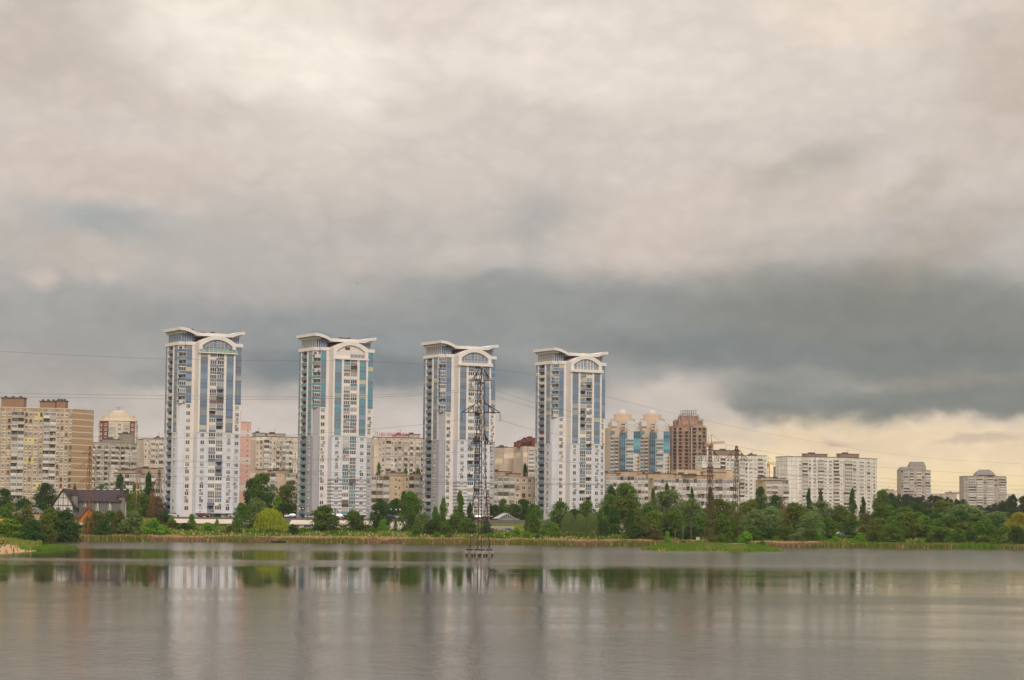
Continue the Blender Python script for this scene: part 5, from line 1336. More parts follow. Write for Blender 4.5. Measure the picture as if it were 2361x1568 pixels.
# small rooftop trees between towers
T(872, 1070, 22, 1012, 'bush', 'mid', 'bushy tree showing above the peach block beside the second tower', name='broadleaf_tree', base=14); T(934, 1076, 20, 1015, 'poplar', 'mid', 'pointed tree top above the peach block, the left of two', name='broadleaf_tree', base=14); T(962, 1076, 24, 1015, 'poplar', 'mid', 'pointed tree top above the peach block beside the third tower', name='broadleaf_tree', base=14)
T(1210, 1072, 16, 1020, 'round', 'dark', 'dark round tree top above the peach block left of the fourth tower', base=14); T(668, 1084, 22, 1050, 'bush', 'mid', 'low green tree top above the peach block beside the second tower, left', name='broadleaf_tree', base=14)

# ---- reeds and grass
def reed_field(name, y0, y1, x0, x1, n, hts, cols, seed, ymap, w_=.16, clump=.06, label=None):
    r = random.Random(seed); mb = MB()
    for k in range(n):
        x = r.uniform(x0, x1); f = r.random(); y = ymap(x) + y0 + (y1 - y0) * f
        pn = mnoise.noise(Vector((x * clump, y * clump * 2, seed))); pn2 = mnoise.noise(Vector((x * .25, y * .3, seed + 3)))
        if pn2 < -.45: continue
        h = r.uniform(*hts) * (1 + .35 * pn + .3 * pn2); z = max(H(x, y), -.1) - .05
        m = 0 if (pn + r.uniform(-.22, .22) > -.1) else 1
        if r.random() < .14: m = 2
        a = r.uniform(-.6, .6); dx, dy = cos(a) * w_ * r.uniform(.5, 1.4), sin(a) * w_; lx = r.uniform(-.22, .22) * h
        mb.quad([(x - dx, y - dy, z), (x + dx, y + dy, z), (x + dx * .35 + lx, y + dy + r.uniform(-.1, .1), z + h), (x - dx * .35 + lx, y - dy, z + h * .96)], m)
    o = mb.build(name, cols); tag(o, kind='stuff', label=label); return o
R_TAN = leaf_mat('reed_straw', (204, 168, 126), .2, .02); R_GRN = leaf_mat('reed_green', (118, 128, 50), .2, .03); R_BRN = leaf_mat('reed_brown', (150, 126, 90), .2, .02); R_LUSH = leaf_mat('grass_lush', (90, 120, 34), .25, .03)
def shore(x):
    wob = 3.0 * mnoise.noise(Vector((x * .02, 3.3, 0))) + 1.2 * mnoise.noise(Vector((x * .09, 7.1, 0)))
    return 791 + 0.02 * x + wob + 6 * sst(100, 160, x)
reed_field('reeds', -1.5, 3.5, -150, 150, 22000, (1.0, 1.8), [R_GRN, R_BRN, R_TAN], 3, shore, label='green and straw reeds standing along the water edge')
reed_field('dry_reeds', 4, 15, -150, 112, 26000, (.95, 1.5), [R_TAN, R_TAN, R_BRN], 5, shore, label='band of dry straw coloured reeds behind the green edge')
reed_field('shore_grass', -1.5, 8, 108, 235, 12000, (.8, 1.9), [R_LUSH, R_BRN, R_GRN], 8, shore, label='green and brown grass along the right shore')
reed_field('bank_grass', 15, 60, -150, 235, 30000, (.3, .9), [R_LUSH, R_GRN, R_TAN], 9, shore, .3, label='rough green grass on the bank')
def isl(x): return 672 + .1 * (x - 58)
r = random.Random(6); mb = MB()
for k in range(15000):
    a = r.uniform(0, 2 * pi); q = sqrt(r.random()); x = 58 + cos(a) * q * 21; y = isl(x) + sin(a) * q * 21
    if H(x, y) < .02: continue
    h = r.uniform(.5, 1.3) * (1.15 - .5 * q) * (1 + .5 * mnoise.noise(Vector((x * .2, y * .2, 2)))); z = H(x, y) - .05; m = 0 if r.random() < .75 + .5 * mnoise.noise(Vector((x * .15, y * .1, 4))) else (1 if r.random() < .5 else 2); dx = r.uniform(.1, .22); lx = r.uniform(-.15, .15)
    mb.quad([(x - dx, y, z), (x + dx, y, z), (x + lx + dx * .3, y, z + h), (x + lx - dx * .3, y, z + h)], m)
o = mb.build('island_grass', [R_LUSH, R_BRN, R_GRN]); tag(o, kind='stuff', label='lush green grass covering the low island')
mb = MB()
for k in range(9000):
    y = r.uniform(432, 790); x = lerpt(SPIT, y) + 1.5 - abs(r.gauss(0, 7))
    z = H(x, y)
    if z < -.1 or (y < 575 and r.random() < .96): continue
    h = r.uniform(.4, 1.2); m = r.choice((0, 0, 2, 1)); dx = r.uniform(.08, .2); lx = r.uniform(-.15, .15)
    mb.quad([(x - dx, y, z), (x + dx, y, z), (x + lx + dx * .3, y, z + h), (x + lx - dx * .3, y, z + h)], m)
# reeds in the shallows off the spit
for k in range(5000):
    u = r.random(); px_ = 45 + 130 * u; y = 520 + 60 * r.random() + 40 * u; x = XW(px_, y, 1260)
    if mnoise.noise(Vector((x * .22, y * .04, 8))) < -.02: continue
    h = r.uniform(.3, .8); dx = r.uniform(.08, .16)
    mb.quad([(x - dx, y, -.05), (x + dx, y, -.05), (x + .2 + dx * .3, y, h), (x + .2 - dx * .3, y, h)], 0)
o = mb.build('spit_grass', [R_LUSH, R_BRN, R_GRN]); tag(o, kind='stuff', label='green grass and water plants round the sandy spit')
# ------------------------------------------------------------------ pylons, wires, cranes
RUST = mat('rusty_steel', (98, 68, 56), .85, .08, 1.0, .3); STEELD = mat('dark_steel', (64, 54, 50), .7, .1, 1.0, .2); RUSTO = mat('orange_rust', (140, 92, 62), .85, .08, 1.0, .3); CONC = mat('old_concrete', (176, 160, 140), .95, .1, .8, .25); INSUL = mat('insulator_glass', (92, 96, 92), .3); SOOT = mat('tarred_pile', (74, 52, 44), .9)
def lattice(mb, prof, rot, bays, w_leg, w_br, m=0):
    """four legged lattice: prof = [(z, half diagonal)...]"""
    def c(z, k):
        r = lerpt(prof, z); a = rot + pi / 2 * k; return Vector((r * cos(a), r * sin(a), z))
    for (za, ra), (zb_, rb) in zip(prof, prof[1:]):
        for k in range(4): mb.bar(c(za, k), c(zb_, k), w_leg * (1 if za < prof[-1][0] * .5 else .75), m)
    for i in range(len(bays) - 1):
        z0, z1 = bays[i], bays[i + 1]
        for k in range(4):
            mb.bar(c(z0, k), c(z1, k + 1), w_br, m); mb.bar(c(z0, k + 1), c(z1, k), w_br, m)
            if i % 2: mb.bar(c(z1, k), c(z1, k + 1), w_br, m)
def arm(mb, z, hw, up, inner, rot, w_, m=0):
    d = Vector((cos(rot), sin(rot), 0)); n = Vector((-sin(rot), cos(rot), 0))
    for s in (-1, 1):
        tip = d * s * hw + Vector((0, 0, z))
        for q in (-1, 1):
            a = d * s * inner + n * q * inner; mb.bar(a + Vector((0, 0, z)), tip, w_, m); mb.bar(a + Vector((0, 0, z + up)), tip, w_ * .9, m)
            for f in (.3, .6):
                p0 = (a + Vector((0, 0, z))).lerp(tip, f); p1 = (a + Vector((0, 0, z + up))).lerp(tip, f); mb.bar(p0, p1, w_ * .6, m); 
            mb.bar((a + Vector((0, 0, z))).lerp(tip, .6), (a + Vector((0, 0, z + up))).lerp(tip, .3), w_ * .6, m)
        mb.bar(d * s * inner + n * inner + Vector((0, 0, z)), d * s * inner - n * inner + Vector((0, 0, z)), w_ * .8, m)
YP = 509.0; k_ = YP / F
base = P(1105.6, 1266, YP); zt0 = base.z
PY = thing('lattice_pylon', 'tall rusty lattice power pylon standing on piles in the lake', 'pylon', (base.x, YP, 0))
ZP = lambda py: ZW(1110, py, YP)
prof = [(zt0, 2.2), (ZP(1110), 1.22), (ZP(960), .84), (ZP(905), .78), (ZP(882), .76)]
bays = [zt0]; z = zt0
while z < ZP(884):
    z += 2.0 * lerpt(prof, z) * 1.25; bays.append(min(z, ZP(882)))
q = MB(); lattice(q, prof, radians(11), bays, .18, .055)
q.build('lattice_mast', [STEELD], PY)
q = MB(); top = Vector((.1, 0, ZP(853)))
for k in range(4):
    a = radians(11) + pi / 2 * k; c0 = Vector((.76 * cos(a), .76 * sin(a), ZP(882))); q.bar(c0, top, .16)
    a2 = a + pi / 2; q.bar(c0, (.76 * cos(a2), .76 * sin(a2), ZP(882)), .14)
q.box(-.12, .3, -.2, .2, ZP(855), ZP(848)); q.build('pylon_peak', [STEELD], PY)
for (py, hwp, up, dx) in ((877, 22.5, 2.3, 0), (951, 44.5, 2.2, 0), (1024, 22.5, 2.3, 0)):
    q = MB(); arm(q, ZP(py), hwp * k_, up, lerpt(prof, ZP(py)) * .7, radians(6), .16 if hwp < 30 else .2); q.build('crossarm', [STEELD], PY)
    for s in (-1, 1):
        x = s * hwp * k_ * cos(radians(6)); y = s * hwp * k_ * sin(radians(6)); L = 1.75
        q = MB(); q.bar((x, y, ZP(py)), (x, y, ZP(py) - .35), .06)
        for j in range(9): zz = ZP(py) - .35 - j * .15; q.bar((x, y, zz), (x, y, zz - .1), .2, 0, .12, 8)
        q.bar((x - .4, y, ZP(py) - L), (x + .4, y, ZP(py) - L), .07); q.build('insulator', [INSUL], PY)
for k in range(4):
    a = radians(11) + pi / 2 * k; cx_, cy_ = 2.2 * cos(a), 2.2 * sin(a)
    q = MB(); q.box(cx_ - .7, cx_ + .7, cy_ - .65, cy_ + .65, zt0 - .3, zt0 - .02, 1)
    for dx, dy in ((-.6, -.5), (.6, -.5), (-.6, .5), (.6, .5)): q.bar((cx_ + dx, cy_ + dy, .55), (cx_ + dx, cy_ + dy, zt0 - .35), .34, 0, .34, 8); q.bar((cx_ + dx, cy_ + dy, -1.5), (cx_ + dx, cy_ + dy, .55), .36, 1, .36, 8)
    q.build('pile_footing', [CONC, SOOT], PY)
# old second pylon on the far shore right behind the big one
def small_pylon(px, Y, top, base_w, top_w, label, m, arms, name='lattice_pylon', base=None, rot=.3, wl_=.2):
    x = XW(px, Y, 1150); zb = H(x, Y) if base is None else base; s = Y / F; h = ZW(px, top, Y) - zb
    R = thing(name, label, 'pylon', (x, Y, zb - .1)); prof = [(0, base_w * s / 2 * 1.05), (h, top_w * s / 2)]
    bays = [0]; z = 0
    while z < h: z += max(2.2, 2.6 * lerpt(prof, z)); bays.append(min(z, h))
    q = MB(); lattice(q, prof, rot, bays, wl_ * .9, wl_ * .42); q.build('lattice_mast', [m], R)
    for (py, hwp, up) in arms:
        q = MB(); arm(q, ZW(px, py, Y) - zb, hwp * s, up, lerpt(prof, ZW(px, py, Y) - zb) * .7, .12, wl_ * .8); q.build('crossarm', [m], R)
    return R, h
small_pylon(205, 800, 1027, 24, 4, 'rusty brown lattice pylon in front of the timbered house', RUSTO, [(1045, 18, 1.2), (1080, 34, 2.6), (1112, 24, 1.6)], wl_=.16)
small_pylon(1124, 884, 1130, 16, 5, 'short rusty mast behind the right leg of the big pylon', RUST, [], wl_=.14)
small_pylon(366, 850, 1083, 26, 5, 'brown lattice mast standing left of the first white tower', RUST, [(1112, 18, 1.2)], wl_=.16)
small_pylon(352, 860, 1132, 26, 7, 'short wide rusty lattice frame left of the first white tower', RUSTO, [], wl_=.15)
small_pylon(1805, 842, 1150, 26, 8, 'rusty red lattice pylon overgrown among the right shore trees', RUSTO, [], wl_=.12)
small_pylon(1637, 688, 1026, 27, 5.5, 'left portal pylon with wide rusty arms on the grassy island', RUST, [(1062, 30, 3.4)], base=.3, rot=.2, wl_=.15)
small_pylon(1698, 680, 1027, 27, 5.5, 'right portal pylon with wide rusty arms above the concrete base', RUST, [(1062, 31, 3.4)], base=1.6, rot=.2, wl_=.15)
x = XW(1697, 676, 1265); q = MB(); q.box(-2.2, 2.2, -1.6, 1.6, -.6, 1.9); q.box(-2.35, 2.35, -1.75, 1.75, 1.9, 2.1)
for kx in (-1.2, 1.2): q.box(kx - .25, kx + .25, -1.75, -1.5, -.5, 1.9)
o = q.build('concrete_block', [CONC]); o.location = (x, 676, 0); tag(o, 'weathered concrete block at the water under the right portal pylon', 'concrete block')
# chimney like pink mast and posts
x = XW(319, 900, 1100); q = MB(); s = 900 / F
R = thing('concrete_mast', 'stout pinkish concrete mast left of the first white tower', 'mast', (x, 900, 7.8))
q.bar((-.6, 0, 0), (-.45, 0, ZW(319, 1072, 900) - 8), .55, 0, .4, 6); q.bar((.7, 0, 0), (.55, 0, ZW(319, 1080, 900) - 8), .5, 0, .36, 6)
for k in range(9): zz = 1 + k * 2.2; q.bar((-.6, 0, zz), (.6, 0, zz + .8), .16)
q.build('twin_posts', [mat('pink_concrete', (176, 132, 116), .9, 0, .8, .15)], R)
q = MB(); zz = ZW(319, 1078, 900) - 8; q.bar((-3.2, 0, zz - .6), (3.0, 0, zz + .4), .3); q.bar((-2.4, 0, zz - 2.2), (2.4, 0, zz - 1.4), .24); q.build('crossarm', [STEELD], R)
def crane(label, mx, Y, mast_top, bottom, jib, apex, m, counter):
    x = XW(mx, Y, 1050); zb = ZW(mx, bottom, Y); s = Y / F; Z = lambda py: ZW(mx, py, Y) - zb
    R = thing('tower_crane', label, 'tower crane', (x, Y, zb)); h = Z(mast_top)
    q = MB(); bays = [0]; z = 0
    while z < h: z += 2.6; bays.append(min(z, h))
    lattice(q, [(0, 1.5), (h, 1.5)], pi / 4, bays, .32, .15); q.build('crane_mast', [m], R)
    q = MB(); zj = Z(jib[2]); zj2 = Z(jib[3]); x1 = (jib[1] - mx) * s; x0 = (jib[0] - mx) * s; n = 12
    for k in range(n):
        f0, f1 = k / n, (k + 1) / n; A = Vector((x1 * f0, 0, zj + (zj2 - zj) * f0)); B = Vector((x1 * f1, 0, zj + (zj2 - zj) * f1)); hh = 1.5 * (1 - f0 * .5)
        q.bar(A, B, .3); q.bar(A + Vector((0, 0, hh)), B + Vector((0, 0, hh)), .26); q.bar(A, B + Vector((0, 0, hh)), .18); q.bar(A + Vector((0, 0, hh)), B, .18)
    q.build('jib', [m], R)
    q = MB(); q.bar((0, 0, zj), (x0, 0, zj), .5); q.box(x0 - 1, x0 + 1.6, -1, 1, zj - 2, zj + .6); q.build('counterweight', [m], R)
    q = MB(); q.box(-1.1, 1.2, -1.3, 1.2, zj - 2.4, zj - .1); q.build('cab', [m], R)
    q = MB(); q.bar((0, 0, zj), (0, 0, Z(apex)), .6, 0, .3); q.bar((0, 0, Z(apex)), (x1 * .6, 0, zj + (zj2 - zj) * .6 + 1), .14); q.bar((0, 0, Z(apex)), (x1 * .92, 0, zj + (zj2 - zj) * .92 + .6), .14); q.bar((0, 0, Z(apex)), (x0, 0, zj), .14); q.build('apex_ties', [m], R)
crane('brown tower crane with a long jib beside the unfinished tower', 1640, 1500, 1022, 1110, (1628, 1671, 1024, 1021), 1001, mat('crane_brown', (160, 124, 98), .8), 0)
crane('yellow ochre tower crane between the two white panel blocks', 1771, 1800, 1072, 1108, (1760, 1803, 1069, 1076), 1054, mat('crane_ochre', (190, 140, 76), .8), 0)
# wires: each is one line
WIRE = mat('wire_dark', (118, 114, 112), .7)
def wire(pts, label, rad=.026, n=10, group=None):
    W = [P(px, py, Y) for px, py, Y in pts]; out = []
    for i in range(len(W) - 1):
        p0 = W[max(i - 1, 0)]; p1 = W[i]; p2 = W[i + 1]; p3 = W[min(i + 2, len(W) - 1)]
        for k in range(n):
            t = k / n; out.append(.5 * ((2 * p1) + (p2 - p0) * t + (2 * p0 - 5 * p1 + 4 * p2 - p3) * t * t + (3 * p1 - p0 - 3 * p2 + p3) * t ** 3))
    out.append(W[-1]); mb = MB()
    for a, b_ in zip(out, out[1:]): mb.bar(a, b_, rad * 2, 0, None, 3)
    o = mb.build('power_line', [WIRE]); tag(o, label, 'power line', group)
GL = 'wires strung from the big lattice pylon'
wire([(-40, 808, 480), (390, 828, 490), (860, 834, 500), (1111, 851, 509)], 'topmost wire from the left edge to the peak of the lake pylon', group=GL)
wire([(-40, 906, 480), (390, 912, 488), (700, 915, 498), (975, 906, 504), (1085, 896, 509)], 'upper of the two left wires meeting the short top arm', group=GL)
wire([(-40, 914, 485), (390, 920, 492), (700, 920, 502), (975, 911, 508), (1130, 896, 513)], 'lower of the two left wires meeting the short top arm', group=GL)
wire([(-40, 1000, 480), (500, 1010, 490), (864, 989, 502), (1063, 968, 507)], 'left wire running to the long middle arm of the lake pylon', group=GL)
wire([(-40, 1060, 480), (500, 1065, 490), (864, 1055, 502), (1086, 1040, 509)], 'left wire running to the lowest arm of the lake pylon', group=GL)
wire([(1112, 851, 509), (1232, 866, 600), (1426, 922, 760), (1624, 969, 900), (1826, 1009, 1050), (2104, 1053, 1250), (2400, 1072, 1450)], 'longest wire falling right from the peak of the lake pylon', group=GL)
wire([(1134, 896, 512), (1240, 930, 560), (1440, 976, 640), (1700, 1030, 700), (2000, 1075, 780), (2400, 1100, 900)], 'right wire leaving the short top arm of the lake pylon', group=GL)
wire([(1089, 896, 508), (1240, 943, 560), (1440, 990, 640), (1698, 1050, 680), (2000, 1100, 780), (2400, 1122, 900)], 'right wire leaving the left end of the short top arm', group=GL)
wire([(1153, 968, 515), (1240, 993, 560), (1440, 1030, 640), (1640, 1066, 688), (1900, 1104, 760), (2400, 1132, 900)], 'right wire leaving the long middle arm', group=GL)
wire([(1130, 1040, 512), (1240, 1058, 560), (1440, 1074, 640), (1668, 1072, 682), (1990, 1118, 800), (2400, 1142, 950)], 'right wire leaving the lowest arm', group=GL)
GW2 = 'wires strung from the left shore pylon'
wire([(222, 1058, 800), (467, 1063, 770), (588, 1077, 740), (820, 1092, 680), (1062, 1100, 560), (1300, 1105, 520)], 'upper dark wire crossing the first white tower low down', .026, group=GW2)
wire([(188, 1092, 800), (467, 1078, 780), (700, 1092, 720), (1000, 1112, 600), (1400, 1118, 560)], 'lower dark wire crossing the first two white towers', .026, group=GW2)
wire([(-40, 1030, 700), (205, 1048, 800)], 'wire from the left edge to the left shore pylon, over the brown block', .026, group=GW2)
wire([(-40, 1075, 700), (180, 1092, 800)], 'lower wire from the left edge to the left shore pylon', .026, group=GW2)
wire([(-40, 1108, 600), (600, 1117, 640), (1300, 1115, 640), (1700, 1108, 680)], 'thin level wire crossing all four white towers near their bases', .026, group=GW2)

# ------------------------------------------------------------------ timbered house
def house():
    Y = 850; s = Y / F; x0 = XW(165, Y, 1160); zb = 5.2; R = thing('timbered_house', 'half timbered house with dark roof and two pointed turrets', 'house', (x0, Y, zb), radians(-4))
    Z = lambda py: ZW(210, py, Y) - zb
    ROOF = mat('plum_roof_tile', (70, 58, 62), .8, 0, .6, .12); WH = mat('white_plaster', (214, 206, 200), .9, 0, .4, .08); TIM = mat('dark_timber', (66, 48, 42), .9); GL_ = mat('veranda_glass', (112, 112, 108), .15, spec=.8); GRT = mat('turret_grey', (134, 126, 124), .9)
    X = lambda px: (px - 165) * s
    L0, L1 = X(172), X(286); e, rdg = Z(1154), Z(1129); bot = 0; dp = 9.0
    q = MB(); q.wall([(L0, -dp / 2), (L1, -dp / 2), (L1, dp / 2), (L0, dp / 2)], bot, e, 0); q.build('wall', [WH], R)
    q = MB(); oh = .8
    A = [(L0 - .3, -dp / 2 - oh, e - .2), (L1 + .6, -dp / 2 - oh, e - .2), (L1 + .2, 0, rdg), (L0 - .3, 0, rdg)]
    q.quad(A); q.quad([(x, -y, z) for x, y, z in A[::-1]]); q.quad([(L1 + .6, -dp / 2 - oh, e - .2), (L1 + .6, dp / 2 + oh, e - .2), (L1 + .2, 0, rdg)]); 
    A2 = [(x, y, z - .35) for x, y, z in A]; q.quad(A2[::-1]); q.quad([A[0], A2[0], A2[1], A[1]]); q.build('roof', [ROOF], R)
    q = MB()
    for k in range(9): x = L0 + 3 + k * 2.4; q.box(x, x + 1.3, -.25, .25, rdg - .05, rdg + .3)
    q.build('ridge_tiles', [WH], R)
    # glazed veranda bays between timbered piers
    n = 4; w_ = (L1 - L0) / n
    for k in range(n):
        a = L0 + k * w_ + w_ * .32; b_ = L0 + (k + 1) * w_ - .15
        q = MB(); q.box(a, b_, -dp / 2 - .08, -dp / 2 + .02, .9, e - .3, 0)
        for j in range(5): x = a + (b_ - a) * j / 4; q.box(x - .05, x + .05, -dp / 2 - .14, -dp / 2 - .05, .9, e - .3, 1)
        q.build('veranda_window', [GL_, TIM], R)
        q = MB(); c0 = L0 + k * w_ + .05; c1 = c0 + w_ * .26
        q.box(c0, c0 + .12, -dp / 2 - .1, -dp / 2 + .01, 0, e - .1); q.box(c1, c1 + .12, -dp / 2 - .1, -dp / 2 + .01, 0, e - .1)
        for zz in (1.2, (1.2 + e) / 2, e - .3): q.box(c0 + .12, c1, -dp / 2 - .09, -dp / 2 + .01, zz - .06, zz + .06)
        q.bar((c0, -dp / 2 - .05, 1.2), (c1, -dp / 2 - .05, e - .3), .1); q.bar((c1, -dp / 2 - .05, 1.2), (c0, -dp / 2 - .05, e - .3), .1); q.build('timber_frame', [TIM], R)
    # gabled left wing coming forward
    g0, g1, gx_ = X(131), X(188), X(160); yf, yb = -dp / 2 - 4, 3; ze = Z(1166); zr = Z(1128)
    q = MB(); q.wall([(g0 + 1, yf), (g1 - 1, yf), (g1 - 1, yb), (g0 + 1, yb)], 0, ze, 0, cap=False); q.quad([(g0 + 1, yf, ze), (g1 - 1, yf, ze), (gx_, yf, zr - .6)], 0); q.build('gable_wing', [WH], R)
    q = MB()
    for sx, gx1 in ((g0, -1), (g1, 1)):
        B = [(sx + gx1 * .4, yf - .9, ze - 1.1), (gx_, yf - .9, zr), (gx_, yb, zr), (sx + gx1 * .4, yb, ze - 1.1)]
        q.quad(B if gx1 > 0 else B[::-1]); C = [(x, y, z - .35) for x, y, z in B]; q.quad(C[::-1] if gx1 > 0 else C); q.quad([B[0], C[0], C[1], B[1]])
    q.build('roof', [ROOF], R)
    q = MB(); 
    for f in (.25, .5, .75):
        x = g0 + 1 + (g1 - g0 - 2) * f; hh = ze + (zr - ze) * (1 - abs(x - gx_) / (g1 - gx_ - 1)) - .7; q.box(x - .09, x + .09, yf - .08, yf + .02, 0, hh)
    q.box(g0 + 1, g1 - 1, yf - .09, yf + .02, ze - .1, ze + .12); q.box(g0 + 3, g1 - 3, yf - .09, yf + .02, (ze + zr) / 2 - .4, (ze + zr) / 2 - .2)
    for a, b_ in ((g0 + 1.5, g0 + 3.6), (g1 - 1.5, g1 - 3.6)): q.bar((a, yf - .05, 1.5), (b_, yf - .05, ze), .14)
    q.build('timber_frame', [TIM], R)
    for f in (.3, .7):
        x = g0 + (g1 - g0) * f; q = MB(); q.box(x - .7, x + .7, yf - .07, yf, 1.2, ze - .8); q.build('window', [GL_], R)
    # turrets
    for px, ap, yy, cb in ((181, 1113, -dp / 2 - 1.2, 1140), (287, 1117, -dp / 2 + 1, 1143)):
        x = X(px); r_ = 1.25; q = MB(); n = 8
        ring = [(x + r_ * cos(2 * pi * k / n), yy + r_ * sin(2 * pi * k / n)) for k in range(n)]
        q.wall(ring, 0, Z(cb), 0); q.build('turret', [GRT], R)
        q = MB(); zc, za = Z(cb + 2), Z(ap)
        R2 = [(x + 1.75 * cos(2 * pi * k / n), yy + 1.75 * sin(2 * pi * k / n), zc) for k in range(n)]; R3 = [(x + .75 * cos(2 * pi * k / n), yy + .75 * sin(2 * pi * k / n), zc + (za - zc) * .42) for k in range(n)]
        for k in range(n):
            k2 = (k + 1) % n; q.quad([R2[k], R2[k2], R3[k2], R3[k]]); q.quad([R3[k], R3[k2], (x, yy, za)])
        q.quad(R2[::-1]); q.build('turret_roof', [ROOF], R)
house()
def gable_hut(name, label, cat, px0, px1, Y, top, eave, base, roofc, wallc, dp=6, rot=0.0, ridge='x'):
    s = Y / F; cx = (XW(px0, Y) + XW(px1, Y)) / 2; hw = (px1 - px0) * s / 2; zb = ZW(px0, base, Y) - 1.0; Z = lambda py: ZW((px0 + px1) / 2, py, Y) - zb
    R = thing(name, label, cat, (cx, Y, zb), rot); e, r_ = Z(eave), Z(top)
    q = MB(); q.wall([(-hw, -dp / 2), (hw, -dp / 2), (hw, dp / 2), (-hw, dp / 2)], 0, e, 0, cap=False)
    if ridge == 'y': q.quad([(-hw, -dp / 2, e), (hw, -dp / 2, e), (0, -dp / 2, r_ - .15)], 0)
    q.build('wall', [wallc], R); q = MB(); t = .22
    if ridge == 'y':
        for sgn in (-1, 1):
            B = [(sgn * (hw + .4), -dp / 2 - .5, e - .3), (0, -dp / 2 - .5, r_), (0, dp / 2 + .5, r_), (sgn * (hw + .4), dp / 2 + .5, e - .3)]; C = [(x, y, z - t) for x, y, z in B]
            q.quad(B if sgn > 0 else B[::-1]); q.quad(C[::-1] if sgn > 0 else C); q.quad([B[0], B[1], C[1], C[0]]); q.quad([B[0], C[0], C[3], B[3]])
    else:
        hipp = min(hw * .45, 3)
        B = [(-hw - .4, -dp / 2 - .5, e), (hw + .4, -dp / 2 - .5, e), (hw + .4, dp / 2 + .5, e), (-hw - .4, dp / 2 + .5, e)]
        q.quad([B[0], B[1], (hw - hipp, 0, r_), (-hw + hipp, 0, r_)]); q.quad([B[1], B[2], (hw - hipp, 0, r_)]); q.quad([B[2], B[3], (-hw + hipp, 0, r_), (hw - hipp, 0, r_)]); q.quad([B[3], B[0], (-hw + hipp, 0, r_)]); q.quad(B[::-1])
    q.build('roof', [roofc], R); return R, hw, e, r_
BRN = mat('brown_roof', (92, 66, 56), .85, 0, .8, .15); ORNG = mat('orange_boards', (214, 134, 50), .8, 0, 1.2, .12); GRY = mat('grey_roof', (120, 110, 102), .85, 0, .6, .12); TANW = mat('tan_wall', (190, 158, 128), .9)
Rr, hw, e, r_ = gable_hut('cottage', 'cottage with brown roof and bright orange gable before the timbered house', 'house', 180, 216, 815, 1169, 1192, 1198, BRN, ORNG, 7, radians(24), 'y')
q = MB(); q.box(-.6, .6, -3.57, -3.45, .6, 1.8); q.build('window', [GLASS], Rr)
Rr, hw, e, r_ = gable_hut('cottage', 'cottage with a grey hipped roof behind the left shrubs', 'house', 44, 96, 835, 1169, 1183, 1196, GRY, TANW, 8)
q = MB(); q.box(-.4, .4, -.4, .4, r_ - 1, r_ + .8); q.build('chimney', [RBR], Rr)
Rr, hw, e, r_ = gable_hut('cottage', 'small cottage with reddish chimney at the far left', 'house', 6, 38, 840, 1174, 1184, 1196, GRY, TANW, 7)
q = MB(); q.box(-.4, .5, -.5, .5, r_ - 1, r_ + .9); q.build('chimney', [RBR], Rr)
Rr, hw, e, r_ = gable_hut('shed', 'orange shed roof glimpsed between shrubs at the left edge', 'shed', -8, 14, 745, 1196, 1204, 1212, ORNG, TANW, 5)
q = MB(); q.box(-.5, .5, -2.6, -2.5, 1, 2.6); q.build('door', [BRN], Rr)
# ------------------------------------------------------------------ garages, market, wall, cars
WALLW = mat('garage_wall', (206, 196, 186), .9, 0, .5, .14); PALER = mat('garage_roof', (214, 196, 178), .85, 0, .4, .1)
def garages(px0, px1, label, Y=858):
    xa, xb = XW(px0, Y), XW(px1, Y); R = thing('garage_row', label, 'garages', ((xa + xb) / 2, Y, 4.0)); hw = (xb - xa) / 2
    q = MB(); q.box(-hw, hw, 0, 9, -.6, 2.2); q.build('wall', [WALLW], R)
    q = MB(); q.quad([(-hw - .2, -.5, 2.25), (hw + .2, -.5, 2.25), (hw + .2, 9, 3.7), (-hw - .2, 9, 3.7)]); q.box(-hw - .2, hw + .2, -.52, -.3, 2.0, 2.24); q.build('roof', [PALER], R)
    n = max(3, int(hw * 2 / 4.2))
    for k in range(n):
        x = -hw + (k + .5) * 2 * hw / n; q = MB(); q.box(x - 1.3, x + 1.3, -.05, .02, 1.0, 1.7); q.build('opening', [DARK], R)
        q = MB(); x2 = -hw + k * 2 * hw / n + .3; q.box(x2 - .15, x2 + .15, -.25, .0, -.5, 2.0); q.build('pillar', [WALLW], R)
garages(392, 584, 'pale low garage row below the first white tower'); garages(668, 860, 'pale low garage row below the second white tower')
q = MB(); n = 26; xa, xb = XW(874, 852), XW(938, 852)
for k in range(n):
    for j in range(6):
        f0, f1 = k / n, (k + 1) / n; g0, g1 = j / 6, (j + 1) / 6
        pt = lambda f, g: (xa + (xb - xa) * f, 842 + 14 * g, 3.2 + 4.2 * g + .25 * mnoise.noise(Vector((f * 9, g * 6, 2))))
        q.quad([pt(f0, g0), pt(f1, g0), pt(f1, g1), pt(f0, g1)])
o = q.build('rubble_bank', [mat('pale_rubble', (200, 184, 168), 1, 0, .9, .25)], smooth=True); tag(o, 'bare pale earth bank right of the second white tower', kind='structure')
q = MB(); xa, xb = XW(375, 878), XW(1420, 884)
q.box(xa, xb, 867.5, 936, 4.5, 8.45); o = q.build('road', [mat('grey_asphalt', (112, 106, 102), .95, 0, .3, .1)]); tag(o, 'service road in front of the white towers', kind='structure')
CARC = multi_mat('car_paint', [(222, 220, 216), (196, 196, 196), (60, 62, 68), (140, 142, 146), (120, 40, 36), (48, 60, 84), (228, 226, 222), (88, 84, 80)], .3, .6, [3, 2, 1.5, 2, .7, .7, 2, 1]); CG = mat('car_glass', (34, 38, 44), .1, spec=.9); TY = mat('tyre', (28, 28, 28), .9); LAMPW = mat('headlamp_lens', (214, 210, 200), .2)
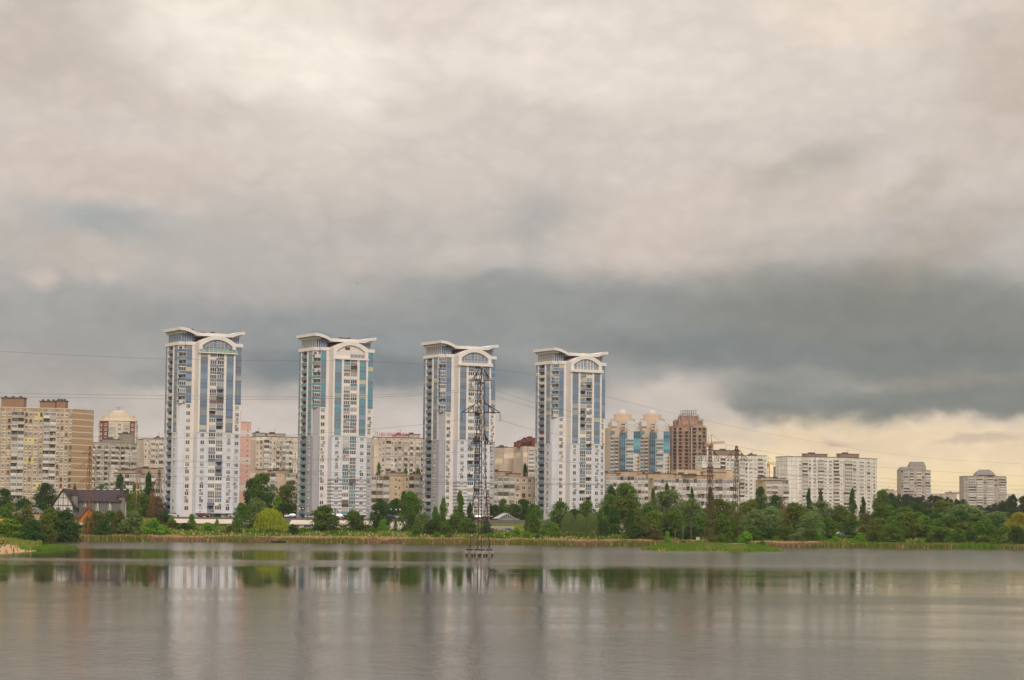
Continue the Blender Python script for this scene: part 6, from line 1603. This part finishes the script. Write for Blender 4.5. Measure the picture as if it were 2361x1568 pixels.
def car_proto():
    R = thing('parked_car', 'car', 'car')
    b = MB(); pr = [(-2.1, .35), (-2.15, .75), (-1.9, .95), (-1.15, 1.02), (1.0, 1.0), (1.9, .85), (2.15, .7), (2.15, .35)]; hw = .85
    for y in (-hw, hw):
        pts = [(x, y, z) for x, z in pr]; b.quad(pts if y > 0 else pts[::-1])
    for (a, c) in zip(pr, pr[1:] + pr[:1]): b.quad([(a[0], -hw, a[1]), (a[0], hw, a[1]), (c[0], hw, c[1]), (c[0], -hw, c[1])])
    cab = [(-1.6, .98), (-1.15, 1.44), (.35, 1.46), (1.05, 1.0)]
    b.box(-1.05, .3, -.62, .62, 1.43, 1.48); b.build('body', [CARC], R)
    g = MB(); 
    for y, w2 in ((-.8, -.66), (.8, .66)): 
        pts = [(cab[0][0], y, cab[0][1]), (cab[1][0], w2, cab[1][1]), (cab[2][0], w2, cab[2][1]), (cab[3][0], y, cab[3][1])]; g.quad(pts)
    g.quad([(-1.6, -.8, .98), (-1.6, .8, .98), (-1.15, .66, 1.44), (-1.15, -.66, 1.44)]); g.quad([(1.05, -.8, 1), (1.05, .8, 1), (.35, .66, 1.46), (.35, -.66, 1.46)]); g.build('windows', [CG], R)
    for x in (-1.35, 1.35):
        for y in (-.86, .86):
            t = MB(); n = 12; v0 = [(x + .32 * cos(2 * pi * k / n), y - .1, .32 + .32 * sin(2 * pi * k / n)) for k in range(n)]; v1 = [(p[0], y + .1, p[2]) for p in v0]
            t.quad(v0); t.quad(v1[::-1]); [t.quad([v0[k], v0[(k + 1) % n], v1[(k + 1) % n], v1[k]]) for k in range(n)]; t.build('wheel', [TY], R)
    for y in (-.6, .6): h = MB(); h.box(2.1, 2.17, y - .18, y + .18, .6, .75); h.build('headlight', [LAMPW], R)
    return R
def copy_tree(o, parent=None):
    c = o.copy(); col.objects.link(c); c.parent = parent
    for ch in list(o.children): copy_tree(ch, c)
    return c
proto = car_proto(); first = True; crnd = random.Random(3)
CARS = [(384, 'leftmost car of the line under the first white tower'), (402, 'second car from the left under the first white tower'), (470, 'car parked before the ground floor of the first white tower'), (540, 'car parked left of the silvery tree'), (553, 'car parked next to the silvery tree, nearer it'), (567, 'car half hidden by the silvery tree'),
        (660, 'car at the left corner of the second white tower'), (672, 'car beside the pale lamp post of the second white tower'), (706, 'light car parked in front of the second white tower'), (722, 'car at the left of the bushy tree below the second tower'), (780, 'car seen between the bushy trees under the second tower'), (868, 'car left of the dark tree beyond the second tower'), (900, 'car on the road above the pale earth bank, left one'), (914, 'car on the road above the pale earth bank, right one'), (930, 'car on the road left of the tall full tree'),
        (1104, 'car behind the legs of the lake pylon')]
for px, lb in CARS:
    c = proto if first else copy_tree(proto); first = False
    Y = 874 + crnd.uniform(-.5, 3); c.location = (XW(px, Y, 1200), Y, 8.46); c.rotation_euler = (0, 0, crnd.choice((0, pi)) + crnd.uniform(-.25, .25) + (pi / 2 if crnd.random() < .3 else 0)); c['label'] = lb; c['group'] = 'cars parked below the white towers'
for px, py, lb in ((2058, 1233, 'small white car parked on the right shore between round trees'), (2146, 1236, 'pale car on the right shore near the dark round shrub'), (2156, 1237, 'pale car on the right shore just right of another')):
    c = copy_tree(proto); Y = 842; x = XW(px, Y, py); c.location = (x, Y, H(x, Y)); c.rotation_euler = (0, 0, .4); c['label'] = lb; c['group'] = 'cars on the right shore'
# white van and truck
def van(px, Y, label, L=4.6, Hh=2.1):
    x = XW(px, Y, 1233); R = thing('white_van', label, 'van', (x, Y, H(x, Y) + .05), .15); W_ = mat('van_white', (224, 222, 216), .4)
    q = MB(); pr = [(-L / 2, .4), (-L / 2, 1.1), (-L / 2 + .9, 1.3), (-L / 2 + 1.3, Hh), (L / 2, Hh), (L / 2, .4)]
    for y in (-.95, .95): pts = [(a, y, z) for a, z in pr]; q.quad(pts if y > 0 else pts[::-1])
    for a, c in zip(pr, pr[1:] + pr[:1]): q.quad([(a[0], -.95, a[1]), (a[0], .95, a[1]), (c[0], .95, c[1]), (c[0], -.95, c[1])])
    q.build('body', [W_], R); q = MB(); q.box(-L / 2 + 1.2, -L / 2 + 1.9, -.98, -.94, 1.25, 1.85); q.build('side_window', [CG], R)
    q = MB(); q.quad([(-L / 2 + .88, -.8, 1.32), (-L / 2 + .88, .8, 1.32), (-L / 2 + 1.24, .8, Hh - .1), (-L / 2 + 1.24, -.8, Hh - .1)]); q.build('windscreen', [CG], R)
    for a in (-L / 2 + .8, L / 2 - .9):
        for y in (-.95, .95):
            q = MB(); n = 10; v0 = [(a + .36 * cos(2 * pi * k / n), y - .1, .36 + .36 * sin(2 * pi * k / n)) for k in range(n)]; v1 = [(p[0], y + .12, p[2]) for p in v0]; q.quad(v0); q.quad(v1[::-1]); [q.quad([v0[k], v0[(k + 1) % n], v1[(k + 1) % n], v1[k]]) for k in range(n)]; q.build('wheel', [TY], R)
van(1952, 838, 'white box van parked at the shore under the big white block', 5.2, 2.5); van(1939, 842, 'smaller white van just left of the box van', 3.8, 1.8)
# white sheds on the right shore
Rr, hw, e, r_ = gable_hut('shed', 'long pale shed on the right shore near the water', 'shed', 2230, 2262, 838, 1233, 1238, 1246, mat('pale_roof', (206, 190, 172), .8), WALLW, 4)
q = MB(); q.box(-.5, .5, -2.1, -1.98, 1, 2.8); q.build('door', [BRN], Rr)
Rr, hw, e, r_ = gable_hut('shed', 'small pale hut right behind the long shed', 'shed', 2264, 2274, 842, 1230, 1236, 1246, mat('pale_roof', (206, 190, 172), .8), WALLW, 3)
q = MB(); q.box(-.3, .3, -1.6, -1.48, 1, 2.6); q.build('door', [BRN], Rr)
# glass gabled hall and market
def hall():
    Y = 900; s = Y / F; x = XW(1172, Y, 1195); zb = 7.6; R = thing('glass_gabled_hall', 'hall with pale sloping roof and glazed gable below the peach block', 'building', (x, Y, zb), radians(-6)); Z = lambda py: ZW(1172, py, Y) - zb
    MET = mat('pale_metal_roof', (196, 184, 174), .5, 0, .5, .06); GG = glass_mat('gable_glass', [(96, 116, 118), (120, 138, 138), (74, 90, 94)], .1); GRN = mat('pale_green_wall', (142, 164, 140), .9)
    r_, e = Z(1183), Z(1195.5); hl, hr = -20 * s, 18.5 * s; dp = 12
    q = MB(); q.wall([(hl * 1.0, -3), (hr, -3), (hr, dp), (hl * 1.0, dp)], 0, e, 0, cap=False); q.build('wall', [mat('hall_grey_wall', (150, 146, 142), .9)], R)
    q = MB(); q.quad([(hl, -3.05, e), (hr, -3.05, e), (0, -3.05, r_ - .1)], 0)
    for k in range(-4, 5): xx = k * .72; hh = e + (r_ - e) * (1 - abs(xx) / 3.2); q.box(xx - .05, xx + .05, -3.15, -3.0, e, max(hh, e + .05) - .05, 1)
    for k in range(7): q.box(hl + .5 + k * .85, hl + 1.1 + k * .85, -3.1, -3.0, .5, e - .5, 0)
    q.build('gable_glazing', [GG, WHITE], R)
    q = MB(); q.quad([(hl - .3, -3.5, e - .1), (0, -3.5, r_), (-3.5, dp, r_), (hl - 4.2, dp, e - .1)]); q.quad([(0, -3.5, r_), (hr + .3, -3.5, e - .1), (hr - 2.6, dp, e - .1), (-3.5, dp, r_)])
    q.quad([(hl - .3, -3.5, e - .35), (0, -3.5, r_ - .25), (0, -3.5, r_), (hl - .3, -3.5, e - .1)]); q.quad([(0, -3.5, r_ - .25), (hr + .3, -3.5, e - .35), (hr + .3, -3.5, e - .1), (0, -3.5, r_)]); q.build('roof', [MET], R)
    q = MB(); q.box(hl - 3.4, hl, -2.8, dp, 0, e - .8); q.build('green_annexe', [GRN], R)
hall()
def market():
    Y = 850; xa, xb = XW(1118, Y, 1225), XW(1183, Y, 1225); zb = 3.8; hw = (xb - xa) / 2
    R = thing('market_hall', 'low market hall with a long brown sloping roof and a blue patch', 'building', ((xa + xb) / 2, Y, zb)); Z = lambda py: ZW(1150, py, Y) - zb
    q = MB(); q.box(-hw, hw, 0, 9, -.5, Z(1223)); q.build('wall', [mat('market_wall', (150, 138, 128), .9, 0, .6, .1)], R)
    q = MB(); q.quad([(-hw - .3, -.8, Z(1223)), (hw + .3, -.8, Z(1223)), (hw + .3, 9, Z(1213)), (-hw - .3, 9, Z(1213))]); q.box(-hw - .3, hw + .3, -.85, -.7, Z(1223) - .3, Z(1223) - .02); q.build('roof', [mat('market_roof', (138, 118, 110), .8, 0, .5, .1)], R)
    q = MB(); q.quad([(1.2, -.95, Z(1222) + .02), (4.6, -.95, Z(1222) + .02), (4.3, 2.4, Z(1219) + .25), (1.5, 2.4, Z(1219) + .25)]); q.box(1.2, 4.6, -1.0, -.9, Z(1223) - .3, Z(1222) + .02); q.build('blue_awning', [mat('blue_tarp', (54, 78, 128), .7)], R)
    for k in range(6): x = -hw + 1.5 + k * (2 * hw - 3) / 5; q = MB(); q.box(x - .6, x + .6, -.06, .02, .2, 1.5); q.build('window', [GLASS], R)
market()
for px0, px1, top, bot, Y, colr, lb in ((1189, 1212, 1204, 1212, 880, (226, 112, 52), 'orange awning stall between the glass gable and thin poplar'), (1092, 1116, 1205, 1212, 885, (224, 220, 216), 'white market tent behind the pylon legs'), (1116, 1130, 1199, 1208, 892, (72, 82, 140), 'blue violet tent right of the pylon legs')):
    xa, xb = XW(px0, Y, 1205), XW(px1, Y, 1205); R = thing('market_tent', lb, 'tent', ((xa + xb) / 2, Y, 7.9)); hw = (xb - xa) / 2; Z = lambda py: ZW(px0, py, Y) - 7.9
    m = mat('tent_%d' % colr[0], colr, .7); t0, t1 = Z(top), Z((top + bot) / 2); q = MB(); A = [(-hw, -1.6, t1), (hw, -1.6, t1), (hw, 1.6, t1), (-hw, 1.6, t1)]; B = [(-hw * .6, 0, t0), (hw * .6, 0, t0)]
    q.quad([A[0], A[1], B[1], B[0]]); q.quad([A[2], A[3], B[0], B[1]]); q.quad([A[1], A[2], B[1]]); q.quad([A[3], A[0], B[0]]); q.box(-hw, hw, -1.62, -1.58, t1 - .35, t1); q.build('canopy', [m], R)
    for sx in (-1, 1):
        for sy in (-1.5, 1.5): q = MB(); q.bar((sx * (hw - .1), sy, -.2), (sx * (hw - .1), sy, t1), .1); q.build('pole', [WHITE], R)
Rr = thing('kiosk', 'green arched kiosk seen in a gap of the right trees', 'kiosk', (XW(1432, 890, 1195), 890, 7.9)); q = MB(); q.box(-4.5, 4.5, 0, 4, 0, 2.6); q.build('wall', [mat('kiosk_grey', (170, 160, 150), .9)], Rr)
q = MB(); q.box(-1.2, 1.4, -.3, 0, .1, 1.9); 
for k in range(8):
    a0, a1 = pi * k / 8, pi * (k + 1) / 8; q.quad([(.1, -.3, 1.9), (.1 + 1.3 * cos(a0), -.3, 1.9 + 1.2 * sin(a0)), (.1 + 1.3 * cos(a1), -.3, 1.9 + 1.2 * sin(a1))])
q.build('green_door', [mat('kiosk_green', (54, 138, 88), .7)], Rr); q = MB(); q.box(-4.2, -1.8, -.25, 0, .6, 2.0); q.build('window', [GLASS], Rr)
Rr, hw, e, r_ = gable_hut('shed', 'low shed with brown roof below the green kiosk in the tree gap', 'shed', 1417, 1450, 852, 1211, 1219, 1229, mat('market_roof', (138, 118, 110), .8), WALLW, 6)
q = MB(); q.box(-.5, .5, -3.1, -2.98, 1, 2.8); q.build('door', [BRN], Rr)
Rr = thing('kiosk', 'small white hut at the wood edge left of the portal pylons', 'kiosk', (XW(1609, 812, 1240), 812, 1.5)); q = MB(); q.box(-.9, .9, -.7, .7, 0, 2.3); q.build('wall', [WALLW], Rr); q = MB(); q.box(-1.1, 1.1, -.9, .9, 2.3, 2.5); q.build('roof', [PALER], Rr); Rr.scale = (.6, .6, .65)
# lamps
LP = thing('street_lamp', 'lamp', 'street lamp'); q = MB(); q.bar((0, 0, 0), (0, 0, 3.2), .12); q.build('pole', [STEELD], LP)
q = MB(); n = 8
for j in range(6):
    t0, t1 = -pi / 2 + pi * j / 6, -pi / 2 + pi * (j + 1) / 6
    for k in range(n):
        a0, a1 = 2 * pi * k / n, 2 * pi * (k + 1) / n; f = lambda t, a: (.27 * cos(t) * cos(a), .27 * cos(t) * sin(a), 3.45 + .27 * sin(t)); q.quad([f(t0, a0), f(t0, a1), f(t1, a1), f(t1, a0)])
q.build('globe', [mat('milk_glass', (236, 234, 228), .3)], LP); first = True
for px, lb in ((691, 'left globe lamp before the second white tower'), (698, 'right globe lamp before the second white tower'), (901, 'globe lamp before the dark trees right of the second tower'), (922, 'globe lamp at the left edge of the tall full tree'), (913, 'globe lamp above the small lone sapling')):
    c = LP if first else copy_tree(LP); first = False; Y = 873.0; c.location = (XW(px, Y, 1190), Y, 8.44); c['label'] = lb; c['group'] = 'white globe lamps'

# ------------------------------------------------------------------ people, kayak, boat, bird
def person(x, y, z, label, rz, pose, top, bottom, hair, sc=1.0):
    """joints with a radius each, grown into one skin"""
    R = thing('person', label, 'person', (x, y, z), rz)
    if pose == 'stand': J = {'pel': (0, 0, .95), 'che': (0, .02, 1.32), 'nek': (0, 0, 1.5), 'hed': (0, -.02, 1.66), 'shl': (-.19, 0, 1.42), 'ell': (-.25, .02, 1.14), 'hal': (-.24, -.08, .9), 'shr': (.19, 0, 1.42), 'elr': (.25, .02, 1.14), 'har': (.24, -.1, .9), 'hil': (-.1, 0, .9), 'knl': (-.11, -.02, .5), 'anl': (-.11, .02, .08), 'tol': (-.11, -.15, .04), 'hir': (.1, 0, .9), 'knr': (.12, -.05, .5), 'anr': (.13, 0, .08), 'tor': (.13, -.16, .04)}
    else: J = {'pel': (0, 0, .16), 'che': (0, -.04, .52), 'nek': (0, -.05, .7), 'hed': (0, -.08, .86), 'shl': (-.19, -.03, .62), 'ell': (-.27, -.15, .38), 'hal': (-.2, -.38, .36), 'shr': (.19, -.03, .62), 'elr': (.27, -.15, .38), 'har': (.2, -.4, .4), 'hil': (-.1, -.02, .14), 'knl': (-.13, -.42, .34), 'anl': (-.12, -.68, .08), 'tol': (-.12, -.82, .07), 'hir': (.1, -.02, .14), 'knr': (.13, -.42, .34), 'anr': (.12, -.68, .08), 'tor': (.12, -.82, .07)}
    rad = {'pel': .15, 'che': .17, 'nek': .055, 'hed': .1, 'shl': .07, 'ell': .045, 'hal': .035, 'shr': .07, 'elr': .045, 'har': .035, 'hil': .1, 'knl': .065, 'anl': .045, 'tol': .04, 'hir': .1, 'knr': .065, 'anr': .045, 'tor': .04}
    E = [('pel', 'che'), ('che', 'nek'), ('nek', 'hed'), ('che', 'shl'), ('shl', 'ell'), ('ell', 'hal'), ('che', 'shr'), ('shr', 'elr'), ('elr', 'har'), ('pel', 'hil'), ('hil', 'knl'), ('knl', 'anl'), ('anl', 'tol'), ('pel', 'hir'), ('hir', 'knr'), ('knr', 'anr'), ('anr', 'tor')]
    names = list(J); me = D.meshes.new('body'); me.from_pydata([J[n] for n in names], [(names.index(a), names.index(b_)) for a, b_ in E], [])
    o = obj('tmp', me, None); m = o.modifiers.new('s', 'SKIN')
    for i, n in enumerate(names): me.skin_vertices[0].data[i].radius = (rad[n], rad[n] * .85); me.skin_vertices[0].data[i].use_root = (n == 'pel')
    o.modifiers.new('u', 'SUBSURF').levels = 1
    ev = o.evaluated_get(bpy.context.evaluated_depsgraph_get()); m2 = D.meshes.new_from_object(ev); D.objects.remove(o)
    SK = mat('skin', (196, 146, 118), .7); mt = mat('cloth_%d' % top[0], top, .9); mb_ = mat('cloth_%d' % bottom[0], bottom, .9)
    m2.materials.clear(); [m2.materials.append(k) for k in (SK, mt, mb_)]
    zn = J['nek'][2]; zp = J['pel'][2] + .04
    for p in m2.polygons:
        c = p.center; p.material_index = 0 if (c.z > zn or (abs(c.x) > .2 and c.z < J['ell'][2] + .02 and pose == 'stand' and c.z > .85)) else (1 if c.z > zp and c.y > -.3 else 2); p.use_smooth = True
    obj('body', m2, R); q = MB(); hx, hy, hz = J['hed']
    for j in range(5):
        t0, t1 = -.1 + (pi / 2 + .1) * j / 5, -.1 + (pi / 2 + .1) * (j + 1) / 5
        for k in range(10):
            a0, a1 = 2 * pi * k / 10, 2 * pi * (k + 1) / 10; f = lambda t, a: (hx + .112 * cos(t) * cos(a), hy + .02 + .125 * cos(t) * sin(a), hz + .04 + .12 * sin(t)); q.quad([f(t0, a0), f(t0, a1), f(t1, a1), f(t1, a0)])
    q.build('hair' if hair[0] < 150 else 'cap', [mat('hair_%d' % hair[0], hair, .9)], R); R.scale = (sc,) * 3
    return R
yb = 545.0
for px, lb, pose, tp, bt, hr in ((3, 'person in dark clothes sitting at the left edge of the beach', 'sit', (58, 50, 52), (48, 46, 54), (60, 44, 36)), (8, 'person in a dark red top and white cap standing on the beach', 'stand', (120, 34, 40), (44, 42, 50), (222, 218, 212))):
    x = XW(px, yb, 1245); person(x, yb, max(H(x, yb), .1), lb, .3, pose, tp, bt, hr)
# fishing spot by the reeds
x = XW(643, 787, 1250); R = thing('rowing_boat', 'dark small boat lying in the reeds below the weeping willow', 'boat', (x, 786.5, .0)); q = MB(); n = 10
sec = [(-2.6 + 5.2 * k / n, .75 * sin(pi * (k + .35) / (n + .7)) ** .6) for k in range(n + 1)]
for (xa, wa), (xb, wb_) in zip(sec, sec[1:]):
    for s_ in (-1, 1): q.quad([(xa, s_ * wa, .5), (xb, s_ * wb_, .5), (xb, s_ * wb_ * .5, -.1), (xa, s_ * wa * .5, -.1)])
    q.quad([(xa, -wa * .5, -.1), (xb, -wb_ * .5, -.1), (xb, wb_ * .5, -.1), (xa, wa * .5, -.1)])
q.build('hull', [mat('dark_boat', (72, 62, 58), .8)], R); q = MB(); q.box(-.2, .2, -.6, .6, .3, .36); q.build('seat', [BRN], R)
person(x + .4, 786.4, .3, 'person in dark clothes sitting in the boat by the reeds', .6, 'sit', (50, 50, 60), (40, 40, 46), (58, 44, 36))
# kayak near the island
x = XW(1526, 640, 1268); R = thing('kayak', 'bright yellow green kayak off the left tip of the island', 'kayak', (x, 640, .0), radians(62)); q = MB(); n = 12
sec = [(-1.7 + 3.4 * k / n, .36 * sin(pi * (k + .2) / (n + .4)) ** .7, .1 * abs(k / n - .5) ** 2 * 4) for k in range(n + 1)]
for (xa, wa, la), (xb, wb_, lb_) in zip(sec, sec[1:]):
    for s_ in (-1, 1): q.quad([(xa, s_ * wa, .22 + la), (xb, s_ * wb_, .22 + lb_), (xb, 0, -.1 + lb_), (xa, 0, -.1 + la)]); 
    q.quad([(xa, -wa, .22 + la), (xb, -wb_, .22 + lb_), (xb, 0, .3 + lb_), (xa, 0, .3 + la)], 1); q.quad([(xa, wa, .22 + la), (xb, wb_, .22 + lb_), (xb, 0, .3 + lb_), (xa, 0, .3 + la)], 1)
KY = mat('kayak_lime', (190, 214, 40), .4); q.build('hull', [KY, KY], R)
person(x, 640, .12, 'kayaker in an orange red top with a paddle across the lap', radians(150), 'sit', (206, 84, 56), (60, 60, 70), (92, 62, 44))
R2 = thing('paddle', 'double paddle held by the kayaker', 'paddle', (x, 639.6, .55), radians(20)); q = MB(); q.bar((-1.0, 0, -.1), (1.0, 0, .12), .035); q.build('shaft', [STEELD], R2)
for s_ in (-1, 1): q = MB(); q.box(s_ * 1.0 - .18, s_ * 1.0 + .18, -.015, .015, s_ * .1 - .08, s_ * .1 + .1); q.build('blade', [KY], R2)
# gull in the sky
p = P(824, 653, 260); R = thing('gull', 'small gull flying in front of the clouds above the towers', 'bird', p, .5)
q = MB(); st = [(-.22, .005), (-.16, .03), (-.05, .06), (.06, .055), (.14, .04), (.2, .035), (.26, .01)]
for (a, ra), (b_, rb) in zip(st, st[1:]):
    for k in range(8):
        a0, a1 = 2 * pi * k / 8, 2 * pi * (k + 1) / 8; q.quad([(a, ra * cos(a0), ra * sin(a0)), (a, ra * cos(a1), ra * sin(a1)), (b_, rb * cos(a1), rb * sin(a1)), (b_, rb * cos(a0), rb * sin(a0))])
for s_ in (-1, 1):
    W_ = [(0, .04, .02), (.03, .32, .16), (-.06, .66, .08)]
    for (x0, y0, z0), (x1, y1, z1) in zip(W_, W_[1:]): q.quad([(x0 + .07, s_ * y0, z0), (x1 + .05, s_ * y1, z1), (x1 - .05, s_ * y1, z1 - .01), (x0 - .09, s_ * y0, z0 - .01)]); q.quad([(x0 + .07, s_ * y0, z0 - .02), (x1 + .05, s_ * y1, z1 - .02), (x1 - .05, s_ * y1, z1 - .03), (x0 - .09, s_ * y0, z0 - .03)])
q.quad([(-.2, -.02, 0), (-.2, .02, 0), (-.33, .06, 0), (-.33, -.06, 0)]); q.build('body', [mat('gull_grey', (216, 214, 210), .8)], R); R.scale = (.6, .6, .6)
# ------------------------------------------------------------------ the air over the lake
hm = D.materials.new('haze_air'); hm.use_nodes = True; ht = NT(hm.node_tree); ht.n.remove(ht.n['Principled BSDF'])
pv = ht.new('ShaderNodeVolumePrincipled'); pv.inputs['Color'].default_value = (.95, .9, .85, 1); pv.inputs['Density'].default_value = .000045; pv.inputs['Anisotropy'].default_value = .2
ht.link(pv.outputs[0], ht.n['Material Output'].inputs['Volume'])
hb = MB(); hb.box(-5100, 5100, -450, 9100, -4.5, 125); o = hb.build('haze', [hm]); tag(o, kind='stuff')
